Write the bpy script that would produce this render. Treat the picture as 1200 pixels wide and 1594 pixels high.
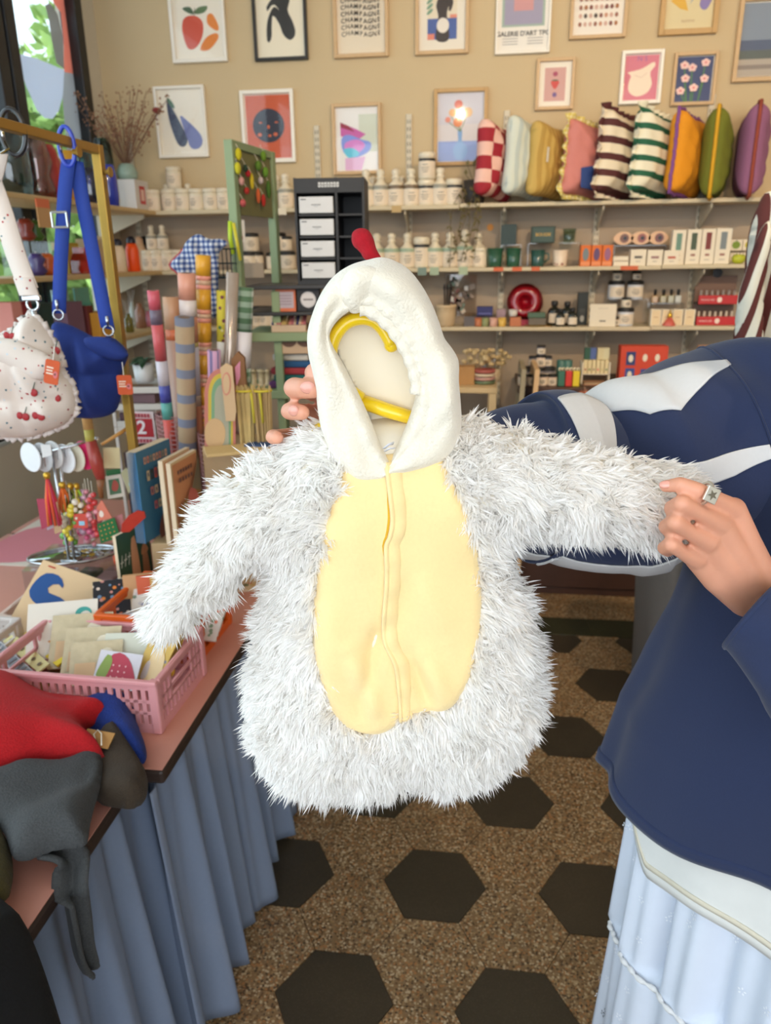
import bpy, bmesh, math, random
import numpy as np
from mathutils import Vector, Matrix

for _o in list(bpy.data.objects): bpy.data.objects.remove(_o)
SC = bpy.context.scene
COL = SC.collection
PI = math.pi
random.seed(7)
RNG = np.random.default_rng(7)

# ------------------------------------------------------------------ camera
FPX, PITCH, ROLL, PSI, CAMH = 1179.5, math.radians(18.63), math.radians(-0.738), math.radians(7.6), 1.6
_c, _s = math.cos(PITCH), math.sin(PITCH)
def _rz(v):
    return np.array([v[0]*math.cos(PSI)-v[1]*math.sin(PSI), v[0]*math.sin(PSI)+v[1]*math.cos(PSI), v[2]])
_rt = np.array([1., 0, 0]); _up = np.array([0, _s, _c])
FW = _rz([0, _c, -_s])
RT = _rz(math.cos(ROLL)*_rt + math.sin(ROLL)*_up)
UP = _rz(-math.sin(ROLL)*_rt + math.cos(ROLL)*_up)
ORG = np.array([0, 0, CAMH])
ER = np.array([math.cos(PSI), math.sin(PSI), 0]); EF = np.array([-math.sin(PSI), math.cos(PSI), 0]); EZ = np.array([0, 0, 1.])
cam = bpy.data.cameras.new('camera'); cam_o = bpy.data.objects.new('camera', cam); COL.objects.link(cam_o)
cam.sensor_fit = 'VERTICAL'; cam.sensor_height = 36.0; cam.sensor_width = 36.0
cam.lens = FPX*36.0/1594.0
cam.clip_start = 0.02
cam_o.matrix_world = Matrix(((RT[0], UP[0], -FW[0], 0), (RT[1], UP[1], -FW[1], 0), (RT[2], UP[2], -FW[2], CAMH), (0, 0, 0, 1)))
cam.dof.use_dof = True; cam.dof.focus_distance = 0.78; cam.dof.aperture_fstop = cam.lens/3.4
SC.camera = cam_o

# ------------------------------------------------------------------ exposure, sky and large lights
SC.view_settings.view_transform = 'Standard'; SC.view_settings.look = 'None'
SC.view_settings.gamma = 1.0; SC.view_settings.use_curve_mapping = False
SC.view_settings.exposure = 0.10
SC.cycles.diffuse_bounces = 7; SC.cycles.max_bounces = 14; SC.cycles.transparent_max_bounces = 24
W = bpy.data.worlds.new('sky'); SC.world = W; W.use_nodes = True
_bg = W.node_tree.nodes['Background']; _bg.inputs[0].default_value = (0.80, 0.90, 1.0, 1); _bg.inputs[1].default_value = 2.4
def area_light(name, loc, direction, sx, sy, power, rgb):
    l = bpy.data.lights.new(name, 'AREA'); l.shape = 'RECTANGLE'; l.size = sx; l.size_y = sy; l.energy = power; l.color = rgb
    o = bpy.data.objects.new(name, l); COL.objects.link(o); o.location = loc
    o.rotation_euler = Vector(direction).to_track_quat('-Z', 'Z').to_euler()
    return o
# daylight entering by the glazed shop front behind the camera and by the street windows on the left
area_light('shopfront_daylight', (0.3, -2.32, 1.75), (0, 1, -0.12), 4.0, 2.3, 46, (0.90, 0.95, 1.0))
area_light('street_window_daylight', (-2.12, 0.75, 1.85), (1, 0.05, -0.1), 4.2, 1.9, 40, (0.78, 0.89, 1.0))

sun = bpy.data.lights.new('sun', 'SUN'); sun.energy = 4.5; sun.angle = .02; sun.color = (1, .95, .86); sun_o = bpy.data.objects.new('sun', sun); COL.objects.link(sun_o)
sun_o.rotation_euler = Vector((-.62, -.12, -.78)).to_track_quat('-Z', 'Z').to_euler()      # high sun from beyond the roof: lights the street trees

# ------------------------------------------------------------------ pixel -> place helpers (on real planes)
def ray(x, y): return FW*FPX + RT*(x-600) - UP*(y-797)
def oy(x, y, Y): d = ray(x, y); return ORG + d*(Y/d[1])
def ox(x, y, X): d = ray(x, y); return ORG + d*(X/d[0])
def oz(x, y, Z): d = ray(x, y); return ORG + d*((Z-CAMH)/d[2])
def od(x, y, D): return ORG + ray(x, y)*(D/FPX)
def cf(x, y, f): d = ray(x, y); return ORG + d*(f/(d @ EF))      # on the upright plane f metres ahead of the camera
def V(p): return Vector((float(p[0]), float(p[1]), float(p[2])))

# ------------------------------------------------------------------ materials
def lin(c):
    return tuple((x/255/12.92 if x/255 <= .04045 else ((x/255+.055)/1.055)**2.4) for x in c)
MATS = {}
def mat(name, rgb, rough=.6, metal=0., kind=None, scale=60., amt=.12, bump=.0, alpha=1., trans=0., emit=0., sheen=0., coat=0., sss=0., rgb2=None):
    if name in MATS: return MATS[name]
    m = bpy.data.materials.new(name); m.use_nodes = True; nt = m.node_tree; N = nt.nodes; L = nt.links
    b = N['Principled BSDF']; c = lin(rgb)+(1,)
    b.inputs['Base Color'].default_value = c; b.inputs['Roughness'].default_value = rough; b.inputs['Metallic'].default_value = metal
    b.inputs['Sheen Weight'].default_value = sheen; b.inputs['Coat Weight'].default_value = coat
    b.inputs['Transmission Weight'].default_value = trans; b.inputs['Alpha'].default_value = alpha
    if sss: b.inputs['Subsurface Weight'].default_value = sss; b.inputs['Subsurface Radius'].default_value = (.012, .005, .003); b.inputs['Subsurface Scale'].default_value = .6
    if emit: b.inputs['Emission Color'].default_value = c; b.inputs['Emission Strength'].default_value = emit
    if amt > 0 or bump > 0:
        tc = N.new('ShaderNodeTexCoord'); n = N.new('ShaderNodeTexNoise'); n.inputs['Scale'].default_value = scale; n.inputs['Detail'].default_value = 4
        L.new(tc.outputs['Object'], n.inputs['Vector'])
        if amt > 0:
            mx = N.new('ShaderNodeMix'); mx.data_type = 'RGBA'
            d = tuple(v*(1-amt) for v in c[:3])+(1,) if rgb2 is None else lin(rgb2)+(1,)
            mx.inputs[6].default_value = c; mx.inputs[7].default_value = d
            L.new(n.outputs[0], mx.inputs[0]); L.new(mx.outputs[2], b.inputs['Base Color'])
        if bump > 0:
            bp = N.new('ShaderNodeBump'); bp.inputs['Strength'].default_value = bump; bp.inputs['Distance'].default_value = .002
            L.new(n.outputs[0], bp.inputs['Height']); L.new(bp.outputs[0], b.inputs['Normal'])
    MATS[name] = m; return m
def plain(rgb, rough=.55, **k):
    return mat('colour_%d_%d_%d_%d' % (*[int(v) for v in rgb], int(rough*100)), rgb, rough, amt=.0, **k)
def stripes(name, a, b, axis=0, freq=30., duty=.5, rough=.8, c=None, noise=.0):
    """two-colour woven stripes across a local axis of the thing"""
    if name in MATS: return MATS[name]
    m = bpy.data.materials.new(name); m.use_nodes = True; nt = m.node_tree; N = nt.nodes; L = nt.links; bs = N['Principled BSDF']; bs.inputs['Roughness'].default_value = rough
    tc = N.new('ShaderNodeTexCoord'); sp = N.new('ShaderNodeSeparateXYZ'); L.new(tc.outputs['Object'], sp.inputs[0])
    def band(ax, fr, du):
        mu = N.new('ShaderNodeMath'); mu.operation = 'MULTIPLY'; mu.inputs[1].default_value = fr; L.new(sp.outputs[ax], mu.inputs[0])
        f = N.new('ShaderNodeMath'); f.operation = 'FRACT'; L.new(mu.outputs[0], f.inputs[0])
        g = N.new('ShaderNodeMath'); g.operation = 'LESS_THAN'; g.inputs[1].default_value = du; L.new(f.outputs[0], g.inputs[0]); return g
    g = band(axis, freq, duty)
    mx = N.new('ShaderNodeMix'); mx.data_type = 'RGBA'; mx.inputs[6].default_value = lin(a)+(1,); mx.inputs[7].default_value = lin(b)+(1,); L.new(g.outputs[0], mx.inputs[0])
    out = mx.outputs[2]
    if c is not None:                                    # crossing bands: a check
        h = band(2 if axis != 2 else 0, freq, duty)
        xo = N.new('ShaderNodeMath'); xo.operation = 'ADD'; L.new(g.outputs[0], xo.inputs[0]); L.new(h.outputs[0], xo.inputs[1])
        hf = N.new('ShaderNodeMath'); hf.operation = 'MULTIPLY'; hf.inputs[1].default_value = .5; L.new(xo.outputs[0], hf.inputs[0])
        m1 = N.new('ShaderNodeValToRGB'); m1.color_ramp.interpolation = 'CONSTANT'; e = m1.color_ramp.elements
        e[0].position = 0; e[0].color = lin(a)+(1,); e[1].position = .4; e[1].color = lin(c)+(1,); q = e.new(.8); q.color = lin(b)+(1,)
        L.new(hf.outputs[0], m1.inputs[0]); out = m1.outputs[0]
    L.new(out, bs.inputs['Base Color']); MATS[name] = m; return m
def spots(name, base, cols, scale=60., thr=.25, rough=.7, bump=0.):
    """small printed motifs: voronoi cells, each a dot of one of a few colours"""
    if name in MATS: return MATS[name]
    m = bpy.data.materials.new(name); m.use_nodes = True; nt = m.node_tree; N = nt.nodes; L = nt.links; bs = N['Principled BSDF']; bs.inputs['Roughness'].default_value = rough
    tc = N.new('ShaderNodeTexCoord'); v = N.new('ShaderNodeTexVoronoi'); v.inputs['Scale'].default_value = scale; L.new(tc.outputs['Object'], v.inputs['Vector'])
    lt = N.new('ShaderNodeMath'); lt.operation = 'LESS_THAN'; lt.inputs[1].default_value = thr; L.new(v.outputs['Distance'], lt.inputs[0])
    r = N.new('ShaderNodeValToRGB'); r.color_ramp.interpolation = 'CONSTANT'; e = r.color_ramp.elements
    for i, c in enumerate(cols):
        q = e[i] if i < 2 else e.new(i/len(cols)); q.position = i/len(cols); q.color = lin(c)+(1,)
    sx = N.new('ShaderNodeSeparateColor'); L.new(v.outputs['Color'], sx.inputs[0]); L.new(sx.outputs[0], r.inputs[0])
    mx = N.new('ShaderNodeMix'); mx.data_type = 'RGBA'; mx.inputs[6].default_value = lin(base)+(1,); L.new(lt.outputs[0], mx.inputs[0]); L.new(r.outputs[0], mx.inputs[7])
    L.new(mx.outputs[2], bs.inputs['Base Color']); MATS[name] = m; return m
def clear(name, rgb=(255, 255, 255), gloss=.12, tint=1.):
    """thin clear sheet: lets light through, with a mirror-like sheen"""
    if name in MATS: return MATS[name]
    m = bpy.data.materials.new(name); m.use_nodes = True; nt = m.node_tree; N = nt.nodes; L = nt.links; N.clear()
    o = N.new('ShaderNodeOutputMaterial'); t = N.new('ShaderNodeBsdfTransparent'); t.inputs[0].default_value = lin(rgb)+(1,)
    g = N.new('ShaderNodeBsdfGlossy'); g.inputs['Roughness'].default_value = .03; lw = N.new('ShaderNodeLayerWeight'); lw.inputs[0].default_value = .5; fr = N.new('ShaderNodeMath'); fr.operation = 'POWER'; fr.inputs[1].default_value = 5; L.new(lw.outputs['Facing'], fr.inputs[0])
    ad = N.new('ShaderNodeMath'); ad.operation = 'MULTIPLY_ADD'; ad.inputs[1].default_value = .9; ad.inputs[2].default_value = .035+gloss*.2; L.new(fr.outputs[0], ad.inputs[0])
    mx = N.new('ShaderNodeMixShader'); L.new(ad.outputs[0], mx.inputs[0]); L.new(t.outputs[0], mx.inputs[1]); L.new(g.outputs[0], mx.inputs[2]); L.new(mx.outputs[0], o.inputs[0])
    MATS[name] = m; return m

# ------------------------------------------------------------------ mesh helpers
class MB:
    """collects shapes; build() links them as ONE mesh object"""
    def __init__(s): s.v = []; s.f = []; s.m = []; s.mats = []
    def mi(s, m):
        if m is None: return 0
        if m not in s.mats: s.mats.append(m)
        return s.mats.index(m)
    def add(s, vs, fs, m=None):
        k = len(s.v); i = s.mi(m); s.v += [tuple(float(c) for c in p) for p in vs]; s.f += [tuple(k+q for q in f) for f in fs]; s.m += [i]*len(fs); return s
    def box(s, c, d, m=None, r=None, bev=0.):
        x, y, z = d[0]/2, d[1]/2, d[2]/2
        if bev > 0:
            b = min(bev, x*.49, y*.49, z*.49); bm = bmesh.new(); bmesh.ops.create_cube(bm, size=1)
            for q in bm.verts: q.co = Vector((q.co.x*2*x, q.co.y*2*y, q.co.z*2*z))
            bmesh.ops.bevel(bm, geom=bm.edges[:], offset=b, segments=2, profile=.5, affect='EDGES'); bm.verts.index_update()
            vs = [q.co.copy() for q in bm.verts]; fs = [tuple(w.index for w in f.verts) for f in bm.faces]; bm.free()
        else:
            vs = [Vector(p) for p in ((-x, -y, -z), (x, -y, -z), (x, y, -z), (-x, y, -z), (-x, -y, z), (x, -y, z), (x, y, z), (-x, y, z))]
            fs = [(0, 3, 2, 1), (4, 5, 6, 7), (0, 1, 5, 4), (1, 2, 6, 5), (2, 3, 7, 6), (3, 0, 4, 7)]
        if r is not None: vs = [r @ p for p in vs]
        return s.add([(p[0]+c[0], p[1]+c[1], p[2]+c[2]) for p in vs], fs, m)
    def lathe(s, prof, n=16, c=(0, 0, 0), m=None, squash=1., rot=None):
        vs = []; fs = []
        for r, z in prof:
            for k in range(n): a = 2*PI*k/n; vs.append(Vector((r*math.cos(a), r*math.sin(a)*squash, z)))
        for i in range(len(prof)-1):
            for k in range(n): fs.append((i*n+k, i*n+(k+1) % n, (i+1)*n+(k+1) % n, (i+1)*n+k))
        fs.append(tuple(reversed(range(n)))); fs.append(tuple(range((len(prof)-1)*n, len(prof)*n)))
        if rot is not None: vs = [rot @ p for p in vs]
        return s.add([(p[0]+c[0], p[1]+c[1], p[2]+c[2]) for p in vs], fs, m)
    def tube(s, path, rad, n=8, m=None, closed=False, flat=1.):
        P = [Vector([float(q) for q in p]) for p in path]; K = len(P); R = rad if hasattr(rad, '__len__') else [rad]*K
        vs = []; fs = []; u = None
        for i in range(K):
            a = P[(i-1) % K] if (closed or i > 0) else P[i]; b = P[(i+1) % K] if (closed or i < K-1) else P[i]
            t = (b-a); t = t.normalized() if t.length > 1e-9 else Vector((0, 0, 1))
            if u is None: u = t.orthogonal().normalized() if abs(t.z) > .95 else t.cross(Vector((0, 0, 1))).normalized()
            u = (u-t*u.dot(t)); u = u.normalized() if u.length > 1e-6 else t.orthogonal().normalized(); w = t.cross(u)
            for k in range(n): q = 2*PI*k/n; vs.append(P[i]+(u*math.cos(q)+w*math.sin(q)*flat)*R[i])
        for i in range(K if closed else K-1):
            j = (i+1) % K
            for k in range(n): fs.append((i*n+k, i*n+(k+1) % n, j*n+(k+1) % n, j*n+k))
        if not closed: fs.append(tuple(reversed(range(n)))); fs.append(tuple(range((K-1)*n, K*n)))
        return s.add(vs, fs, m)
    def ball(s, c, r, m=None, n=12, k=8, rot=None):
        r = r if hasattr(r, '__len__') else (r, r, r)
        vs = [Vector((0, 0, r[2]))]; fs = []
        for i in range(1, k):
            a = PI*i/k
            for j in range(n): b = 2*PI*j/n; vs.append(Vector((r[0]*math.sin(a)*math.cos(b), r[1]*math.sin(a)*math.sin(b), r[2]*math.cos(a))))
        vs.append(Vector((0, 0, -r[2])))
        for j in range(n):
            fs.append((0, 1+j, 1+(j+1) % n)); fs.append((len(vs)-1, 1+(k-2)*n+(j+1) % n, 1+(k-2)*n+j))
            for i in range(k-2): fs.append((1+i*n+j, 1+(i+1)*n+j, 1+(i+1)*n+(j+1) % n, 1+i*n+(j+1) % n))
        if rot is not None: vs = [rot @ p for p in vs]
        return s.add([(p[0]+c[0], p[1]+c[1], p[2]+c[2]) for p in vs], fs, m)
    def prism(s, poly, t, f, m=None):
        """extrude a 2-D outline; f(u, v, w) puts it in space, w from 0 to t"""
        n = len(poly); vs = [f(u, v, 0) for u, v in poly]+[f(u, v, t) for u, v in poly]
        fs = [tuple(reversed(range(n))), tuple(range(n, 2*n))]+[(i, (i+1) % n, n+(i+1) % n, n+i) for i in range(n)]
        return s.add(vs, fs, m)
    def grid(s, fn, nu, nv, m=None, cu=False):
        vs = [fn(i/nu if not cu else i/nu, j/nv) for j in range(nv+1) for i in range(nu if cu else nu+1)]; w = nu if cu else nu+1
        fs = [(j*w+i, j*w+(i+1) % w, (j+1)*w+(i+1) % w, (j+1)*w+i) for j in range(nv) for i in range(nu)]
        return s.add(vs, fs, m)
    def build(s, name, material=None, parent=None, smooth=False, loc=None, solid=0., subd=0):
        me = bpy.data.meshes.new(name); me.from_pydata(s.v, [], s.f)
        ms = s.mats if s.mats else [material]
        for q in ms: me.materials.append(q)
        if s.mats: me.polygons.foreach_set('material_index', s.m)
        if smooth: me.polygons.foreach_set('use_smooth', [True]*len(s.f))
        me.update()
        o = bpy.data.objects.new(name, me); COL.objects.link(o)
        if parent is not None: o.parent = parent
        if loc is not None: o.location = loc
        if solid: q = o.modifiers.new('thickness', 'SOLIDIFY'); q.thickness = solid; q.offset = 0
        if subd: q = o.modifiers.new('smooth', 'SUBSURF'); q.levels = subd; q.render_levels = subd
        return o
def tag(o, label, cat, group=None):
    o['label'] = label; o['category'] = cat
    if group: o['group'] = group
    return o
def struct(o, label=None):
    o['kind'] = 'structure'
    if label: o['label'] = label
    return o
def thing(name, label, cat, loc=(0, 0, 0), rz=0., group=None):
    o = bpy.data.objects.new(name, None); COL.objects.link(o); o.location = V(loc); o.rotation_euler = (0, 0, rz); o.empty_display_size = .02
    return tag(o, label, cat, group)
def dup(root, loc, rz=None, label=None, scale=None):
    r = root.copy(); COL.objects.link(r); r.location = V(loc)
    if rz is not None: r.rotation_euler = (0, 0, rz)
    if label: r['label'] = label
    if scale: r.scale = scale
    for ch in list(root.children):
        c = ch.copy(); COL.objects.link(c); c.parent = r
        for g in list(ch.children):
            d = g.copy(); COL.objects.link(d); d.parent = c
    return r
ORD = ['first', 'second', 'third', 'fourth', 'fifth', 'sixth', 'seventh', 'eighth', 'ninth', 'tenth', 'eleventh', 'twelfth']
def rotz(a): return Matrix.Rotation(a, 3, 'Z')
def text_mesh(txt, size, shear=0., bold=0.):
    cu = bpy.data.curves.new('lettering', 'FONT'); cu.body = txt; cu.size = size; cu.align_x = 'CENTER'; cu.align_y = 'CENTER'; cu.offset = bold; cu.resolution_u = 3
    o = bpy.data.objects.new('lettering', cu); COL.objects.link(o); dg = bpy.context.evaluated_depsgraph_get()
    me = o.evaluated_get(dg).to_mesh(); vs = [tuple(v.co) for v in me.vertices]; fs = [tuple(p.vertices) for p in me.polygons]
    o.evaluated_get(dg).to_mesh_clear(); bpy.data.objects.remove(o); bpy.data.curves.remove(cu)
    return vs, fs
def add_text(mb, txt, size, f, m, bold=0.):
    """print flat lettering; f(u, v) places it"""
    vs, fs = text_mesh(txt, size, bold=bold); mb.add([f(p[0], p[1]) for p in vs], fs, m)
def ell(cx, cy, rx, ry, n=20, a0=0., rot=0.):
    r = []
    for k in range(n):
        a = a0+2*PI*k/n; x, y = rx*math.cos(a), ry*math.sin(a); r.append((cx+x*math.cos(rot)-y*math.sin(rot), cy+x*math.sin(rot)+y*math.cos(rot)))
    return r
def smooth_loop(pts, n, closed=True):
    """Catmull-Rom through points, n samples evenly by length"""
    P = np.array(pts, float); K = len(P); out = []
    seg = K if closed else K-1
    for i in range(seg):
        a, b, c, d = (P[(i-1) % K], P[i], P[(i+1) % K], P[(i+2) % K]) if closed else (P[max(i-1, 0)], P[i], P[i+1], P[min(i+2, K-1)])
        for t in np.linspace(0, 1, 12, endpoint=False):
            out.append(.5*((2*b)+(-a+c)*t+(2*a-5*b+4*c-d)*t*t+(-a+3*b-3*c+d)*t**3))
    if not closed: out.append(P[-1])
    Q = np.array(out); Z = np.vstack([Q, Q[:1]]) if closed else Q
    L = np.concatenate([[0], np.cumsum(np.linalg.norm(np.diff(Z, axis=0), axis=1))])
    s = np.linspace(0, L[-1], n, endpoint=not closed)
    return np.stack([np.interp(s, L, Z[:, k]) for k in range(Z.shape[1])], 1)
def poly_dist(P, poly):
    """signed distance (inside > 0) of points to a closed outline"""
    A = np.asarray(poly, float); B = np.roll(A, -1, 0); d = np.full(len(P), 1e9); ins = np.zeros(len(P), bool)
    for a, b in zip(A, B):
        ab = b-a; t = np.clip(((P-a) @ ab)/max(ab @ ab, 1e-12), 0, 1); d = np.minimum(d, np.linalg.norm(P-(a+t[:, None]*ab), axis=1))
        c = ((a[1] > P[:, 1]) != (b[1] > P[:, 1])) & (P[:, 0] < (b[0]-a[0])*(P[:, 1]-a[1])/(b[1]-a[1]+1e-15)+a[0]); ins ^= c
    return np.where(ins, d, -d)
def inflate(poly, res, T, R, f, back=1., bumps=None, flatback=None):
    """a stuffed shape from an outline: returns verts, faces. f(u, v, w): w>0 is towards the viewer"""
    poly = np.asarray(poly, float); lo = poly.min(0)-res; hi = poly.max(0)+res
    nu, nv = int((hi[0]-lo[0])/res)+2, int((hi[1]-lo[1])/res)+2
    U, Vv = np.meshgrid(lo[0]+np.arange(nu)*res, lo[1]+np.arange(nv)*res, indexing='ij'); P = np.stack([U.ravel(), Vv.ravel()], 1)
    D = poly_dist(P, poly)
    # pull the grid points just outside onto the outline so that the rim is clean
    near = (D < 0) & (D > -res*1.05)
    A = poly; B = np.roll(A, -1, 0)
    idx = np.where(near)[0]; best = np.full(len(idx), 1e9); Q = P[idx].copy()
    for a, b in zip(A, B):
        ab = b-a; t = np.clip(((P[idx]-a) @ ab)/max(ab @ ab, 1e-12), 0, 1); c = a+t[:, None]*ab; d = np.linalg.norm(P[idx]-c, axis=1); u = d < best; best[u] = d[u]; Q[u] = c[u]
    P[idx] = Q; D[idx] = 0
    ok = D >= 0
    x = np.clip(D/R, 0, 1); H = T*np.sqrt(np.clip(1-(1-x)**2, 0, 1))
    front = H.copy(); rear = -H*back
    if bumps is not None: front = front+bumps(P, D)*np.clip(D/(R*.4), 0, 1)
    vs = []; fi = {}; bi = {}
    for k in np.where(ok)[0]:
        fi[k] = len(vs); vs.append(f(P[k, 0], P[k, 1], front[k]))
        if D[k] <= 1e-9: bi[k] = fi[k]
        else: bi[k] = len(vs); vs.append(f(P[k, 0], P[k, 1], rear[k]))
    fs = []
    okg = ok.reshape(nu, nv)
    for i in range(nu-1):
        for j in range(nv-1):
            c = [(i*nv+j), ((i+1)*nv+j), ((i+1)*nv+j+1), (i*nv+j+1)]; q = [k for k in c if ok[k]]
            if len(q) >= 3:
                a = [fi[k] for k in q]; b = [bi[k] for k in reversed(q)]
                fs.append(tuple(a))
                if set(a) != set(b): fs.append(tuple(b))
    return vs, fs
def blob(parts, name, material, parent=None, voxel=.004, smooth_it=4, loc=None):
    """primitives fused into one continuous skin"""
    mb = MB()
    for p in parts: p(mb)
    o = mb.build(name, material, None, True)
    r = o.modifiers.new('remesh', 'REMESH'); r.mode = 'VOXEL'; r.voxel_size = voxel; r.use_smooth_shade = True
    s = o.modifiers.new('soft', 'SMOOTH'); s.factor = .5; s.iterations = smooth_it
    dg = bpy.context.evaluated_depsgraph_get(); me = bpy.data.meshes.new_from_object(o.evaluated_get(dg)); old = o.data
    o.modifiers.clear(); o.data = me; bpy.data.meshes.remove(old); me.name = name
    if not me.materials: me.materials.append(material)
    me.polygons.foreach_set('use_smooth', [True]*len(me.polygons))
    if parent is not None: o.parent = parent
    return o
# =================================================================== THE SETTING
YW, XL, XR, YF, ZC = 3.97, -1.90, 3.4, -2.45, 3.15      # back wall, street wall, right wall, shop front, ceiling
YS = 3.75                                               # front edge of the wall shelves
Z1, Z2, Z3, Z4 = 1.822, 1.546, 1.274, 0.99              # tops of the shelf tiers and of the brown counter

def terrazzo(name, base, chips, scale, mortar=.5):
    m = bpy.data.materials.new(name); m.use_nodes = True; nt = m.node_tree; N = nt.nodes; L = nt.links; b = N['Principled BSDF']; b.inputs['Roughness'].default_value = .45
    g = N.new('ShaderNodeNewGeometry'); v = N.new('ShaderNodeTexVoronoi'); v.inputs['Scale'].default_value = scale; L.new(g.outputs['Position'], v.inputs['Vector'])
    sc = N.new('ShaderNodeSeparateColor'); L.new(v.outputs['Color'], sc.inputs[0])
    r = N.new('ShaderNodeValToRGB'); r.color_ramp.interpolation = 'CONSTANT'; e = r.color_ramp.elements
    for i, c in enumerate(chips):
        q = e[i] if i < 2 else e.new(i/len(chips)); q.position = i/len(chips); q.color = lin(c)+(1,)
    L.new(sc.outputs[0], r.inputs[0])
    n = N.new('ShaderNodeTexNoise'); n.inputs['Scale'].default_value = 9; n.inputs['Detail'].default_value = 6; L.new(g.outputs['Position'], n.inputs['Vector'])
    mx = N.new('ShaderNodeMix'); mx.data_type = 'RGBA'; mx.inputs[6].default_value = lin(base)+(1,); L.new(r.outputs[0], mx.inputs[7])
    lt = N.new('ShaderNodeMath'); lt.operation = 'LESS_THAN'; lt.inputs[1].default_value = mortar; L.new(v.outputs['Distance'], lt.inputs[0]); L.new(lt.outputs[0], mx.inputs[0])
    hs = N.new('ShaderNodeMix'); hs.data_type = 'RGBA'; hs.blend_type = 'MULTIPLY'; hs.inputs[0].default_value = .45; L.new(mx.outputs[2], hs.inputs[6]); L.new(n.outputs[0], hs.inputs[7]); L.new(hs.outputs[2], b.inputs['Base Color'])
    MATS[name] = m; return m
M_TERR = terrazzo('terrazzo', (150, 118, 80), [(170, 138, 96), (196, 168, 128), (120, 90, 58), (182, 128, 78), (150, 122, 90), (92, 72, 50), (214, 190, 154)], 175, .6)
M_DARK = terrazzo('dark_cement', (66, 57, 42), [(60, 52, 38), (72, 62, 47), (80, 70, 54)], 300, .4)
M_BORD = terrazzo('border_cement', (62, 62, 38), [(56, 56, 34), (70, 68, 44), (50, 52, 32)], 200, .5)
M_GROUT = mat('grout', (86, 66, 44), .9, scale=120)

fl = struct(MB().box((0.7, .75, -.053), (5.4, 6.6, .1), M_GROUT).build('floor'), 'terrazzo hexagon floor with scattered dark hexagon tiles')
struct(MB().box((.7, 3.62, -.0505), (5.2, .72, .1), M_TERR).build('terrazzo_margin', None, fl)); fl.children[0].pop('kind', None)
S_ = .1375; X0, Y0 = .3173, 1.612; YB = 3.085
def clip_y(poly, ymax):
    out = []
    for i, a in enumerate(poly):
        b = poly[(i+1) % len(poly)]; ia, ib = a[1] <= ymax, b[1] <= ymax
        if ia: out.append(a)
        if ia != ib: t = (ymax-a[1])/(b[1]-a[1]); out.append((a[0]+t*(b[0]-a[0]), ymax))
    return out
def hexmesh(poly, m):
    n = len(poly); me = bpy.data.meshes.new('hexagon_tile'); me.from_pydata([(x, y, 0) for x, y in poly]+[(x*.995, y*.995, -.014) for x, y in poly], [], [tuple(range(n))]+[(i, n+i, n+(i+1) % n, (i+1) % n) for i in range(n)]); me.materials.append(m); return me
_hex = [((S_-.0012)*math.cos(math.radians(60*k)), (S_-.0012)*math.sin(math.radians(60*k))) for k in range(6)]
HL, HD = hexmesh(_hex, M_TERR), hexmesh(_hex, M_DARK)
for i in range(-5, 10):
    for j in range(-6, 9):
        x = X0+1.5*S_*i; y = Y0+math.sqrt(3)*S_*(j+(.5 if i % 2 else 0))
        if x < -.7 or x > 2.1 or y < .45 or y-S_*.87 > YB-.004: continue
        dark = (j % 3 == 0) if i % 2 == 0 else (j % 3 == 1)
        if y+S_*.9 > YB:
            p = clip_y([(x+a, y+b) for a, b in _hex], YB)
            if len(p) < 3: continue
            me = hexmesh([(a-x, b-y) for a, b in p], M_DARK if dark else M_TERR)
        else: me = HD if dark else HL
        o = bpy.data.objects.new('hexagon_tile', me); COL.objects.link(o); o.parent = fl; o.location = (x, y, random.uniform(-.0004, .0006))
for k in range(18):
    bt = MB().box((0, 0, -.0075), (.298, .166, .015), M_BORD, bev=.002).build('border_tile', None, fl); bt.location = (-1.75+.3*k, YB+.0865, 0)

def paint(name, zline, up, lo):
    m = bpy.data.materials.new(name); m.use_nodes = True; nt = m.node_tree; N = nt.nodes; L = nt.links; b = N['Principled BSDF']; b.inputs['Roughness'].default_value = .75
    g = N.new('ShaderNodeNewGeometry'); s = N.new('ShaderNodeSeparateXYZ'); L.new(g.outputs['Position'], s.inputs[0])
    q = N.new('ShaderNodeMath'); q.operation = 'GREATER_THAN'; q.inputs[1].default_value = zline; L.new(s.outputs[2], q.inputs[0])
    n = N.new('ShaderNodeTexNoise'); n.inputs['Scale'].default_value = 3; L.new(g.outputs['Position'], n.inputs['Vector'])
    mx = N.new('ShaderNodeMix'); mx.data_type = 'RGBA'; mx.inputs[6].default_value = lin(lo)+(1,); mx.inputs[7].default_value = lin(up)+(1,); L.new(q.outputs[0], mx.inputs[0])
    m2 = N.new('ShaderNodeMix'); m2.data_type = 'RGBA'; m2.blend_type = 'MULTIPLY'; m2.inputs[0].default_value = .06; L.new(mx.outputs[2], m2.inputs[6]); L.new(n.outputs[0], m2.inputs[7]); L.new(m2.outputs[2], b.inputs['Base Color'])
    MATS[name] = m; return m
M_WALL = paint('wall_paint', Z1-.01, (200, 178, 140), (172, 154, 134))
M_CREAM = mat('cream_paint', (214, 204, 184), .8, scale=5, amt=.05)
M_SAL = mat('salmon_paint', (226, 140, 118), .8, scale=5, amt=.05)
struct(MB().box(((XL+XR)/2, YW+.06, ZC/2), (XR-XL+.3, .12, ZC), M_WALL).build('wall_back'), 'beige shop wall with a grey lower half')
struct(MB().box((XR+.06, (YW+YF)/2, ZC/2), (.12, YW-YF, ZC), M_CREAM).build('wall_right'))
struct(MB().box(((XL+XR)/2, (YW+YF)/2, ZC+.05), (XR-XL+.3, YW-YF+.3, .1), mat('ceiling_paint', (236, 232, 224), .85, scale=4, amt=.04)).build('ceiling'))
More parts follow.
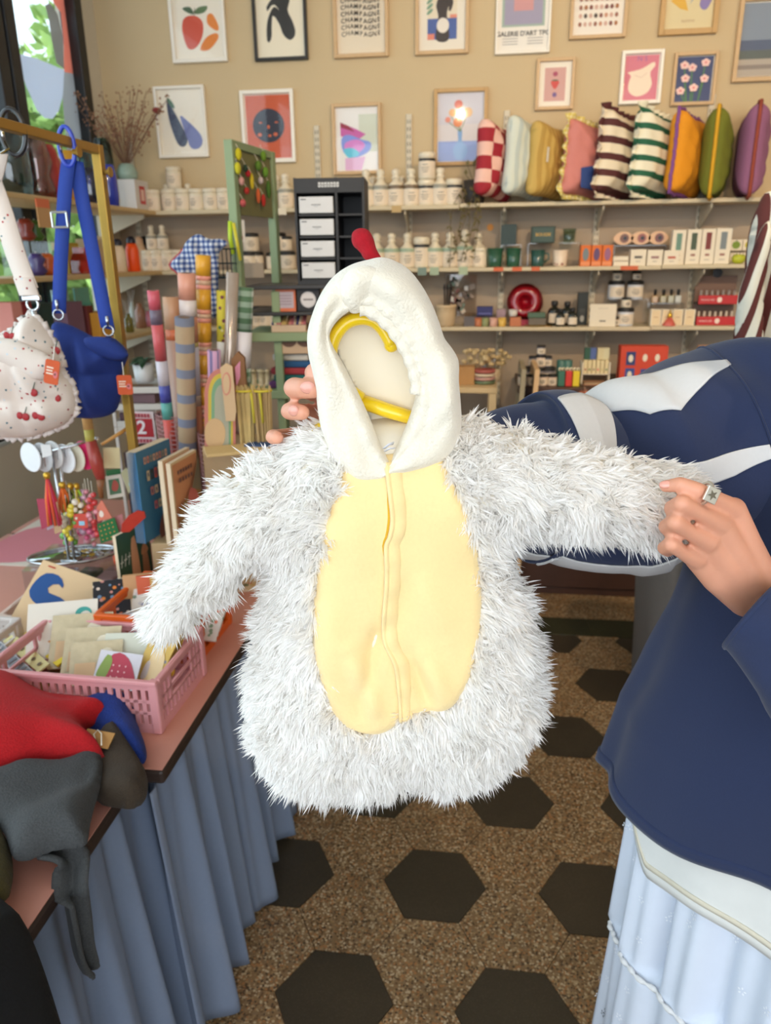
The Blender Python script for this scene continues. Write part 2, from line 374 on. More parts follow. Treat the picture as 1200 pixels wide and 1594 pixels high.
wl = MB(); wl.box((XL-.06, (YW+YF)/2, .45), (.12, YW-YF, .9), M_CREAM); wl.box((XL-.06, (YW+YF)/2, ZC-.06), (.12, YW-YF, .12), M_CREAM); wl.box((XL-.06, 3.9, ZC/2), (.12, .14, ZC), M_CREAM)
struct(wl.build('wall_left'), 'cream street wall with black framed windows')
wf = MB()
for a, b, c, d in ((XL, XR, 0, .35), (XL, XR, 2.95, ZC), (XL, -1.75, .35, 2.95), (2.4, XR, .35, 2.95)):
    wf.box(((a+b)/2, YF-.06, (c+d)/2), (b-a, .12, d-c), M_CREAM)
struct(wf.build('wall_front'))
struct(MB().box((.75, YW-.012, .05), (5.2, .024, .1), mat('baseboard_paint', (168, 156, 138), .6)).build('baseboard_back'))

# ---- windows
M_BLK = mat('black_window_metal', (26, 26, 28), .45, scale=30, amt=.2)
M_PANE = clear('window_glass', (244, 250, 250), .1)
def window(name, a, b, z0, z1, label):
    w = MB(); t = .07
    for c, d in (((XL-.03, a+t/2, (z0+z1)/2), (.08, t, z1-z0)), ((XL-.03, b-t/2, (z0+z1)/2), (.08, t, z1-z0)), ((XL-.03, (a+b)/2, z0+t/2), (.08, b-a, t)), ((XL-.03, (a+b)/2, z1-t/2), (.08, b-a, t))): w.box(c, d, M_BLK, bev=.006)
    o = struct(w.build(name), label); MB().box((XL-.045, (a+b)/2, (z0+z1)/2), (.008, b-a-2*t+.004, z1-z0-2*t+.004), M_PANE).build('pane', None, o); return o
win = window('window_1', 3.19, 3.835, .92, 3.03, 'black framed street window with salmon, grey and white shapes')
for k in range(4): window('window_%d' % (k+2), -1.9+1.27*k, -.64+1.27*k, .92, 3.03, 'black framed street window of the long side wall')
def film(name, rgb, op):
    m = bpy.data.materials.new(name); m.use_nodes = True; N = m.node_tree.nodes; L = m.node_tree.links; N.clear(); o = N.new('ShaderNodeOutputMaterial')
    t = N.new('ShaderNodeBsdfTransparent'); t.inputs[0].default_value = lin(rgb)+(1,); d = N.new('ShaderNodeBsdfTranslucent'); d.inputs[0].default_value = lin(rgb)+(1,)
    d2 = N.new('ShaderNodeBsdfDiffuse'); d2.inputs[0].default_value = lin(rgb)+(1,); x = N.new('ShaderNodeMixShader'); L.new(d.outputs[0], x.inputs[1]); L.new(d2.outputs[0], x.inputs[2])
    y = N.new('ShaderNodeMixShader'); y.inputs[0].default_value = op; L.new(t.outputs[0], y.inputs[1]); L.new(x.outputs[0], y.inputs[2]); L.new(y.outputs[0], o.inputs[0]); return m
def decal(pts, mt, k, lbl):
    P = [ox(x, y, XL-.038+k*.001) for x, y in pts]; n = len(P); mb = MB(); mb.add(P+[p-np.array([.0006, 0, 0]) for p in P], [tuple(range(n)), tuple(range(2*n-1, n-1, -1))]+[(i, n+i, n+(i+1) % n, (i+1) % n) for i in range(n)]); o = mb.build('window_decal', mt, win); o['label'] = lbl
decal([(70, -30), (84, 5), (95, 20), (99, 60), (100, 112), (131, 118), (126, 60), (118, -40)], film('salmon_film', (250, 184, 168), .7), 0, 'salmon window film')
decal([(100, 112), (131, 118), (142, 205), (146, 260), (106, 260), (102, 205), (97, 150)], film('grey_film', (206, 206, 208), .75), 0, 'grey window film')
decal([(70, 8), (78, 5), (90, 22), (98, 60), (100, 108), (88, 98), (80, 60), (76, 30)], film('dark_grey_film', (190, 186, 182), .7), 1, 'dark grey leaf shaped film')
decal([(24, 82), (60, 92), (100, 109), (98, 148), (92, 172), (82, 185), (70, 184), (58, 172), (40, 132)], film('white_film', (236, 240, 250), .92), 2, 'white petal shaped film')
decal([(-10, -20), (3, 0), (10, 30), (16, 68), (2, 72), (-6, 30)], film('salmon_edge_film', (250, 176, 158), .7), 1, 'salmon edge of the film')

# ---- street outside: trees and pavement
M_LEAF = mat('street_leaf', (104, 140, 62), .6, scale=3, amt=.7, rgb2=(170, 200, 110)); M_BARK = mat('bark', (92, 76, 60), .9, scale=30)
struct(MB().box((-6, 7, -.15), (7.8, 18, .1), mat('pavement_stone', (150, 150, 146), .9, scale=8)).build('pavement'), 'grey pavement outside the window')
def tree(base, h, r, n, lab):
    t = thing('street_tree', lab, 'tree', base, 0, 'trees outside the window')
    MB().tube([(0, 0, -.1), (.05, 0, h*.4), (0, .05, h*.8)], [.12, .1, .06], 8).build('trunk', M_BARK, t, True)
    g = np.random.default_rng(int(base[1]*10)); vs = []; fs = []
    for k in range(n):
        d = g.normal(size=3); d /= np.linalg.norm(d); c = np.array([0, 0, h])+d*r*g.uniform(.35, 1.)**.6*np.array([1, 1, 1.1]); a, b = g.normal(size=3), g.normal(size=3); a /= np.linalg.norm(a); b -= a*(a @ b); b /= np.linalg.norm(b); s = g.uniform(.1, .17)
        i = len(vs); vs += [c-a*s, c-b*s*.5+a*s*.1, c+a*s, c+b*s*.5]; fs.append((i, i+1, i+2, i+3))
    o = MB().add(vs, fs).build('foliage', M_LEAF, t); o['kind'] = 'stuff'
tree((-4.3, 7.3, 0), 1.9, 1.25, 2600, 'leafy green street tree close outside the window')
tree((-6.6, 9.0, 0), 2.3, 1.45, 2400, 'leafy green street tree farther along the street')
tree((-5.6, 12.2, 0), 3.6, 1.6, 1600, 'tall pale green street tree seen at the top of the window')

# ---- shelving
M_SHELF = mat('shelf_board', (206, 190, 158), .55, scale=14, amt=.08); M_SHELFE = M_SHELF
M_TRACK = mat('shelf_track_metal', (202, 192, 170), .5, amt=.0); M_SLOT = plain((112, 100, 84), .7); M_BRK = mat('bracket_metal', (196, 184, 160), .5, amt=0)
TRK = [228, 497, 637, 785, 932, 1092]; TX = [oy(p, 300, YW)[0] for p in TRK]; TX[0] = -1.79
for i, (x, top) in enumerate(zip(TX, (2.16, 2.20, 2.235, 2.235, 2.25, 2.27))):
    o = tag(MB().box((0, 0, 0), (.028, .012, top-.86), M_TRACK, bev=.003).build('shelf_track', None, None, False, (x, YW-.006, (top+.86)/2)), 'slotted metal shelf upright on the beige wall, %s from the window' % ORD[i], 'shelf upright', 'slotted shelf uprights')
    sl = MB(); z = -(top-.86)/2+.03
    while z < (top-.86)/2-.02:
        for q in (-.006, .006): sl.box((q, -.0063, z), (.004, .002, .016), M_SLOT)
        z += .032
    sl.build('slot_row', None, o)
def bracket(x, z, Y0=YW-.013, dep=.19):
    m = MB(); m.prism([(0, 0), (dep, 0), (dep, -.018), (.03, -.1), (0, -.1)], .006, lambda u, v, w: (x-.003+w, Y0-u, z-.02+v)); return m
def shelf(x0, x1, z, lab, brk):
    o = MB().box(((x0+x1)/2, (YS+YW)/2-.006, z-.009), (x1-x0, YW-YS-.012, .018), M_SHELF, bev=.003).build('wall_shelf'); tag(o, lab, 'shelf', 'wall shelves')
    for k in brk:
        if x0 <= TX[k] <= x1: bracket(TX[k], z).build('bracket', M_BRK, o)
xb1 = oy(715, 315, YS)[0]; xb3 = oy(1013, 503, YS)[0]; xb2 = oy(1030, 410, YS)[0]
shelf(-1.6, xb1, Z1, 'top wall shelf carrying the white jars', (1, 2)); shelf(xb1+.002, 1.62, Z1+.004, 'top wall shelf carrying the cushions', (3, 4, 5))
shelf(-1.6, xb2, Z2, 'middle wall shelf under the white jars', (1, 2, 3, 4)); shelf(xb2+.002, 1.62, Z2+.003, 'middle wall shelf under the tall narrow boxes', (5,))
shelf(-.26, xb3, Z3, 'lower wall shelf with the red plate', (3, 4)); shelf(xb3+.002, 1.62, Z3+.003, 'lower wall shelf with the nail polish stand', (5,))
# shelves along the street window
for z, lab in ((Z1, 'top window shelf with coloured glass vases'), (Z2, 'middle window shelf with bottles and candles'), (Z3, 'lower window shelf with boxes by the gold rail')):
    o = tag(MB().box((XL+.16, 2.98, z-.009), (.28, 1.92, .018), mat('pine_shelf', (206, 176, 126), .55, scale=20, amt=.1), bev=.003).build('window_shelf'), lab, 'shelf', 'window shelves')
    for y in (2.45, 3.7): MB().prism([(0, 0), (.24, 0), (.24, -.018), (.03, -.1), (0, -.1)], .006, lambda u, v, w: (XL+.02+u, y+w, z-.019+v)).build('bracket', M_BRK, o)

# ---- ceiling spotlights (warm)
def spotlight(p, aim, power, lab, size=95):
    t = thing('ceiling_spotlight', lab, 'lamp', p, 0, 'ceiling spotlights'); d = (Vector(aim)-Vector(p)).normalized(); q = d.to_track_quat('-Z', 'Y').to_matrix()
    MB().tube([(0, 0, 0), (0, 0, -.12)], .008).build('stem', M_BLK, t)
    MB().lathe([(.03, .07), (.045, .06), (.048, -.06), (.04, -.061), (.038, -.03)], 16, (0, 0, -.15), rot=q).build('shade', plain((40, 38, 36), .4), t, True)
    c = Vector((0, 0, -.15))+q @ Vector((0, 0, -.035)); MB().ball(c, .02, None, 12, 8).build('bulb', mat('warm_bulb', (255, 214, 150), .4, amt=0, emit=14), t, True)
    l = bpy.data.lights.new('spot_beam', 'SPOT'); l.energy = power; l.color = (1, .74, .45); l.spot_size = math.radians(size); l.spot_blend = .8; l.shadow_soft_size = .015
    lo = bpy.data.objects.new('spot_beam', l); COL.objects.link(lo); lo.parent = t; lo.location = Vector((0, 0, -.15))+q @ Vector((0, 0, -.08)); lo.rotation_euler = d.to_track_quat('-Z', 'Y').to_euler()
spotlight((-.33, -.9, ZC), (-.35, 3.9, 2.0), 105, 'warm black ceiling spotlight aimed at the jars', 48)
spotlight((.78, .95, ZC), (.7, 3.9, 1.9), 105, 'warm black ceiling spotlight aimed at the cushions')
spotlight((2.3, .9, ZC), (1.5, 3.9, 1.8), 60, 'warm black ceiling spotlight nearest the right wall')
spotlight((1.1, .3, ZC), (.6, 2.2, .6), 30, 'warm black ceiling spotlight above the striped robe')
# =================================================================== FRAMED PRINTS ON THE BACK WALL
M_OAK = mat('pale_oak', (206, 172, 128), .5, scale=40, amt=.15); M_WHT = mat('white_frame', (236, 230, 218), .45, amt=0); M_BLF = mat('black_frame', (30, 28, 26), .4, amt=0); M_OAK2 = mat('golden_oak', (196, 156, 100), .5, scale=40, amt=.15)
M_GLZ = clear('picture_glazing', (255, 255, 255), .06)
class Print:
    def __init__(s, w, h): s.mb = MB(); s.w = w; s.h = h; s.k = 0
    def poly(s, pts, rgb, rough=.6):
        s.k += 1; y = -.0012-.00025*s.k
        s.mb.add([((u-.5)*s.w, y, (v-.5)*s.h) for u, v in pts], [tuple(range(len(pts)))], plain(rgb, rough)); return s
    def el(s, cx, cy, rx, ry, rgb, rot=0., n=20): return s.poly(ell(cx, cy, rx, ry, n, 0, rot), rgb)
    def rect(s, a, b, c, d, rgb): return s.poly([(a, b), (c, b), (c, d), (a, d)], rgb)
    def line(s, pts, t, rgb):
        for (a, b), (c, d) in zip(pts, pts[1:]):
            L = math.hypot((c-a)*s.w, (d-b)*s.h) or 1; nx, ny = -(d-b)*s.h/L*t/s.w, (c-a)*s.w/L*t/s.h
            s.poly([(a+nx, b+ny), (c+nx, d+ny), (c-nx, d-ny), (a-nx, b-ny)], rgb)
        return s
    def text(s, t, cx, cy, size, rgb, bold=0.):
        s.k += 1; y = -.0012-.00025*s.k; add_text(s.mb, t, size, lambda u, v: ((cx-.5)*s.w+u, y, (cy-.5)*s.h+v), plain(rgb, .6), bold)
def framed(x0, y0, x1, y1, fm, border, mount, draw, lab, paper=(238, 230, 214), name='framed_print'):
    c = oy((x0+x1)/2, (y0+y1)/2, YW-.02); a = oy(x0, (y0+y1)/2, YW-.02); b = oy(x1, (y0+y1)/2, YW-.02); t = oy((x0+x1)/2, y0, YW-.02); q = oy((x0+x1)/2, y1, YW-.02)
    w, h = b[0]-a[0], t[2]-q[2]
    o = thing(name, lab, 'picture', (c[0], YW-.002, c[2]), 0, 'framed prints on the beige wall')
    f = MB(); e = border
    for d, s in (((-w/2+e/2, 0), (e, h)), ((w/2-e/2, 0), (e, h)), ((0, h/2-e/2), (w-2*e, e)), ((0, -h/2+e/2), (w-2*e, e))): f.box((d[0], -.012, d[1]), (s[0], .024, s[1]), fm, bev=.002)
    f.build('frame', None, o)
    p = Print(w-2*e-2*mount, h-2*e-2*mount)
    p.mb.add([(-w/2+e, -.001, -h/2+e), (w/2-e, -.001, -h/2+e), (w/2-e, -.001, h/2-e), (-w/2+e, -.001, h/2-e)], [(0, 1, 2, 3)], plain(paper, .7)); draw(p)
    p.mb.build('print', None, o, False, (0, -.004, 0))
    MB().add([(-w/2+e, -.016, -h/2+e), (w/2-e, -.016, -h/2+e), (w/2-e, -.016, h/2-e), (-w/2+e, -.016, h/2-e)], [(0, 1, 2, 3)], M_GLZ).build('glazing', None, o)
    return o
def d_peach(p):
    op, ol = p.poly, p.line; Sv = lambda P: [(u, .13+(v-.2)*.77) for u, v in P]; p.poly = lambda P, q: op(Sv(P), q)
    p.poly(smooth_loop([(.12, .55), (.18, .8), (.42, .85), (.6, .72), (.58, .45), (.42, .22), (.22, .2)], 30), (206, 84, 62)); p.poly(smooth_loop([(.72, .84), (.84, .86), (.96, .62), (.92, .52), (.72, .66)], 18), (226, 132, 54)); p.poly(smooth_loop([(.5, .16), (.66, .4), (.9, .48), (.94, .38), (.72, .16)], 18), (226, 132, 54))
    p.poly(smooth_loop([(.16, 1.0), (.34, 1.02), (.42, .88), (.3, .9)], 14), (78, 104, 78)); p.poly(smooth_loop([(.44, .88), (.52, 1.0), (.74, 1.02), (.66, .9)], 14), (92, 118, 80)); op([(.41, .63), (.43, .63), (.46, .74), (.44, .74)], (60, 80, 60))
def d_black(p):
    k = (32, 30, 28); p.poly(smooth_loop([(.2, .72), (.34, .84), (.62, .9), (.74, .82), (.68, .66), (.78, .5), (.84, .32), (.72, .22), (.56, .3), (.48, .46), (.34, .6), (.3, .44), (.28, .26), (.18, .2), (.2, .5), (.36, .72), (.5, .66), (.36, .76), (.22, .66)], 50), k); p.el(.68, .98, .12, .06, k)
def d_champ(p):
    for k in range(8):
        y = .28+.1*k; s = 'CHAMPAGNE'
        for i, ch in enumerate(s): p.text(ch, .1+.1*i, y+.02*math.sin(i*.8), .026, (70, 64, 58), .0004)
def d_woman(p):
    p.rect(.12, .12, .88, .98, (226, 214, 190)); p.rect(.12, .12, .88, .48, (66, 92, 158)); p.poly(smooth_loop([(.34, .12), (.4, .5), (.34, .7), (.44, .86), (.62, .86), (.7, .74), (.62, .56), (.68, .12)], 26), (52, 42, 40)); p.el(.5, .9, .18, .07, (214, 158, 66)); p.el(.52, .36, .16, .13, (230, 222, 210))
    p.poly(smooth_loop([(.58, .84), (.78, .78), (.72, .6), (.66, .62), (.68, .74)], 14), (52, 42, 40)); p.rect(.12, .12, .3, .22, (222, 132, 110)); p.rect(.7, .48, .88, .54, (222, 142, 120))
    for k in range(4): p.el(.18, .6+.09*k, .09, .03, (120, 158, 132), .5)
def d_gal(p):
    p.rect(.06, .34, .94, 1.0, (158, 178, 164)); p.rect(.11, .37, .89, 1.0, (158, 152, 176)); p.rect(.3, .56, .7, 1.0, (204, 148, 148)); p.text("GALERIE D'ART TPC", .5, .24, .0265, (52, 50, 52), .0006)
    for k in range(3): p.rect(.08, .17-.04*k, .4, .18-.04*k, (150, 146, 144)); p.rect(.6, .17-.04*k, .92, .18-.04*k, (150, 146, 144))
def d_faces(p):
    g = random.Random(3)
    for r in range(7):
        for c in range(8): p.el(.08+.12*c, .12+.135*r, .042, .04, g.choice([(60, 44, 40), (150, 92, 72), (196, 140, 112), (122, 66, 60), (206, 166, 150), (166, 104, 60)]), 0, 9)
def d_shapes(p):
    p.poly([(.08, .42), (.3, .58), (.42, .4), (.48, .26), (.3, .3), (.16, .38)], (220, 172, 60)); p.poly([(.5, .36), (.7, .72), (.78, .76), (.74, .6)], (140, 158, 182)); p.poly(smooth_loop([(.72, .34), (.78, .52), (.9, .62), (1.0, .5), (.94, .34), (.84, .26)], 20), (136, 122, 178)); p.el(.4, .78, .2, .06, (122, 148, 120)); p.text('TUTTI 91', .5, .1, .014, (150, 100, 70))
def d_beach(p):
    p.rect(0, .5, 1, 1, (132, 144, 160)); p.rect(0, .36, 1, .5, (84, 96, 122)); p.rect(0, .24, 1, .36, (92, 100, 96)); p.rect(0, 0, 1, .24, (178, 166, 152)); p.rect(0, .1, 1, .16, (140, 128, 120))
def d_egg(p):
    p.poly(smooth_loop([(.16, .86), (.26, .78), (.5, .42), (.6, .22), (.5, .1), (.34, .16), (.2, .5)], 26), (62, 72, 98)); p.poly(smooth_loop([(.46, .6), (.58, .56), (.9, .32), (.96, .16), (.84, .06), (.66, .08), (.58, .26)], 26), (112, 120, 178)); p.el(.26, .82, .12, .04, (84, 120, 100), -.8)
def d_face(p):
    p.rect(0, 0, 1, 1, (198, 88, 48)); p.poly(ell(.5, .52, .36, .27, 28), (42, 44, 60)); o = (204, 100, 62)
    for x in (.32, .68): p.el(x, .57, .04, .012, o); p.el(x-.03, .38, .05, .03, o)
    p.el(.5, .5, .03, .03, o); p.el(.52, .36, .04, .02, o)
def d_irid(p):
    p.rect(0, 0, 1, 1, (232, 230, 228)); p.rect(.55, .3, 1, .9, (206, 212, 196)); p.poly([(.1, .74), (.1, .56), (.5, .48), (.72, .58), (.5, .66), (.3, .72)], (198, 96, 168)); p.poly(smooth_loop([(.12, .52), (.3, .58), (.6, .5), (.84, .44), (.78, .3), (.4, .2), (.16, .3)], 24), (128, 150, 226)); p.poly(smooth_loop([(.2, .44), (.5, .5), (.7, .4), (.5, .28), (.24, .3)], 20), (212, 130, 206)); p.poly(smooth_loop([(.16, .34), (.4, .36), (.56, .26), (.3, .2)], 16), (96, 196, 224)); p.poly([(.2, .2), (.7, .22), (.6, 0), (.2, 0)], (222, 176, 214)); p.poly([(.1, .78), (.1, .7), (.45, .62), (.3, .72)], (150, 46, 72))
def d_vase(p):
    p.rect(0, 0, 1, 1, (206, 204, 214)); p.rect(0, 0, 1, .3, (128, 148, 206)); p.rect(0, .3, 1, .55, (216, 210, 212)); p.poly(smooth_loop([(.44, .46), (.54, .46), (.54, .3), (.66, .2), (.6, .04), (.4, .04), (.34, .2), (.45, .3)], 24), (130, 168, 214))
    for a, b in ((.45, .8), (.3, .66), (.65, .7), (.22, .6), (.45, .6)): p.line([(.5, .44), (a, b)], .0015, (120, 140, 100))
    for x, y, r, c in ((.45, .84, .09, (214, 108, 96)), (.32, .72, .08, (230, 172, 110)), (.66, .72, .1, (232, 190, 140)), (.44, .58, .1, (222, 130, 80)), (.22, .62, .06, (226, 140, 120))): p.el(x, y, r, r*.72, c)
def d_fruit(p):
    p.rect(.12, .08, .88, .92, (206, 158, 150)); p.el(.5, .76, .09, .06, (166, 60, 92)); p.poly(smooth_loop([(.36, .58), (.64, .58), (.6, .46), (.5, .38), (.4, .46)], 16), (206, 66, 58)); p.el(.5, .6, .12, .02, (80, 100, 70)); p.el(.5, .24, .08, .06, (110, 80, 142))
def d_jug(p):
    p.rect(0, 0, 1, 1, (212, 120, 138)); p.poly(smooth_loop([(.08, .62), (.5, .7), (.84, .84), (.9, .76), (.76, .6), (.84, .36), (.72, .16), (.4, .08), (.16, .2), (.14, .4), (.2, .56)], 30), (240, 220, 196)); p.text('N S', .5, .92, .03, (150, 100, 160)); p.line([(.3, .56), (.5, .5), (.68, .6)], .001, (214, 180, 160))
def d_flow(p):
    p.rect(0, 0, 1, 1, (54, 66, 112)); P = [(.2, .82), (.42, .76), (.78, .86), (.25, .52), (.78, .5), (.14, .24), (.5, .3)]
    for x, y in P: p.line([(x, y), (x*.6+.2, 0)], .003, (70, 120, 70))
    for x, y in P:
        for k in range(5): p.el(x+.07*math.cos(k*1.26+.3), y+.05*math.sin(k*1.26+.3), .06, .045, (240, 200, 192), 0, 10)
        p.el(x, y, .035, .025, (216, 110, 110), 0, 8)
framed(264, -26, 350, 98, M_WHT, .016, .012, d_peach, 'white framed print of an orange peach and leaves')
framed(393, -30, 477, 95, M_BLF, .014, .01, d_black, 'black framed print of a curled black shape', (236, 226, 202))
framed(518, -32, 604, 90, M_OAK, .016, .008, d_champ, 'oak framed print repeating the word champagne', (228, 214, 190))
framed(646, -34, 730, 85, M_OAK, .016, .018, d_woman, 'oak framed print of a bather in a yellow turban', (232, 224, 208))
framed(772, -40, 858, 84, M_WHT, .01, .004, d_gal, "white framed gallery poster with a pink square", (236, 230, 220))
framed(889, -62, 978, 60, M_OAK, .014, .016, d_faces, 'oak framed print of rows of small faces', (236, 228, 216))
framed(1030, -72, 1122, 54, M_OAK2, .022, .006, d_shapes, 'golden oak framed print of yellow, blue and lilac shapes', (220, 204, 160))
framed(1146, -6, 1238, 127, M_OAK, .018, .004, d_beach, 'oak framed photograph of a grey beach and sea')
framed(243, 134, 321, 246, M_WHT, .013, .01, d_egg, 'white framed print of two blue aubergines')
framed(376, 140, 458, 254, M_WHT, .017, .004, d_face, 'white framed orange print of a dark sleeping moon face')
framed(517, 161, 593, 272, M_OAK, .015, .004, d_irid, 'oak framed print of iridescent pink and blue shapes')
framed(675, 138, 758, 258, M_OAK2, .016, .003, d_vase, 'oak framed print of orange flowers in a blue vase')
framed(834, 90, 894, 171, M_OAK, .014, .01, d_fruit, 'small oak framed pink print of three fruits')
framed(966, 78, 1031, 162, M_WHT, .014, .004, d_jug, 'white framed pink print of a cream jug')
framed(1047, 81, 1115, 164, M_OAK, .014, .003, d_flow, 'oak framed blue print of pale pink flowers')

# =================================================================== CUSHIONS
def cushion(px, ptop, pbot, w, h, ang, mt, lab, trim=None, ruffle=None, lean=0.):
    c = oy(px, (ptop+pbot)/2, 3.79); t = thing('cushion', lab, 'cushion', (c[0], 3.80, Z1+.004), ang, 'cushions on the top shelf')
    sq = []
    for k in range(48):
        a = 2*PI*k/48; ca, sa = math.cos(a), math.sin(a); e = .16; r = 1/(abs(ca)**(2/e)+abs(sa)**(2/e))**(e/2); r *= .93+.07*abs(math.sin(2*a))**3
        sq.append((w/2*ca*r, h/2*sa*r))
    pin = .03
    vs, fs = inflate(sq, .011, .062, w*.42, lambda u, v, q: (u, -q, v+h/2), bumps=lambda P, D: .006*np.sin(P[:, 0]*70+P[:, 1]*30)*np.cos(P[:, 1]*45))
    MB().add(vs, fs).build('cover', mt, t, True)
    if trim:
        pts = []
        for k in range(96):
            u, v = sq[k//2]; u2, v2 = sq[(k//2+1) % 48]; f = .5 if k % 2 else 0; s = 1.02+(.05 if k % 4 == 0 else 0); pts.append(((u+(u2-u)*f)*s, 0, (v+(v2-v)*f)*s+h/2))
        MB().tube(pts, .008, 6, closed=True).build('scalloped_trim', trim, t, True)
    if ruffle:
        n = 120
        def fn(a, b):
            k = a*48; i = int(k) % 48; f = k-int(k); u = sq[i][0]+(sq[(i+1) % 48][0]-sq[i][0])*f; v = sq[i][1]+(sq[(i+1) % 48][1]-sq[i][1])*f; s = .97+b*.17; return (u*s, .014*math.sin(a*2*PI*22)*b, v*s+h/2)
        MB().grid(fn, n, 3, None, True).build('ruffle', ruffle, t, True, solid=.003)
    t.rotation_euler = (0, lean, ang); t.location.z += abs(lean)*w*.42; return t
PA = 0
cushion(768, 209, 311, .30, .32, 1.12, stripes('red_check', (232, 186, 170), (232, 186, 170), 0, 9, .5, c=(158, 30, 44)), 'pink cushion with dark red check bands', lean=0.10)
cushion(815, 210, 312, .31, .33, 1.0, stripes('pale_blue_stripe', (206, 210, 196), (182, 192, 186), 0, 30, .5), 'pale blue striped cushion', lean=0.10)
cushion(853, 216, 308, .30, .31, 0.95, stripes('ochre_stripe', (196, 162, 86), (176, 140, 66), 0, 30, .5), 'ochre yellow striped cushion with a swing tag', lean=0.08)
c3_ = [o for o in COL.objects if o.get('label') == 'ochre yellow striped cushion with a swing tag'][0]; MB().box((-.10, -.05, .17), (.012, .003, .06), plain((226, 218, 200))).build('swing_tag', None, c3_)
c4 = cushion(908, 205, 312, .30, .31, 0.82, mat('pink_cotton', (206, 130, 122), .85, scale=200), 'pink and blue patchwork cushion with yellow check ruffle', ruffle=stripes('yellow_check', (226, 214, 170), (206, 186, 84), 0, 60, .5, c=(216, 200, 124)), lean=.10)
MB().add([(-.09, -.062, .03), (.10, -.062, .03), (.125, -.052, .15), (.04, -.070, .19), (-.02, -.072, .13), (-.10, -.058, .11)], [(0, 1, 2, 3, 4, 5)]).build('blue_patch', mat('blue_cotton', (58, 84, 150), .85, scale=200), c4, solid=.004)
cushion(957, 196, 314, .31, .34, 0.92, stripes('brown_stripe', (226, 212, 186), (82, 36, 36), 2, 15, .42), 'cream cushion with dark brown stripes and ruffle', ruffle=stripes('brown_stripe_r', (226, 212, 186), (82, 36, 36), 2, 15, .42), lean=.11)
cushion(1012, 191, 309, .31, .34, 0.92, stripes('green_stripe', (230, 224, 200), (30, 92, 66), 2, 16, .38), 'cream cushion with green stripes and ruffle', ruffle=stripes('green_stripe_r', (230, 224, 200), (30, 92, 66), 2, 16, .38), lean=.11)
cushion(1066, 200, 306, .31, .33, 1.02, mat('orange_linen', (226, 148, 24), .85, scale=150), 'orange cushion with purple scalloped trim', mat('purple_cord', (132, 76, 140), .8), lean=.08)
cushion(1114, 190, 308, .30, .35, 1.27, mat('olive_linen', (112, 116, 32), .85, scale=150), 'olive green cushion with yellow scalloped trim', mat('yellow_cord', (214, 160, 30), .8))
cushion(1168, 192, 310, .31, .36, 1.38, mat('lilac_linen', (150, 96, 128), .85, scale=150), 'lilac cushion with rust scalloped trim', mat('rust_cord', (150, 66, 46), .8))

# =================================================================== JARS AND BOTTLES
M_CER = mat('cream_ceramic', (226, 214, 190), .35, amt=.04, scale=40, coat=.2); M_LBL = mat('paper_label', (228, 212, 190), .75, scale=90, amt=.06); M_INK = plain((70, 64, 60), .8)
M_GREY_LID = mat('grey_glaze', (150, 146, 132), .35, amt=.05); M_BLKLID = mat('black_lid', (34, 32, 32), .4, amt=0); M_MINT = mat('mint_glaze', (158, 176, 150), .35, amt=.05); M_BRNGL = mat('brown_glaze', (112, 92, 70), .35, amt=.05)
def jar_proto(name, kind, body, ring, lidm, d=.078, h=.15):
    r = d/2; t = thing(name, 'x', 'jar', (0, 0, -5))
    if kind == 'stopper':      # shouldered bottle with a round stopper
        MB().lathe([(r*.92, 0), (r, .006), (r, h*.5), (r*.98, h*.55), (r*.6, h*.63), (r*.42, h*.68), (r*.4, h*.74)], 18).build('body', body, t, True)
        MB().lathe([(r*1.005, h*.46), (r*1.01, h*.47), (r*1.01, h*.53), (r*.97, h*.56)], 18).build('glaze_band', ring, t, True)
        MB().lathe([(r*.5, h*.74), (r*.56, h*.77), (r*.4, h*.8), (r*.36, h*.83), (r*.5, h*.88), (r*.46, h*.96), (r*.2, h)], 14).build('stopper', lidm, t, True); lz = (h*.06, h*.44)
    elif kind == 'lidded':     # straight jar with a low lid
        MB().lathe([(r*.94, 0), (r, .006), (r, h*.74), (r*.9, h*.8)], 18).build('body', body, t, True)
        MB().lathe([(r*.93, h*.78), (r*1.02, h*.8), (r*1.02, h*.92), (r*.9, h*.99), (r*.5, h)], 18).build('lid', lidm, t, True); lz = (h*.12, h*.66)
        if ring: MB().lathe([(r*1.004, h*.66), (r*1.012, h*.68), (r*1.012, h*.74), (r*1.0, h*.76)], 18).build('glaze_band', ring, t, True)
    m = MB(); n = 9; vs = []
    for k in range(n+1):
        a = -PI/2-1.2+2.4*k/n
        for z in lz: vs.append((r*1.015*math.cos(a), r*1.015*math.sin(a), z))
    m.add(vs, [(2*k, 2*k+2, 2*k+3, 2*k+1) for k in range(n)]); lb = m.build('paper_label', M_LBL, t, True)
    q = MB()
    for i, (wd, zz) in enumerate(((.55, .75), (.8, .55), (.7, .4), (.5, .25))):
        z = lz[0]+(lz[1]-lz[0])*zz; vs = []
        for k in range(5):
            a = -PI/2-wd*.6+wd*1.2*k/4
            for dz in (-.0012, .0012): vs.append((r*1.022*math.cos(a), r*1.022*math.sin(a), z+dz))
        q.add(vs, [(2*k, 2*k+2, 2*k+3, 2*k+1) for k in range(4)])
    q.build('label_print', M_INK, lb); return t
PROTO = {}
def jar(kind, px, z, y, lab, group, sc=1., hs=1.):
    c = oy(px, 400, y); p = PROTO[kind]; o = dup(p, (c[0], y, z), random.uniform(-.3, .3), lab, (sc, sc, sc*hs)); o['group'] = group; return o
PROTO['wide'] = jar_proto('storage_jar', 'lidded', M_CER, None, M_CER, .074, .10)
PROTO['stop'] = jar_proto('stoppered_jar', 'stopper', M_CER, M_GREY_LID, M_CER, .080, .165)
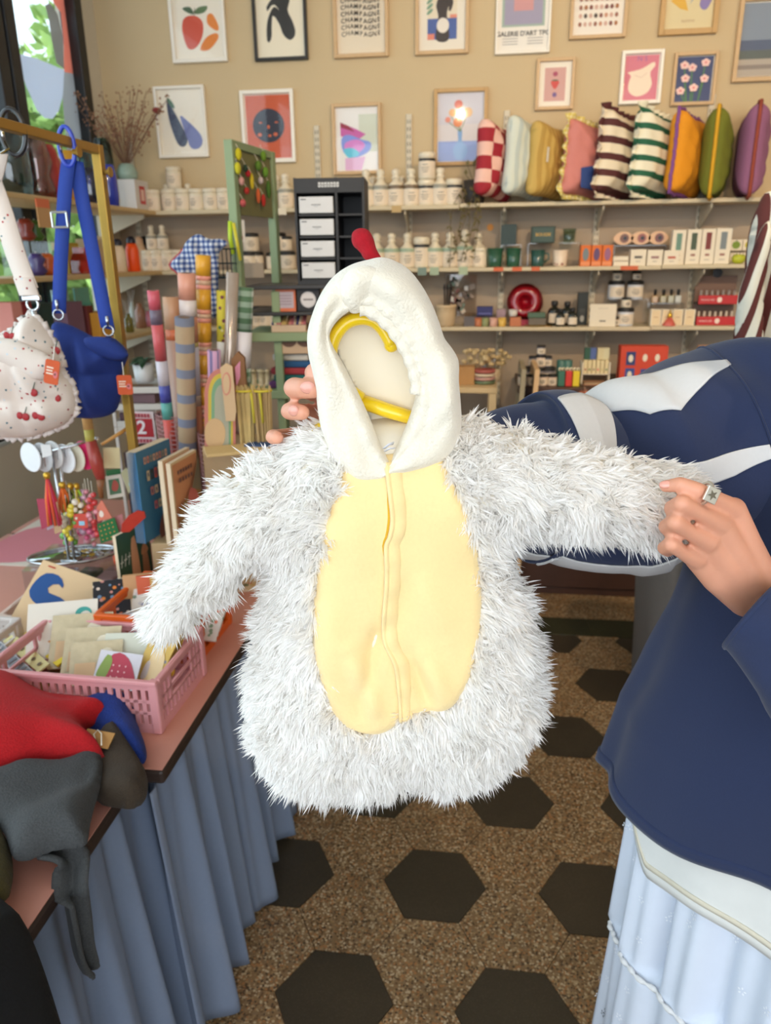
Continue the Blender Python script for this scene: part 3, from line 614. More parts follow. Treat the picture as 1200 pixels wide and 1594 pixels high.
PROTO['stopb'] = jar_proto('stoppered_jar', 'stopper', M_CER, M_BRNGL, M_CER, .080, .165)
PROTO['stopg'] = jar_proto('stoppered_jar', 'stopper', M_CER, M_MINT, M_CER, .078, .160)
PROTO['blk'] = jar_proto('storage_jar', 'lidded', M_CER, M_BLKLID, M_CER, .078, .115)
PROTO['blid'] = jar_proto('storage_jar', 'lidded', M_LBL, None, M_BLKLID, .078, .085)
PROTO['wht'] = jar_proto('storage_jar', 'lidded', mat('frosted_white', (206, 208, 214), .3, amt=0), None, M_BLKLID, .080, .088)
PROTO['tiny'] = jar_proto('small_jar', 'lidded', mat('amber_glass_solid', (118, 92, 66), .2, amt=0, coat=.5), None, M_BLKLID, .045, .045)
PROTO['tinyc'] = jar_proto('small_jar', 'lidded', M_CER, None, M_BLKLID, .045, .045)
YJ = 3.83
for i, x in enumerate((248, 272, 293, 314, 335, 356, 376)): jar('wide', x, Z1, YJ, '%s squat cream jar from the window corner on the top shelf' % ORD[i], 'squat cream jars on the top shelf')
for i, x in enumerate((270, 302)): jar('stop', x, Z1, YJ+.085, '%s stoppered jar behind the squat cream jars' % ('left', 'right')[i], 'jars behind the squat cream jars', .8)
jar('wide', 282, Z1+.11, YJ+.085, 'cream jar raised above the squat jars', 'squat cream jars on the top shelf'); 
rz_ = MB().box((0, 0, 0), (.1, .08, .11), plain((214, 204, 184)), bev=.003).build('riser_block', None, None, False, (oy(282, 400, YJ+.085)[0], YJ+.09, Z1+.0555)); tag(rz_, 'cream riser block behind the squat jars', 'block')
for i, x in enumerate((425, 436, 450)): jar('stop', x, Z1, YJ+(.06 if i == 1 else 0), '%s cream jar between the green rack and black drawers' % ORD[i], 'jars beside the black drawers', .95)
for i, x in enumerate((572, 594, 617, 640)): jar('stop' if i < 2 else 'stopb', x, Z1, YJ, '%s stoppered jar right of the black drawers, top shelf' % ORD[i], 'stoppered jars on the top shelf')
for i, x in enumerate((582, 626)): jar('stop', x, Z1, YJ+.09, '%s half hidden stoppered jar at the back of the top shelf' % ('left', 'right')[i], 'stoppered jars on the top shelf', .86)
jar('blk', 663, Z1, YJ, 'dark banded jar, lower of the stack of two', 'dark banded jars'); jar('blk', 664, Z1+.1155, YJ, 'dark banded jar, upper of the stack of two', 'dark banded jars')
jar('stop', 684, Z1, YJ, 'stoppered jar beside the stacked dark banded jars', 'stoppered jars on the top shelf'); jar('blk', 705, Z1, YJ, 'dark banded jar next to the trailing plant', 'dark banded jars'); jar('blk', 724, Z1, YJ+.06, 'dark jar partly behind the trailing plant', 'dark banded jars', .8)
for i, x in enumerate((587, 610, 634, 677, 700, 723)): jar('stopg', x, Z2, YJ, '%s mint banded stoppered jar from the red comb, middle shelf' % ORD[i], 'mint banded jars on the middle shelf', 1, 1.07 if i == 5 else 1)
jar('blk', 656, Z2, YJ, 'fat cream jar amid the mint banded jars', 'mint banded jars on the middle shelf', .98, 1.25); jar('wide', 746, Z2, YJ, 'short white jar under the trailing plant', 'mint banded jars on the middle shelf', 1.0, .9)
jar('stopg', 744, Z2, YJ+.08, 'mint banded jar behind the trailing plant', 'mint banded jars on the middle shelf')
# jars behind the green rack
for i, (x, z, s) in enumerate(((388, Z2, 1.), (398, Z2, 1.), (372, Z2, 1.), (437, Z2, 1.), (448, Z2, 1.), (426, Z2, .95))): jar('blid', x, z, YJ+.02*(i % 2), '%s black lidded jar behind the green rack' % ORD[i], 'black lidded jars behind the rack', s)
for i, (x, s) in enumerate(((392, 1.), (434, 1.), (446, .8))): jar('blid', x, Z2+.0865*s**0, YJ+.01, '%s black lidded jar on top of the jars behind the rack' % ORD[i], 'black lidded jars behind the rack', s)
for i, x in enumerate((232, 246, 262, 278)): jar('wide', x, Z2, YJ, '%s squat jar in the corner of the middle shelf' % ORD[i], 'corner jars on the middle shelf')
for i, x in enumerate((239, 256)): jar('stop', x, Z2+.1005, YJ, '%s stoppered jar on top of the corner jars' % ORD[i], 'corner jars on the middle shelf', .7)
# low cabinet of jars behind the rolls (lower shelf, left part)
tag(MB().box((-1.0, 3.86, Z3-.009), (1.2, .21, .018), M_SHELF, bev=.003).build('wall_shelf'), 'lower wall shelf behind the rolls of paper', 'shelf', 'wall shelves')
for k in (1,): bracket(TX[k], Z3).build('bracket', M_BRK, bpy.data.objects['wall_shelf'])
for i, x in enumerate((345, 385, 395, 408, 425, 440, 452)): jar('blid', x, Z3, YJ, '%s black lidded jar on the low shelf behind the rack' % ORD[i], 'low jars behind the rack', 1., 1.15)
for i, x in enumerate((270, 285, 302)): jar('wht', x, Z3, YJ, '%s white jar behind the wrapping paper' % ORD[i], 'white jars behind the wrapping paper', 1.05, 1.3)

# =================================================================== SHELF GOODS
def shelf_box(name, x0, x1, y0, y1, z, y, dep, m, lab, cat='box', rz=0., face=None, group=None, tilt=0.):
    """a carton standing on a tier: pixel left/right/top/bottom give its size on the plane y"""
    a = oy(x0, (y0+y1)/2, y); b = oy(x1, (y0+y1)/2, y); h = oy((x0+x1)/2, y0, y)[2]-oy((x0+x1)/2, y1, y)[2]; w = b[0]-a[0]
    t = thing(name, lab, cat, ((a[0]+b[0])/2, y+dep/2, z), rz, group); MB().box((0, 0, h/2), (w, dep, h), m, bev=.0015).build('carton', None, t)
    if face:
        p = Print(w, h); face(p); p.mb.build('printed_front', None, t, False, (0, -dep/2+.0006, h/2))
    if tilt: t.rotation_euler = (tilt, 0, rz)
    return t
M_ACR = clear('clear_acrylic', (250, 252, 252), .12)
def riser(x0, x1, ytop, z, y, dep, lab):
    a = oy(x0, ytop, y); b = oy(x1, ytop, y); h = a[2]-z; w = b[0]-a[0]; t = thing('acrylic_riser', lab, 'display stand', ((a[0]+b[0])/2, y+dep/2, z), 0, 'clear risers')
    MB().box((0, 0, h-.002), (w, dep, .004), M_ACR).build('top_plate', None, t)
    for s in (-1, 1): MB().box((s*(w/2-.002), 0, (h-.004)/2), (.004, dep, h-.004), M_ACR).build('leg', None, t)
    return a[2]
def cup(name, px, z, y, r, h, m, lab, handle=None, cat='cup', liquid=None):
    c = oy(px, 400, y); t = thing(name, lab, cat, (c[0], y, z)); MB().lathe([(r*.8, 0), (r*.86, .004), (r, h), (r*.93, h), (r*.8, .012), (.001, .01)], 18).build('body', m, t, True)
    if handle: MB().tube([(r*.9, 0, h*.8), (r*1.45, 0, h*.75), (r*1.5, 0, h*.45), (r*.9, 0, h*.25)], .005, 6).build('handle', handle, t, True)
    if liquid: MB().lathe([(r*.9, h*.85), (r*.9, h*.86)], 16).build('wax', liquid, t)
    return t
M_GGL = mat('green_tinted_glass', (40, 84, 62), .12, amt=0, coat=.6); M_TEALBOX = mat('teal_card', (48, 68, 70), .6); M_CARD = mat('cream_card', (230, 218, 196), .7, scale=90, amt=.04)
cup('candle_glass', 770, Z2, 3.82, .039, .085, M_GGL, 'green glass tumbler beside the short white jar', cat='tumbler', liquid=plain((96, 100, 50)))
cup('candle_glass', 799, Z2, 3.82, .036, .085, M_GGL, 'darker green glass tumbler under the teal carton', cat='tumbler', liquid=plain((50, 80, 60)))
cup('mug', 837, Z2, 3.82, .034, .075, mat('teal_glaze', (44, 82, 74), .25, amt=.1, coat=.5), 'dark teal mug on the middle shelf', mat('teal_glaze', (0, 0, 0)))
cup('mug', 872, Z2, 3.82, .036, .072, spots('floral_cup', (228, 208, 186), [(140, 66, 60), (196, 160, 140)], 34, .2, .3), 'small white cup with red floral print', None)
z_ = riser(780, 812, 381, Z2, 3.86, .07, 'clear riser under the upright teal carton')
shelf_box('carton', 780, 804, 349, 381, z_, 3.87, .05, M_TEALBOX, 'upright dark teal carton on a clear riser')
z_ = riser(822, 905, 378.5, Z2, 3.86, .08, 'clear riser under the gold lettered carton')
shelf_box('carton', 827, 864, 352, 378, z_, 3.87, .05, mat('green_card', (52, 72, 66), .6), 'dark green carton with gold lettering on a riser', face=lambda p: (p.rect(.08, .1, .92, .9, (64, 86, 80)), p.text('BOUGIE', .5, .5, .02, (206, 164, 80), .0004)))
cup('candle_glass', 884, z_, 3.90, .031, .062, clear('pale_glass', (226, 238, 232), .3), 'small pale candle glass on a clear riser', cat='candle', liquid=plain((206, 208, 190)))
for i, (a, b) in enumerate(((904, 920), (921, 937), (938, 954))):
    shelf_box('carton', a, b, 375, 408, Z2, 3.77, .06, mat('orange_card', (218, 108, 36), .6, amt=.05), '%s of three orange cartons with a purple oval' % ('left', 'middle', 'right')[i], face=lambda p, i=i: (p.rect(.05, .04, .95, .22, (226, 140, 90)), p.el(.5, .56, .3, .3, ((116, 128, 132), (96, 70, 110), (150, 96, 130))[i])), group='orange cartons')
for i in range(2):
    shelf_box('soap_bar', 955, 979, 393+7.3*i, 400+7.3*i, Z2+.0225*(1-i), 3.77, .06, M_CARD, '%s wrapped soap bar right of the orange cartons' % ('upper', 'lower')[i], 'soap', group='wrapped soap bars')
for i, (a, b) in enumerate(((982, 1006), (1008, 1032), (1034, 1058))):
    shelf_box('soap_box', a, b, 382.5+i*.6, 408-.4*i, Z2, 3.77, .05, M_CARD, '%s cream soap box in front of the eye shaped dishes' % ('left', 'middle', 'right')[i], face=lambda p, i=i: (p.rect(.25, .45, .75, .6, ((90, 84, 80), (150, 110, 110), (186, 92, 70))[i]), p.rect(.35, .25, .65, .29, (150, 140, 130))), group='cream soap boxes')
z_ = riser(956, 1038, 382, Z2, 3.85, .07, 'clear riser holding the eye shaped dishes')
for i, x in enumerate((970, 997, 1024)):
    c = oy(x, 372, 3.88); t = thing('eye_dish', '%s eye shaped ceramic dish standing on edge' % ('left', 'middle', 'right')[i], 'dish', (c[0], 3.88, z_), 0, 'eye shaped dishes')
    f = lambda u, v, w: (u, -w, v+.031)
    MB().prism(smooth_loop([(-.046, 0), (-.02, .026), (.02, .026), (.046, 0), (.02, -.026), (-.02, -.026)], 28), .008, f).build('dish', mat('peach_ceramic', (222, 178, 138), .35, amt=.05), t)
    MB().prism(ell(.004, 0, .02, .02), .004, lambda u, v, w: (u, -.008-w, v+.031)).build('iris', plain(((120, 76, 56), (150, 84, 70), (120, 66, 56))[i], .3), t); MB().prism(ell(.006, 0, .009, .009), .002, lambda u, v, w: (u, -.012-w, v+.031)).build('pupil', plain((40, 26, 22), .3), t)
for i, (a, b, q) in enumerate(((1046, 1067, (104, 138, 122)), (1069, 1091, (70, 84, 66)), (1092, 1113, (120, 50, 48)), (1114, 1138, (122, 130, 132)))):
    shelf_box('tall_box', a, b, 353-i*.6, 407, Z2+.003, 3.79, .045, M_CARD, '%s tall cream box with a %s window' % (ORD[i], ('mint', 'dark green', 'red', 'grey patterned')[i]), face=lambda p, q=q: (p.rect(.3, .42, .7, .9, q), p.rect(.34, .24, .66, .3, (150, 96, 84)), p.rect(.3, .12, .7, .14, (160, 150, 140))), group='tall cream boxes')
k = 0
for r in range(2):
    for c_ in range(2):
        shelf_box('apple_box', 1138+20*c_, 1157+20*c_, 360+18*r, 377.5+18*r, Z2+.003+.057*(1-r), 3.86, .05, M_CARD, '%s %s small box printed with a green apple' % (('upper', 'lower')[r], ('left', 'right')[c_]), face=lambda p, c_=c_: (p.el(.5, .5, .34, .34, ((120, 146, 48), (196, 182, 50))[c_]), p.rect(.48, .8, .56, .94, (80, 100, 50))), group='apple boxes')
c = oy(1149, 400, 3.80); t = thing('apple_candle', 'yellow green apple shaped candle in front of the apple boxes', 'candle', (c[0], 3.79, Z2+.003)); MB().lathe([(.012, 0), (.026, .008), (.03, .026), (.022, .04), (.006, .037)], 16).build('apple', mat('apple_wax', (190, 194, 52), .4), t, True); MB().tube([(0, 0, .036), (.004, 0, .052)], .0018, 6).build('stem', M_BRNGL, t)
# orange drawn price tags on the edges
for i, (x, y, w, z) in enumerate(((776, 0, 14, Z2), (805, 0, 14, Z2), (834, 0, 12, Z2), (980, 0, 24, Z2))):
    c = oy(x, 412, YS-.002); tag(MB().box((0, 0, 0), (w/310, .002, .018), plain((206, 104, 66), .7)).build('price_strip', None, None, False, (c[0], YS-.0015, z-.009)), '%s orange price strip on the middle shelf edge' % ORD[i], 'price tag', 'orange price strips')
for i, (x, q) in enumerate(((657, (122, 140, 130)), (676, (160, 176, 150)), (721, (166, 180, 150)))):
    c = oy(x, 420, YS-.002); tag(MB().box((0, 0, 0), (.042, .002, .036), plain(q, .7)).build('price_card', None, None, False, (c[0], YS-.0015, Z2-.014)), '%s sage price card under the mint banded jars' % ORD[i], 'price tag', 'sage price cards')
for i, (x, q) in enumerate(((617, (190, 160, 110)), (438, (226, 214, 190)))):
    c = oy(x, 322, YS-.002); tag(MB().box((0, 0, 0), (.045, .002, .03), plain(q, .7)).build('price_card', None, None, False, (c[0], YS-.0015, Z1-.014)), ('tan price card under the stoppered jars', 'cream price card left of the black drawers')[i], 'price tag')
# trailing plant in its pot
c = oy(742, 300, 3.82); t = thing('trailing_plant', 'half dried trailing plant in a dark pot beside the cushions', 'plant', (c[0]-.01, 3.80, Z1+.004))
MB().lathe([(.04, 0), (.045, .01), (.052, .1), (.047, .1), (.04, .085), (.002, .085)], 16).build('pot', mat('dark_pot', (50, 42, 36), .6), t, True)
st = MB(); lf = MB(); g = random.Random(5)
for k in range(11):
    a = g.uniform(PI*.9, PI*2.1); L = g.uniform(.16, .40) if k < 7 else .08; p = Vector((0, 0, .1)); pts = [p.copy()]; d = Vector((math.cos(a)*.5-.15, math.sin(a)*.9, .5))
    for i in range(9):
        d = d*.55+Vector((g.uniform(-.3, .2), -.22 if i < 2 else g.uniform(-.05, .05), -.55)); p = p+d.normalized()*L/8; pts.append(p.copy())
        if i > 0:
            for _ in range(2):
                n = Vector((g.uniform(-1, 1), g.uniform(-1, .2), g.uniform(-1, .6))).normalized(); s = n.orthogonal().normalized()*.006; q = p+n*g.uniform(.018, .03); lf.add([p, p+n*.012+s, q, p+n*.012-s], [(0, 1, 2, 3)])
    st.tube(pts, .0016, 5)
for k in range(9):
    a = g.uniform(0, 2*PI); p = Vector((0, 0, .08)); q = p+Vector((math.cos(a)*.05, math.sin(a)*.04, g.uniform(.03, .1))); st.tube([p, q], .0014, 5); n = Vector((0, 0, 1)); lf.add([q, q+Vector((.009, 0, .012)), q+Vector((0, 0, .028)), q+Vector((-.009, 0, .012))], [(0, 1, 2, 3)])
st.build('stems', mat('dry_stem', (112, 92, 58), .9), t); o = lf.build('foliage', mat('dry_leaf', (118, 110, 58), .8, scale=30, amt=.5, rgb2=(92, 76, 44)), t); o['kind'] = 'stuff'
tag(MB().lathe([(.004, -.002), (.016, -.001), (.016, .001), (.004, .002)], 10, rot=Matrix.Rotation(PI/2, 3, 'X')).build('price_sticker', plain((214, 140, 50)), None, False, (oy(763, 354, YW-.004)[0], YW-.004, oy(763, 354, YW)[2])), 'round orange sticker on the grey wall', 'sticker')
# ---- third tier
def lathe_thing(name, px, z, y, prof, m, lab, cat, n=16, part='body', group=None):
    c = oy(px, 480, y); t = thing(name, lab, cat, (c[0], y, z), 0, group); MB().lathe(prof, n).build(part, m, t, True); return t
t = lathe_thing('plant_pot', 694, Z3, 3.80, [(.036, 0), (.042, .01), (.048, .06), (.047, .085), (.051, .09), (.051, .102), (.046, .102), (.042, .09), (.001, .085)], mat('sand_stoneware', (204, 178, 142), .7, scale=60), 'sand coloured stoneware pot holding dark brushes', 'pot')
g = random.Random(2)
for k in range(6):
    a = g.uniform(0, 6); x, y = .016*math.cos(a), .016*math.sin(a); b = thing('brush', '%s dark wooden brush standing in the sand pot' % ORD[k], 'brush', t.location+Vector((x, y, .05)), 0, 'brushes in the sand pot'); MB().tube([(0, 0, .036), (x*.6, y*.6, .12)], .004, 6).build('handle', plain((52, 40, 34)), b); MB().lathe([(.004, 0), (.007, .012), (.002, .03)], 8, (x*.6, y*.6, .12)).build('bristles', plain((34, 28, 26)), b)
t = thing('hanging_pouch', 'clear pouch of dried flowers hanging above the sand pot', 'pouch', (oy(717, 460, 3.94)[0], 3.945, oy(717, 460, 3.94)[2]))
MB().box((0, 0, 0), (.155, .004, .20), clear('pouch_film', (238, 234, 230), .2)).build('film', None, t); m = MB(); g = random.Random(8)
for k in range(26): m.box((g.uniform(-.06, .06), -.003, g.uniform(-.08, .08)), (g.uniform(.01, .03), .002, g.uniform(.01, .04)), plain(g.choice([(206, 192, 176), (150, 132, 118), (226, 220, 212), (120, 140, 124), (140, 90, 84), (96, 80, 72)])), Matrix.Rotation(g.uniform(-1, 1), 3, 'Y'))
m.build('dried_flowers', None, t)['kind'] = 'stuff'
shelf_box('carton', 722, 739, 491, 506, Z3, 3.78, .05, plain((96, 90, 92), .6), 'small grey carton beside the sand pot')
shelf_box('carton', 740, 766, 492, 505, Z3, 3.84, .06, plain((60, 58, 110), .6), 'lower dark blue carton behind the small candles'); shelf_box('carton', 742, 767, 478, 492, Z3+.046, 3.84, .06, plain((44, 46, 104), .6), 'upper dark blue carton above the small candles', face=lambda p: p.rect(.1, .2, .9, .3, (120, 120, 180)))
shelf_box('carton', 773, 787, 476, 500, Z3, 3.88, .04, plain((166, 140, 150), .6), 'small mauve carton leaning at the back')
for i, (x, q) in enumerate(((747, (176, 104, 66)), (758, (136, 142, 96)), (771, (204, 158, 142)), (785, (212, 172, 78)))): cup('candle_pot', x, Z3, 3.79, .020, .040, plain(q, .4), '%s small candle pot before the red plate' % ('brown', 'green', 'pink', 'yellow')[i], cat='candle', liquid=plain((226, 210, 186)))
shelf_box('carton', 794, 811, 490, 504, Z3, 3.79, .05, plain((186, 112, 74), .6), 'orange carton with a white pot on top'); cup('small_pot', 802, Z3+.046, 3.815, .022, .03, plain((206, 200, 192), .5), 'small white pot on the orange carton', cat='pot')
c = oy(817, 474, 3.9); t = thing('plate', 'large round glossy dark red plate standing upright', 'plate', (c[0], 3.90, Z3)); MB().lathe([(.085, -.012), (.087, -.008), (.06, .002), (.03, .004), (.03, .006), (.058, .006), (.083, -.004)], 32, (0, 0, .108), rot=Matrix.Rotation(PI/2-.12, 3, 'X')).build('dish', mat('red_enamel', (150, 14, 30), .15, amt=0, coat=.6), t, True)
t2 = MB(); t2.prism([(-.05, 0), (.05, 0), (.03, .03), (-.03, .03)], .05, lambda u, v, w: (u, -.09+w, v)); t2.build('stand', mat('red_enamel', (0, 0, 0)), t)
shelf_box('carton', 823, 850, 491, 502, Z3+.006, 3.78, .06, plain((104, 96, 84), .6), 'grey carton under the green tin'); shelf_box('tin', 822, 849, 482.5, 490.5, Z3+.0405, 3.78, .06, plain((70, 96, 72), .4), 'flat green tin on the grey carton', 'tin')
c = oy(838, 503, 3.79); tag(MB().lathe([(.03, 0), (.062, .001), (.066, .005), (.062, .006), (.03, .003)], 20).build('tray', mat('brass', (196, 158, 82), .3, 1., amt=0), None, True, (c[0], 3.81, Z3), 0), 'small round brass tray under the grey carton', 'tray')
def amber(px, y, s, lab, pump=True):
    c = oy(px, 480, y); t = thing('dark_bottle', lab, 'bottle', (c[0], y, Z3), 0, 'dark glass bottles'); g_ = mat('dark_bottle_glass', (30, 34, 28), .15, amt=0, coat=.6)
    MB().lathe([(.024*s, 0), (.027*s, .005), (.027*s, .06*s), (.02*s, .07*s), (.011*s, .074*s), (.011*s, .082*s)], 16).build('body', g_, t, True); MB().lathe([(.012*s, .08*s), (.014*s, .082*s), (.014*s, .098*s), (.008*s, .1*s)], 12).build('cap', M_BLKLID, t, True)
    m = MB(); vs = []
    for k in range(9):
        a = -PI/2-1.+2.*k/8
        for z in (.012*s, .05*s): vs.append((.0278*s*math.cos(a), .0278*s*math.sin(a), z))
    m.add(vs, [(2*k, 2*k+2, 2*k+3, 2*k+1) for k in range(8)]).build('paper_label', M_LBL, t, True)
amber(863, 3.84, 1.15, 'tall dark bottle right of the red plate'); amber(873, 3.785, .82, 'short dark bottle in front, left of the pair'); amber(883, 3.85, 1.1, 'tall dark bottle behind the short pair'); amber(892, 3.785, .86, 'short dark bottle in front, right of the pair')
shelf_box('carton', 899, 915, 452, 503, Z3, 3.85, .05, plain((30, 36, 34), .5), 'tall dark green carton beside the bottles', face=lambda p: (p.rect(.2, .2, .8, .5, (60, 62, 60)), p.el(.5, .2, .2, .1, (170, 168, 160))))
shelf_box('display_card', 918, 959, 472, 507, Z3, 3.77, .012, M_CARD, 'large cream display card on the lower shelf', 'card', face=lambda p: (p.rect(.38, .22, .62, .28, (110, 104, 96)), p.rect(.3, .8, .7, .82, (190, 180, 165))))
jar('tiny', 965, Z3, 3.80, 'tiny amber jar right of the cream card', 'tiny jars'); jar('wht', 981, Z3, 3.81, 'white jar with black lid standing on the lower shelf', 'white black lidded jars', .96); jar('tinyc', 981, Z3+.0848, 3.81, 'tiny jar on the standing white jar', 'tiny jars')
z_ = riser(948, 1010, 466, Z3, 3.86, .09, 'clear riser under the two white jars')
for i, x in enumerate((963, 993)): jar('wht', x, z_, 3.905, '%s white jar with black lid on the clear riser' % ('left', 'right')[i], 'white black lidded jars', .95); jar(('tinyc', 'tiny')[i], x, z_+.0839, 3.905, 'tiny jar on the %s raised white jar' % ('left', 'right')[i], 'tiny jars')
z_ = riser(1010, 1066, 472, Z3+.003, 3.86, .07, 'clear riser under the four perfume bottles')
for i, (x, q) in enumerate(((1019, (170, 124, 30)), (1032, (150, 130, 60)), (1044, (160, 150, 110)), (1055, (190, 188, 176)))):
    c = oy(x, 465, 3.89); t = thing('perfume_bottle', '%s small perfume bottle on the clear riser' % ORD[i], 'bottle', (c[0], 3.89, z_), 0, 'small perfume bottles'); MB().box((0, 0, .017), (.028, .02, .034), mat('perfume_%d' % i, q, .1, amt=0, coat=.5), bev=.003).build('body', None, t); MB().lathe([(.006, .034), (.006, .042), (.0075, .042), (.0075, .06), (.004, .062)], 10).build('cap', M_BLKLID, t, True)
for i, (a, b) in enumerate(((1013, 1029), (1030, 1046), (1047, 1063), (1065, 1082))): shelf_box('perfume_box', a, b, 480, 505, Z3+.003, 3.79, .04, M_CARD, '%s cream perfume box in the row under the bottles' % ORD[i], face=lambda p: (p.rect(.1, .05, .9, .95, (224, 200, 160)), p.rect(.3, .5, .7, .54, (180, 140, 110))), group='cream perfume boxes')
t = lathe_thing('perfume_flask', 1044, Z3+.003, 3.775, [(.03, 0), (.031, .004), (.012, .034), (.008, .036), (.008, .042)], mat('pink_glass', (206, 96, 80), .15, amt=0, coat=.4), 'cone shaped pink perfume flask with a gold collar', 'flask'); MB().lathe([(.010, .038), (.011, .04), (.011, .05), (.005, .06), (.002, .075)], 10).build('stopper', mat('gold_cap', (206, 164, 60), .3, .8, amt=0), t, True)
# nail polish stand
c0 = oy(1086, 480, 3.80); c1 = oy(1140, 480, 3.80); w = c1[0]-c0[0]+.03; t = thing('nail_polish_stand', 'red tiered nail polish stand with a round black sign', 'display stand', ((c0[0]+c1[0])/2+.015, 3.86, Z3+.003))
m = MB(); R_ = mat('red_acrylic', (186, 34, 34), .4, amt=0); B_ = plain((34, 30, 32), .5)
m.box((0, .03, .11), (w, .01, .22), mat('brown_backcard', (120, 92, 78), .7)); m.build('back_card', None, t)
for z in (0, .095): s_ = MB().box((0, -.055, z+.02), (w, .012, .04), R_, bev=.002).build('tier_front', None, t); MB().box((0, -.015, z+.003), (w, .08, .006), B_).build('tier_base', None, t); p = Print(w, .04); p.text('mineral nails', .22, .5, .012, (240, 220, 214)); p.el(.5, .5, .06, .3, (236, 214, 200)); p.mb.build('tier_lettering', None, s_, False, (0, -.0604, z+.02))
q = MB().lathe([(.005, -.003), (.022, -.002), (.022, .002), (.005, .003)], 20, (.0, .02, .232), rot=Matrix.Rotation(PI/2, 3, 'X')).build('round_sign', B_, t)
g = random.Random(4)
for r, z in enumerate((.006, .101)):
    for i in range(7):
        b = thing('nail_polish', '%s bottle on the %s tier of the nail polish stand' % (ORD[i], ('lower', 'upper')[r]), 'bottle', Vector(t.location)+Vector((-w/2+.018+i*(w-.036)/6, -.02, z)), 0, 'nail polish bottles'); MB().lathe([(.009, 0), (.010, .003), (.010, .024), (.005, .028)], 10).build('bottle', plain(g.choice([(190, 110, 100), (206, 160, 60), (196, 80, 110), (90, 96, 92), (206, 150, 120), (160, 60, 60)]), .2), b, True); MB().lathe([(.006, .027), (.0065, .03), (.005, .055)], 10).build('cap', plain((206, 190, 170) if r == 0 else (150, 140, 134), .3), b, True)

# =================================================================== COUNTER, BENCH AND WHAT STANDS ON THEM
M_BROWN = mat('brown_laminate', (74, 46, 34), .5, scale=30, amt=.15)
YC = 3.5; ZCt = oy(808, 603, YC)[2]; xa = oy(806, 603, YC)[0]
t = thing('brown_counter', 'dark brown wooden counter along the back wall', 'counter', (0, 0, 0)); MB().box(((xa+2.9)/2, (YC+YW-.03)/2, ZCt-.015), (2.9-xa, YW-.03-YC, .03), M_BROWN, bev=.004).build('top', None, t); MB().box(((xa+2.9)/2, (YC+YW)/2, (ZCt-.03)/2), (2.9-xa-.02, YW-YC-.04, ZCt-.032), M_BROWN).build('cabinet', None, t)
for k in range(4): dd = MB().box((xa+.33+.66*k, YC+.011, (ZCt-.03)/2), (.62, .016, ZCt-.12), M_BROWN, bev=.004).build('door', None, t); MB().box((xa+.08+.66*k, YC-.004, .75), (.012, .014, .1), plain((150, 130, 100), .3)).build('handle', None, dd)
def on_counter(px, y=YC+.07): return oy(px, 595, y)[0]
jr = PROTO['tinyc']
PROTO['ck'] = jar_proto('preserve_jar', 'lidded', mat('jam_label', (214, 190, 172), .5, amt=0), None, M_BLKLID, .046, .052); PROTO['ckb'] = jar_proto('preserve_jar', 'lidded', mat('slate_label', (120, 116, 124), .5, amt=0), None, M_BLKLID, .05, .055)
def cj(k, px, z, y, lab, sc=1.): o = dup(PROTO[k], (oy(px, 590, y)[0], y, z), 0, lab, (sc,)*3); o['group'] = 'jars on the brown counter'
for i, x in enumerate((814, 829, 844, 859)): cj('ck', x, ZCt, YC+.06, '%s pale labelled jar at the front of the counter' % ORD[i], 1.)
for i, x in enumerate((822, 837, 852)): cj('ckb', x, ZCt, YC+.13, '%s jar of the second row on the counter' % ORD[i], 1.4)
cj('ckb', 829, ZCt+.0775, YC+.13, 'left slate jar stacked above the second row', .9); cj('ckb', 850, ZCt+.0775, YC+.13, 'right slate jar stacked above the second row', .9); cj('ck', 840, ZCt+.0775, YC+.125, 'pale jar stacked between two slate jars', 1.05); cj('ckb', 840, ZCt+.1325, YC+.125, 'slate jar topping the stack on the counter', .8)
for i, (x, q) in enumerate(((874, (58, 112, 92)), (885.5, (206, 52, 42)), (897, (226, 200, 40)))):
    a = oy(x-5.2, 590, YC+.04)[0]; b = oy(x+5.2, 590, YC+.04)[0]; h = .082; tt = thing('puppet_box', '%s box with goggle eyes on the counter' % ('green', 'red', 'yellow')[i], 'box', ((a+b)/2, YC+.065, ZCt), 0, 'goggle eyed boxes'); MB().box((0, 0, h*.42), (b-a, .045, h*.84), plain(q, .5), bev=.002).build('carton', None, tt)
    for s in (-1, 1): e = MB().ball((s*.008, -.012, h*.92), .0085, None, 10, 8).build('eye', plain((238, 226, 196), .3), tt, True); MB().ball((s*.008+.001, -.0195, h*.92), .004, None, 8, 6).build('pupil', plain((30, 24, 20), .3), e, True)
for i, x in enumerate((879, 889)): lathe_thing('teal_pot', x, ZCt, YC+.16, [(.018, 0), (.022, .004), (.022, .1), (.018, .104)], plain((66, 112, 104), .4), '%s teal pot with dark lid behind the goggle eyed boxes' % ('left', 'right')[i], 'pot'); 
a = oy(904, 585, YC+.12)[0]; b = oy(948, 585, YC+.12)[0]
t = thing('seed_display', 'cream display of small seed boxes on the counter', 'display stand', ((a+b)/2, YC+.14, ZCt)); w = b-a
for s in (-1, 1): MB().box((s*(w/2-.003), 0, .05), (.006, .08, .1), M_CARD).build('side', None, t)
MB().box((0, 0, .047), (w, .08, .004), M_CARD).build('shelf', None, t); MB().box((0, .035, .09), (w*.8, .01, .08), M_CARD).build('back', None, t)
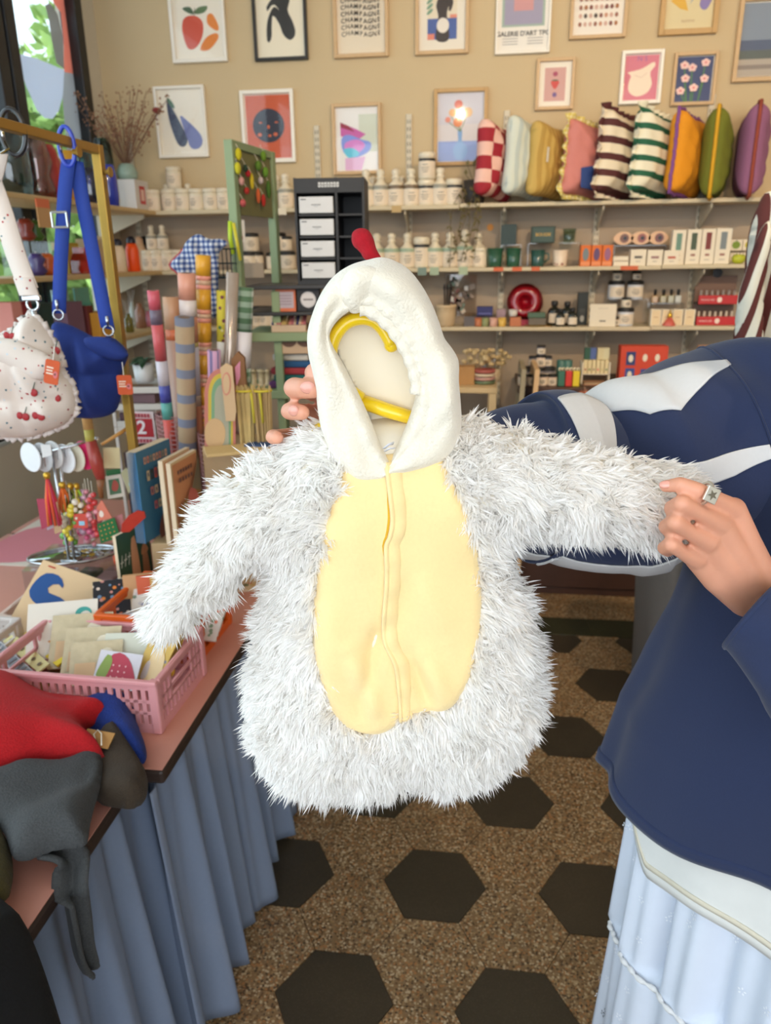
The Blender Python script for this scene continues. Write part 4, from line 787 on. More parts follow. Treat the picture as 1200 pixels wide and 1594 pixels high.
for k in range(6): bx = thing('seed_box', '%s cream seed box in the counter display' % ORD[k], 'box', Vector(t.location)+Vector((-w/2+.0165+k*(w-.033)/5, -.012, .0495)), 0, 'cream seed boxes'); MB().box((0, 0, .03), ((w-.02)/6-.002, .045, .06), plain((224, 206, 160), .6), bev=.0015).build('carton', None, bx); MB().box((0, -.0228, .018), (.008, .0008, .008), plain([(150, 60, 50), (90, 110, 60), (120, 90, 70), (214, 90, 90), (200, 180, 120), (90, 110, 70)][k])).build('printed_motif', None, bx)
for i, (x, q) in enumerate(((912, (44, 84, 66)), (921, (78, 96, 150)), (932, (204, 190, 150)), (941, (206, 196, 160)))): tag(MB().box((0, 0, .026), (.027, .025, .052), plain(q, .6), bev=.0015).build('small_carton', None, None, False, (oy(x, 575, YC+.15)[0], YC+.145, ZCt+.11)), '%s small carton on top of the seed display' % ('dark green', 'blue', 'left cream', 'right cream')[i], 'box', 'cartons on the seed display')
for i in range(3): tag(MB().box((0, 0, 0), (.1, .06, .004), plain([(200, 140, 110), (190, 170, 130), (160, 120, 90)][i], .6), rotz(.06*i)).build('greeting_card', None, None, False, (oy(925, 598, YC+.09)[0], YC+.10, ZCt+.003+.005*i)), '%s card lying under the seed display' % ORD[i], 'card', 'cards under the seed display')
a = oy(963, 590, YC+.13)[0]; b = oy(1036, 590, YC+.13)[0]; w = b-a; t = thing('display_carton', 'large orange carton with blue printed panels on the counter', 'box', ((a+b)/2, YC+.17, ZCt)); MB().box((0, 0, .085), (w, .08, .17), mat('orange_red_card', (206, 66, 36), .55, amt=.05), bev=.002).build('carton', None, t); p = Print(w, .17)
for i, (x, y, q) in enumerate(((.22, .68, (44, 58, 110)), (.22, .24, (50, 74, 140)), (.55, .22, (50, 74, 140)), (.84, .24, (60, 90, 150)), (.52, .7, None), (.78, .7, None))):
    p = Print(w, .17)
    if q: p.rect(x-.1, y-.18, x+.1, y+.18, q)
    p.el(x, y, .05, .1, (228, 216, 194)); p.mb.build('printed_panel', None, t, False, (0, -.0395, .085))
shelf_box('carton', 1036, 1062, 568, 598, ZCt, YC+.18, .05, plain((150, 178, 186), .6), 'pale blue carton beside the orange carton'); shelf_box('carton', 1088, 1108, 545, 560, ZCt+.12, YC+.2, .05, plain((206, 150, 110), .6), 'peach carton above the sweatshirt shoulder'); shelf_box('carton', 1086, 1120, 560, 598, ZCt, YC+.2, .06, plain((66, 52, 44), .6), 'dark carton under the peach carton')
# bench
YBn = 3.42; zb = oy(745, 604, YBn)[2]; xa = oy(690, 604, YBn)[0]; xb = oy(774, 604, YBn)[0]; M_PINE = mat('pale_pine', (206, 180, 136), .6, scale=30, amt=.12)
t = thing('pine_bench', 'small pale pine table by the back wall', 'table', ((xa+xb)/2-.15, YBn+.2, 0)); w = xb-xa+.3
MB().box((0, 0, zb-.012), (w, .4, .024), M_PINE, bev=.003).build('tabletop', None, t)
for sx in (-1, 1):
    for sy in (-1, 1): MB().box((sx*(w/2-.02), sy*.18, (zb-.024)/2), (.035, .035, zb-.024), M_PINE, bev=.003).build('leg', None, t)
MB().box((0, 0, zb*.55), (w-.06, .36, .02), M_PINE).build('shelf', None, t)
def bx(x): return oy(x, 595, YBn+.12)[0]
tag(MB().box((0, 0, .04), (.085, .09, .08), mat('kraft_card', (178, 134, 84), .8), bev=.002).build('kraft_box', None, None, False, (bx(724), YBn+.13, zb)), 'kraft cardboard box on the small pine table', 'box')
for i, q in enumerate(((104, 122, 92), (196, 150, 140), (214, 196, 170), (170, 90, 82))):
    tag(MB().lathe([(.03, 0), (.05, .003), (.054, .016), (.05, .016), (.03, .008), (.001, .006)], 20).build('bowl', plain(q, .35), None, True, (bx(753), YBn+.13, zb+.0165*i)), '%s shallow bowl in the stack on the pine table' % ('green bottom', 'pink', 'cream', 'red top')[i], 'bowl', 'stacked shallow bowls')
def bouquet(px, dx, n, lab, q, base):
    t = thing('dried_bouquet', lab, 'dried flowers', (bx(px), YBn+.2, base)); s = MB(); f = MB(); g = random.Random(px)
    for k in range(n):
        a = Vector((g.uniform(-.02, .02), g.uniform(-.02, .02), 0)); b = a+Vector((g.uniform(-dx, dx), g.uniform(-.04, .04), g.uniform(.08, .14))); s.tube([a, (a+b)/2+Vector((0, 0, .02)), b], .0015, 5); f.ball(b, (.014, .014, .011), None, 8, 5)
    s.build('stems', plain((170, 150, 110)), t); f.build('flower_heads', mat('dried_%d' % px, q, .9, scale=80, amt=.3), t, True); MB().lathe([(.03, 0), (.034, .01), (.03, .06), (.026, .06), (.02, .01)], 14).build('cup', plain((196, 176, 146), .6), t, True)
bouquet(768, .06, 26, 'bunch of dried tan flowers at the right of the pine table', (196, 170, 122), zb); bouquet(738, .07, 22, 'bunch of dried cream flowers behind the stacked bowls', (206, 184, 140), zb)
shelf_box('carton', 746, 778, 559, 590, zb, YBn+.3, .03, plain((206, 212, 222), .5), 'white and blue box behind the dried flowers')
for i, (x, w, q) in enumerate(((797, .03, (150, 138, 112)), (806, .025, (206, 170, 126)))):
    t = thing('leaning_frame', '%s picture frame leaning on the brown counter' % ('grey wooden', 'pale oak')[i], 'frame', (oy(x-6, 640, 3.40)[0], 3.43, 0), 0); m = MB(); R0 = Matrix.Rotation(.045, 3, 'Y'); H = oy(x, 568, 3.4)[2]+.0
    for c, d in (((0, -.15, H/2), (.02, .03, H)), ((0, .15, H/2), (.02, .03, H)), ((0, 0, H-.02), (.02, .3, .035)), ((0, 0, .02), (.02, .3, .035))): m.box(R0 @ Vector(c), d, None, R0)
    m.build('frame', plain(q, .6), t); MB().box(R0 @ Vector((.004, 0, H/2)), (.006, .28, H-.04), plain((120, 112, 96), .7), R0).build('board', None, t); t.location.x += .004+.03*i
pq = oy(912, 632, YC-.09); ps = 0.
t = thing('plush_pompom', 'fluffy pink pompom hanging from the front of the brown counter', 'pompom', pq); MB().tube([(0, 0, .04), (0, .03, ZCt-pq[2]-.004), (0, .105, ZCt-pq[2]+.003)], .002, 6).build('cord', plain((206, 170, 150)), t)
m = MB(); g = np.random.default_rng(3)
for k in range(1500):
    d = g.normal(size=3); d /= np.linalg.norm(d); a = np.array([0, 0, ps])+d*.04; b = np.array([0, 0, ps])+d*(.068+g.uniform(0, .012)); s = np.cross(d, g.normal(size=3)); s = s/np.linalg.norm(s)*.0016; m.add([a-s, a+s, b], [(0, 1, 2)])
m.ball((0, 0, ps), .045, None, 12, 8); o = m.build('fluff', mat('pink_fluff', (218, 140, 110), .9, amt=.2), t); o['kind'] = 'stuff'
for k in list(PROTO): 
    r = PROTO[k]
    for ch in list(r.children):
        for q in list(ch.children): bpy.data.objects.remove(q)
        bpy.data.objects.remove(ch)
    bpy.data.objects.remove(r)
# =================================================================== TABLES
M_TOP = mat('pink_laminate', (206, 142, 124), .5, scale=50, amt=.06); M_EDGE = mat('dark_table_edge', (58, 42, 34), .5, scale=60, amt=.25); ZT = .72
def table(x0, x1, y0, y1, lab):
    t = thing('display_table', lab, 'table', ((x0+x1)/2, (y0+y1)/2, 0), 0, 'display tables'); w, d = x1-x0, y1-y0
    MB().box((0, 0, ZT-.001), (w-.004, d-.004, .002), M_TOP).build('tabletop', None, t); MB().box((0, 0, ZT-.0175), (w, d, .031), M_EDGE, bev=.008).build('table_edge', None, t)
    for sx in (-1, 1):
        for sy in (-1, 1): MB().tube([(sx*(w/2-.14), sy*(d/2-.2), 0), (sx*(w/2-.14), sy*(d/2-.2), ZT-.034)], .018, 10).build('leg', plain((60, 56, 54), .4), t, True)
    return t
T1 = (-1.60, -.560, 1.092, 2.24); T2 = (-1.30, -.607, .20, 1.075)
table(*T1, 'pink topped display table holding the crates and books'); table(*T2, 'pink topped display table under the folded clothes'); table(-1.60, -.93, 2.25, 2.64, 'small pink topped table under the white crates')
M_SKIRT = mat('blue_grey_cloth', (122, 134, 156), .85, scale=120, amt=.1)
def skirt(x, y0, y1, seed, lab, inset):
    g = np.random.default_rng(seed); nf = int((y1-y0)/.10); ph = g.uniform(0, 6, 4)
    def fn(a, b):
        y = y0+(y1-y0)*a; z = ZT-.036-(ZT-.055)*b; amp = .007+.024*b; s = a*nf*2*PI
        w = math.sin(s+ph[0]+.8*math.sin(s*.31+ph[1]))+.35*math.sin(2*s+ph[2])+.5*math.sin(s*.43+ph[3]); dz = .012*math.sin(s*.37+ph[1])*b
        return (x-inset+.03*b+amp*w, y+.010*math.sin(s*.7)*b, z+dz)
    o = MB().grid(fn, nf*18, 24).build('table_skirt', M_SKIRT, None, True, solid=.003); return tag(o, lab, 'table skirt', 'pleated table skirts')
skirt(T1[1], 1.07, 2.23, 3, 'blue grey pleated cloth hanging from the crate table', .022); skirt(T2[1], .22, 1.2, 5, 'blue grey pleated cloth hanging from the clothes table', .024)

# =================================================================== WINDOW SHELF GOODS
def wpos(px, py, x=-1.74): return ox(px, py, x)
def vase(px, ytop, z, r, prof, m, lab, cat='vase', x=-1.74, group=None, name='glass_vase'):
    p = wpos(px, ytop, x); h = p[2]-z; t = thing(name, lab, cat, (x, p[1], z), 0, group); MB().lathe([(r*a, h*b) for a, b in prof], 18).build('body', m, t, True); return t
OPEN = [(.8, 0), (.9, .02), (1, .3), (.95, .7), (.8, 1), (.74, 1), (.86, .7), (.9, .3), (.1, .05)]
WAVE = [(.7, 0), (.95, .05), (1, .2), (.78, .4), (1, .62), (.8, .84), (.72, 1), (.66, 1), (.7, .84), (.9, .62), (.68, .4), (.9, .2), (.1, .06)]
BOT = [(.8, 0), (.9, .02), (1, .25), (.9, .7), (.7, .9), (.5, 1), (.42, 1), (.55, .88), (.1, .06)]
vase(8, 207, Z1, .072, OPEN, clear('smoke_glass', (168, 184, 182), .4), 'big smoky grey glass vase at the far left')
vase(50, 214, Z1, .060, WAVE, clear('rose_glass', (214, 180, 170), .5), 'wavy rose tinted glass vase left of the red one')
vase(71, 225, Z1, .052, BOT, mat('red_opaline', (166, 34, 30), .12, amt=0, coat=.6), 'tall glossy red glass vase on the window shelf')
vase(103, 235, Z1, .038, OPEN, mat('amber_opaline', (206, 150, 40), .15, amt=0, coat=.5), 'amber glass vase behind the blue bag strap')
vase(125, 228, Z1, .045, OPEN, clear('aqua_glass', (120, 190, 190), .4), 'aqua glass vase left of the gold post')
vase(137, 262, Z1, .040, OPEN, clear('violet_glass', (120, 130, 200), .4), 'low violet glass vase left of the gold post', x=-1.66)
vase(158, 216, Z1, .045, OPEN, clear('teal_glass', (90, 170, 160), .4), 'tall teal glass vase behind the gold post', x=-1.80)
vase(165, 257, Z1, .042, OPEN, mat('cobalt_glass', (30, 52, 170), .12, amt=0, coat=.6), 'cobalt blue glass vase right of the gold post', x=-1.68)
p0 = wpos(197, 300, -1.72); t = thing('gift_box', 'white box with red and yellow print under the flower vase', 'box', (-1.72, p0[1]+.03, Z1)); MB().box((0, 0, .068), (.13, .15, .136), plain((206, 200, 196), .6), bev=.002).build('carton', None, t)
m = MB(); f = lambda u, v, k: (u, -.0755-.0004*k, v); m.add([f(u, v, 1) for u, v in ell(-.04, .045, .024, .028)], [tuple(range(20))], plain((226, 200, 40))); m.add([f(u, v, 2) for u, v in ell(-.046, .08, .018, .018)], [tuple(range(20))], plain((226, 140, 120))); m.build('printed_side', None, t)
m = MB(); m.add([(.0655, -.03, .03), (.0655, .03, .03), (.0655, .03, .11), (.0655, -.03, .11)], [(0, 1, 2, 3)], plain((190, 60, 60))); m.add([(.0659, -.018, .045), (.0659, .018, .045), (.0659, .018, .095), (.0659, -.018, .095)], [(0, 1, 2, 3)], plain((226, 190, 180))); m.build('printed_end', None, t)
t = thing('flower_vase', 'sage and white vase of dried brown flowers on the white box', 'vase', (-1.72, p0[1]+.03, Z1+.136)); MB().lathe([(.03, 0), (.046, .01), (.05, .035), (.034, .07), (.022, .075), (.018, .07), (.03, .03)], 18).build('vase', mat('sage_glaze', (150, 172, 158), .3, amt=.05), t, True)
g = random.Random(11); st = MB(); hd = MB()
for k in range(34):
    a = g.uniform(0, 2*PI); L = g.uniform(.16, .36); sp = g.uniform(.15, .75); d = Vector((math.cos(a)*sp, (math.sin(a) if math.sin(a) < 0 else .25*math.sin(a))*sp, 1)).normalized(); pts = [Vector((0, 0, .05))+d*L*i/5+Vector((math.cos(a), min(math.sin(a), 0), 0))*(.03*(i/5)**2) for i in range(6)]; st.tube(pts, .0016, 5)
    for i in range(3, 6):
        for _ in range(4): q = pts[i]+Vector((g.uniform(-.02, .02), g.uniform(-.02, .02), g.uniform(-.02, .02))); hd.ball(q, g.uniform(.003, .006), None, 6, 4)
p = oy(244, 172, 3.86)-np.array(t.location); st.tube([(0, 0, .05), (p[0]*.4, p[1]*.4, p[2]*.6), (p[0], p[1], p[2])], .0016, 5); hd.ball(p, (.022, .022, .014), plain((130, 40, 36)), 10, 6)
st.build('stems', plain((124, 92, 72), .9), t); hd.mats = [plain((130, 40, 36)), plain((150, 110, 84), .9)]; hd.m = [1]*(len(hd.m)-60)+[0]*60; o = hd.build('flower_heads', None, t, True); o['kind'] = 'stuff'
t = tag(MB().box((0, 0, 0), (.004, .085, .095), plain((206, 160, 110), .8)).build('kraft_tag', None, None, False, (XL+.30, wpos(67, 325, -1.6)[1], Z1-.06)), 'kraft price tag with orange top hanging from the window shelf', 'price tag')
MB().box((.0005, 0, .035), (.0046, .086, .03), plain((226, 120, 80), .7)).build('orange_strip', None, t)
# second tier
def wavy(px, ytop, ybot, z, r, q, lab, x=-1.72):
    p = wpos(px, ytop, x); h = p[2]-wpos(px, ybot, x)[2]; t = thing('wavy_candle', lab, 'candle', (x, p[1], z), 0, 'bubble candles'); MB().lathe([(r*.6, 0), (r, h*.2), (r*.62, h*.46), (r*.95, h*.72), (r*.5, h*.98)], 14).build('wax', mat('wax_%d_%d_%d' % q, q, .3, amt=.05, coat=.3), t, True); MB().tube([(0, 0, h*.97), (0, 0, h*1.05)], .0015, 5).build('wick', plain((230, 226, 210)), t)
wavy(54, 387, 423, Z2, .036, (72, 58, 120), 'purple bubble candle beside the cherry strap'); wavy(71, 388, 423, Z2, .034, (206, 96, 40), 'orange bubble candle beside the purple one'); wavy(87, 384, 423, Z2, .03, (106, 146, 40), 'green bubble candle left of the blue strap'); 
zz = Z2+.128; pz = wpos(45, 385, -1.76); t = thing('glass_riser', 'glass riser under the red and green candles', 'display stand', (-1.79, pz[1]+.06, Z2)); MB().box((0, 0, .126), (.12, .22, .004), M_ACR).build('top_plate', None, t)
for s in (-1, 1): MB().box((0, s*.105, .062), (.12, .004, .124), M_ACR).build('leg', None, t)
wavy(39, 350, 385, zz, .036, (140, 50, 36), 'dark red bubble candle on the glass riser', -1.76); wavy(54, 352, 385, zz, .034, (66, 110, 40), 'leaf green bubble candle on the glass riser', -1.76)
p = wpos(122, 385, -1.70); h = p[2]-Z2; t = thing('house_candle', 'red glass house shaped candle holder', 'candle', (-1.70, p[1], Z2)); MB().prism([(-.035, 0), (.035, 0), (.035, h*.5), (.008, h*.78), (.008, h), (-.008, h), (-.008, h*.78), (-.035, h*.5)], .05, lambda u, v, w: (w-.025, u, v)).build('house', clear('red_candle_glass', (226, 120, 110), .4), t)
for i, (px, y0, q) in enumerate(((104, 378, (190, 160, 60)), (140, 372, (206, 184, 146)), (160, 368, (196, 170, 130)))):
    p = wpos(px, y0, -1.78); t = thing('tall_carton', '%s carton behind the straps on the middle window shelf' % ('mustard', 'tan', 'wide tan')[i], 'box', (-1.79, p[1], Z2)); MB().box((0, 0, (p[2]-Z2)/2), (.07, .1, p[2]-Z2), plain(q, .7), bev=.002).build('carton', None, t); MB().box((.0354, 0, (p[2]-Z2)*.5), (.0006, .05, .03), plain((206, 120, 90))).build('printed_motif', None, t)
def flask(px, ytop, q, qc, lab, x=-1.70):
    p = wpos(px, ytop, x); h = p[2]-Z2; t = thing('drink_flask', lab, 'flask', (x, p[1], Z2), 0, 'insulated flasks'); MB().lathe([(.028, 0), (.031, .005), (.031, h*.62), (.020, h*.82)], 18).build('body', plain(q, .4), t, True); MB().lathe([(.021, h*.8), (.0215, h*.82), (.0205, h*.92), (.012, h)], 18).build('cap', plain(qc, .35), t, True)
flask(182, 372, (222, 200, 170), (32, 34, 50), 'cream flask with dark cap behind the gold post'); flask(203, 368, (238, 82, 20), (26, 28, 44), 'bright orange flask with dark cap'); flask(215, 368, (216, 184, 150), (206, 170, 140), 'tan flask right of the orange flask', -1.74); flask(224, 368, (30, 30, 32), (24, 24, 26), 'black flask at the shelf corner', -1.76)
# third tier and stool beneath
def wbox(px, y0, z, wy, q, lab, x=-1.72, name='carton', cat='box', dx=.1):
    p = wpos(px, y0, x); h = p[2]-z; t = thing(name, lab, cat, (x, p[1], z)); MB().box((0, 0, h/2), (dx, wy, h), plain(q, .6), bev=.002).build('carton', None, t); return t
wbox(97, 470, Z3, .13, (122, 88, 110), 'mauve carton behind the blue bag'); wbox(145, 486, Z3, .10, (206, 150, 50), 'mustard yellow ribbed carton behind the blue bag', -1.68); wbox(50, 472, Z3, .1, (30, 62, 60), 'dark teal carton behind the cherry bag'); wbox(20, 470, Z3, .07, (150, 30, 44), 'dark red carton behind the cherry bag'); wbox(4, 470, Z3, .06, (226, 150, 140), 'pink carton at the far left edge', -1.68); wbox(122, 476, Z3, .05, (110, 40, 36), 'dark red carton between the bag straps')
for i, (px, q) in enumerate(((127, (206, 150, 146)), (138, (222, 96, 50)), (150, (190, 190, 180)))): p = wpos(px, 478, -1.79); tag(MB().lathe([(.016, 0), (.02, .004), (.022, .105), (.018, .105), (.016, .01)], 14).build('tumbler', plain(q, .3), None, True, (-1.80, p[1], Z3)), '%s tumbler behind the mustard carton' % ('pink', 'orange', 'grey')[i], 'tumbler')
for i, (px, y0, r, q, x) in enumerate(((199, 488, .02, (112, 104, 40), -1.68), (216, 472, .026, (150, 104, 84), -1.72), (231, 484, .028, (204, 120, 140), -1.72), (205, 470, .018, (190, 196, 190), -1.78))):
    p = wpos(px, y0, x); h = p[2]-Z3; t = thing('diffuser_bottle', ('olive', 'brown', 'pink labelled', 'pale')[i]+' diffuser bottle on the lower window shelf', 'bottle', (x, p[1], Z3)); MB().lathe([(r*.9, 0), (r, .004), (r, h*.7), (r*.5, h*.86), (r*.5, h)], 16).build('body', mat('diffuser_%d' % i, q, .2, amt=0, coat=.4), t, True)
    if i in (0, 3):
        for k in range(4): MB().tube([(0, 0, h*.8), (.02*math.cos(k*1.6), .02*math.sin(k*1.6), h+.06)], .0014, 5).build('reed', plain((200, 196, 190)), t)
for i, (px, q, q2) in enumerate(((88, (206, 222, 216), (120, 200, 180)), (122, (150, 206, 190), (60, 220, 210)))):
    p = wpos(px, 447, -1.84); t = thing('glass_tile', '%s aqua glass tile leaning under the middle window shelf' % ('left', 'right')[i], 'tile', (-1.83, p[1], Z3)); MB().box((0, 0, .105), (.008, .13, .21), mat('aqua_tile_%d' % i, q, .1, amt=.5, scale=6, rgb2=q2, coat=.5), bev=.003).build('tile', None, t)

# =================================================================== GOLD RAIL WITH BAGS
M_GOLD = mat('brushed_gold', (170, 134, 60), .38, .75, scale=40, amt=.1); M_CHR = mat('chrome', (206, 206, 208), .15, 1., amt=0)
GX, GY, GZ = -.932, 1.881, 1.860
t = thing('gold_rail', 'brushed gold display rail carrying the two bags', 'display rail', (GX, GY, ZT))
MB().box((0, 0, (GZ-ZT)/2), (.022, .022, GZ-ZT), M_GOLD, bev=.002).build('post', None, t); MB().box((0, -.45, GZ-ZT-.011), (.02, .92, .02), M_GOLD, bev=.002).build('top_bar', None, t); MB().box((0, -.9, (GZ-ZT)/2), (.022, .022, GZ-ZT), M_GOLD, bev=.002).build('post', None, t); MB().box((0, -.45, .006), (.03, .96, .012), M_GOLD, bev=.002).build('foot', None, t)
for y, z in ((-.14, GZ-ZT-.032), (0, GZ-ZT-.06)): MB().lathe([(.006, 0), (.006, .012), (.012, .012), (.012, .016)], 8, (.012, y, z), rot=Matrix.Rotation(PI/2, 3, 'Y')).build('wing_bolt', M_GOLD, t)
def strip(path, w, dirv, th, name, m, parent):
    P = smooth_loop([tuple(p) for p in path], 24, False); d = np.array(dirv)
    return MB().grid(lambda a, b: P[min(int(round(b*23)), 23)]+d*(a-.5)*w, 2, 23).build(name, m, parent, True, solid=th)
FB = 1.857; FC = 1.66
def loop_clip(parent, c, h, w, m, gate):
    MB().tube([c+ER*w*math.cos(a)+EZ*h*math.sin(a) for a in np.linspace(0, 2*PI, 22, endpoint=False)], .005, 8, closed=True).build('clip_ring', m, parent, True); MB().tube([c-ER*w*.9-EZ*h*.5, c-ER*w*.9+EZ*h*.4], .0045, 8).build('clip_gate', gate, parent, True)
M_BLUE = mat('royal_blue_cotton', (22, 50, 128), .8, scale=150, amt=.18); M_BLUE2 = mat('blue_webbing', (24, 58, 150), .75, scale=220, amt=.15)
def puff(poly_px, f, T, res, R, bumps, name, m, parent):
    P = [cf(x, y, f) for x, y in poly_px]; c = sum(P)/len(P); uv = [((p-c) @ ER, (p-c) @ EZ) for p in P]; uv = smooth_loop(uv, 70)
    vs, fs = inflate(uv, res, T, R, lambda u, v, w: c+ER*u+EZ*v-EF*w, bumps=bumps); return MB().add(vs, fs).build(name, m, parent, True), c, uv
bag = thing('puffy_shoulder_bag', 'royal blue puffy quilted bag hanging from the gold rail', 'bag', cf(140, 500, FB)); bag.location = (0, 0, 0)
def quilt(P, D): return .024*(np.abs(np.sin(P[:, 0]*34+.6))*np.abs(np.sin(P[:, 1]*30+.4)))**.6+.003*np.sin(P[:, 0]*120+P[:, 1]*50)-.012
puff([(82, 505), (100, 503), (125, 514), (150, 526), (172, 524), (194, 542), (199, 556), (190, 580), (187, 620), (178, 642), (150, 651), (115, 648), (98, 625), (89, 590), (83, 550)], FB, .055, .006, .09, quilt, 'bag_body', M_BLUE, bag)
puff([(130, 528), (150, 524), (175, 528), (196, 546), (199, 556), (185, 562), (160, 556), (140, 544)], FB-.05, .02, .005, .03, None, 'flap_fold', M_BLUE, bag)
strip([cf(107, 248, FB), cf(101, 300, FB), cf(95, 400, FB), cf(92, 488, FB)], .032, ER, .004, 'strap', M_BLUE2, bag); strip([cf(118, 250, FB+.01), cf(128, 310, FB+.01), cf(148, 410, FB+.01), cf(168, 512, FB)], .034, ER*.96-EZ*.2, .004, 'strap', M_BLUE2, bag)
loop_clip(bag, cf(104, 228, FB), .04, .017, mat('blue_clip', (28, 60, 180), .3, amt=0, coat=.5), M_CHR)
bk = MB(); c = cf(93, 342, FB-.006)
for a, b in ((-.017, -.017), (.017, .017)): bk.tube([c+ER*a-EZ*.016, c+ER*a+EZ*.016], .0028, 6)
for b in (-.016, .016): bk.tube([c-ER*.018+EZ*b, c+ER*.018+EZ*b], .0028, 6)
bk.build('strap_buckle', M_CHR, bag)
for x, y in ((91, 490), (169, 515)): c = cf(x, y, FB-.004); MB().tube([c+ER*.012*math.cos(a)+EZ*.012*math.sin(a) for a in np.linspace(0, 2*PI, 14, endpoint=False)], .0022, 6, closed=True).build('strap_ring', M_CHR, bag, True); MB().tube([c+EZ*.012, c+EZ*.034], .004, 8).build('snap_hook', M_CHR, bag, True)
def swing_tag(parent, x0, y0, x1, y1, f, rot=0.):
    a = cf(x0, y0, f); b = cf(x1, y1, f); c = (a+b)/2; w = abs((b-a) @ ER)/2; h = abs((b-a) @ EZ)/2; R = lambda u, v, k: c+ER*(u*math.cos(rot)-v*math.sin(rot))+EZ*(u*math.sin(rot)+v*math.cos(rot))-EF*k
    rr = [(w*sx*(1-.18*q), h*sy*(1-.13*(1-q))) for sx, sy, qs in ((1, 1, (0, 1)), (-1, 1, (1, 0)), (-1, -1, (0, 1)), (1, -1, (1, 0))) for q in qs]
    o = MB().prism(rr, .002, R).build('swing_tag', mat('orange_tag', (206, 84, 30), .6, amt=.03), parent)
    m = MB()
    for k, (l, z) in enumerate(((.8, .3), (.7, .05), (.8, -.2))): m.add([R(-w*.75, h*z, .0028), R(w*(l-.6), h*z, .0028), R(w*(l-.6), h*(z+.12), .0028), R(-w*.75, h*(z+.12), .0028)], [(0, 1, 2, 3)], plain((236, 214, 190)))
    m.add([R(u, v, .003) for u, v in ell(w*.55, -h*.15, w*.33, h*.3, 14)], [tuple(range(14))], plain((214, 110, 110))); m.add([R(u, v, .0034) for u, v in ell(w*.5, -h*.12, w*.12, h*.1, 10)], [tuple(range(10))], plain((70, 60, 40))); m.build('tag_print', None, o)
    MB().tube([R(0, h, .001), R(0, h+.03, .001)], .001, 5).build('tag_cord', plain((236, 230, 220)), o)
swing_tag(bag, 181, 584, 208, 614, FB-.075)
bag2 = thing('puffy_shoulder_bag', 'white puffy bag with red cherry print on the gold rail', 'bag', (0, 0, 0)); M_CHE = spots('cherry_print', (226, 212, 200), [(150, 30, 36), (70, 110, 120), (206, 212, 216), (176, 50, 50)], 70, .17, .8)
CP = [(38, 494), (52, 490), (66, 502), (84, 530), (98, 560), (99, 582), (110, 592), (118, 612), (118, 640), (104, 660), (80, 670), (50, 680), (10, 681), (-30, 672), (-58, 640), (-60, 580), (-40, 535), (0, 522), (20, 514)]
def quilt2(P, D): return .026*(np.abs(np.sin(P[:, 0]*30+.2))*np.abs(np.sin(P[:, 1]*27+1.1)))**.6+.005*np.sin(P[:, 0]*100+P[:, 1]*60)-.008
o, cc, uvc = puff(CP, FC, .065, .006, .1, quilt2, 'bag_body', M_CHE, bag2)
puff([(-20, 530), (20, 528), (60, 545), (85, 560), (78, 585), (55, 592), (25, 575), (-20, 552)], FC-.055, .022, .005, .035, None, 'flap_fold', M_CHE, bag2)
ru = []
for k in range(160): a = uvc[int(k/160*70) % 70]; s = 1.0+.035*math.sin(k*1.9); ru.append(cc+ER*a[0]*s+EZ*a[1]*s)
MB().tube(ru, [.006+.003*math.sin(k*2.3) for k in range(160)], 6, closed=True).build('ruffled_edge', mat('white_eyelet', (224, 212, 204), .85), bag2, True)
M_CHR2 = mat('cherry_red', (166, 26, 32), .5, amt=.1)
def surfw(uv, pt, T, R, b):
    D = poly_dist(np.array([pt]), uv)[0]; x = min(max(D/R, 0), 1); return T*math.sqrt(max(0, 1-(1-x)**2))+b(np.array([pt]), D)[0]*min(max(D/(R*.4), 0), 1)
for i, (x, y) in enumerate(((6, 572), (74, 603), (91, 545), (100, 615), (60, 640), (83, 640), (30, 522))):
    p = cf(x, y, FC)-cc; pt = (p @ ER, p @ EZ); w = surfw(uvc, pt, .065, .1, quilt2); q = cc+ER*pt[0]+EZ*pt[1]-EF*(w+.001); m = MB(); R = Matrix([list(ER), list(EF), list(EZ)]).transposed()
    m.ball(q, (.0085, .002, .0085), M_CHR2, 10, 6, R); m.ball(q-ER*.012+EZ*.003-EF*.0, (.007, .002, .008), M_CHR2, 10, 6, R); m.tube([q+EZ*.008-EF*.001, q+EZ*.022+ER*.006-EF*.001], .001, 4, plain((60, 80, 60))); m.build('printed_cherry', None, bag2, True)
strip([cf(-14, 280, FC), cf(4, 330, FC), cf(26, 400, FC), cf(44, 448, FC)], .042, ER, .004, 'strap', M_CHE, bag2); strip([cf(36, 432, FC-.004), cf(46, 460, FC-.004)], .04, ER, .006, 'strap', M_CHE, bag2)
for x, y in ((51, 474),): c = cf(x, y, FC); MB().tube([c+ER*.012*math.cos(a)+EZ*.012*math.sin(a) for a in np.linspace(0, 2*PI, 14, endpoint=False)], .003, 6, closed=True).build('strap_ring', M_CHR, bag2, True); MB().tube([c-EZ*.012, c-EZ*.034], .006, 8).build('snap_hook', M_CHR, bag2, True); MB().box(c+EZ*.013, (.04, .012, .012), M_CHR, bev=.003).build('strap_slider', None, bag2)
strip([cf(-4, 240, FC), cf(-8, 262, FC), cf(-14, 284, FC)], .042, ER, .004, 'strap', M_CHE, bag2)
loop_clip(bag2, cf(20, 206, FC+.02), .042, .024, mat('black_clip', (24, 24, 26), .3, amt=0, coat=.4), M_CHR); MB().tube([cf(14, 232, FC+.02), cf(0, 240, FC)], .003, 6).build('strap_loop', M_CHR, bag2)
swing_tag(bag2, 67, 560, 95, 598, FC-.095, -.25)

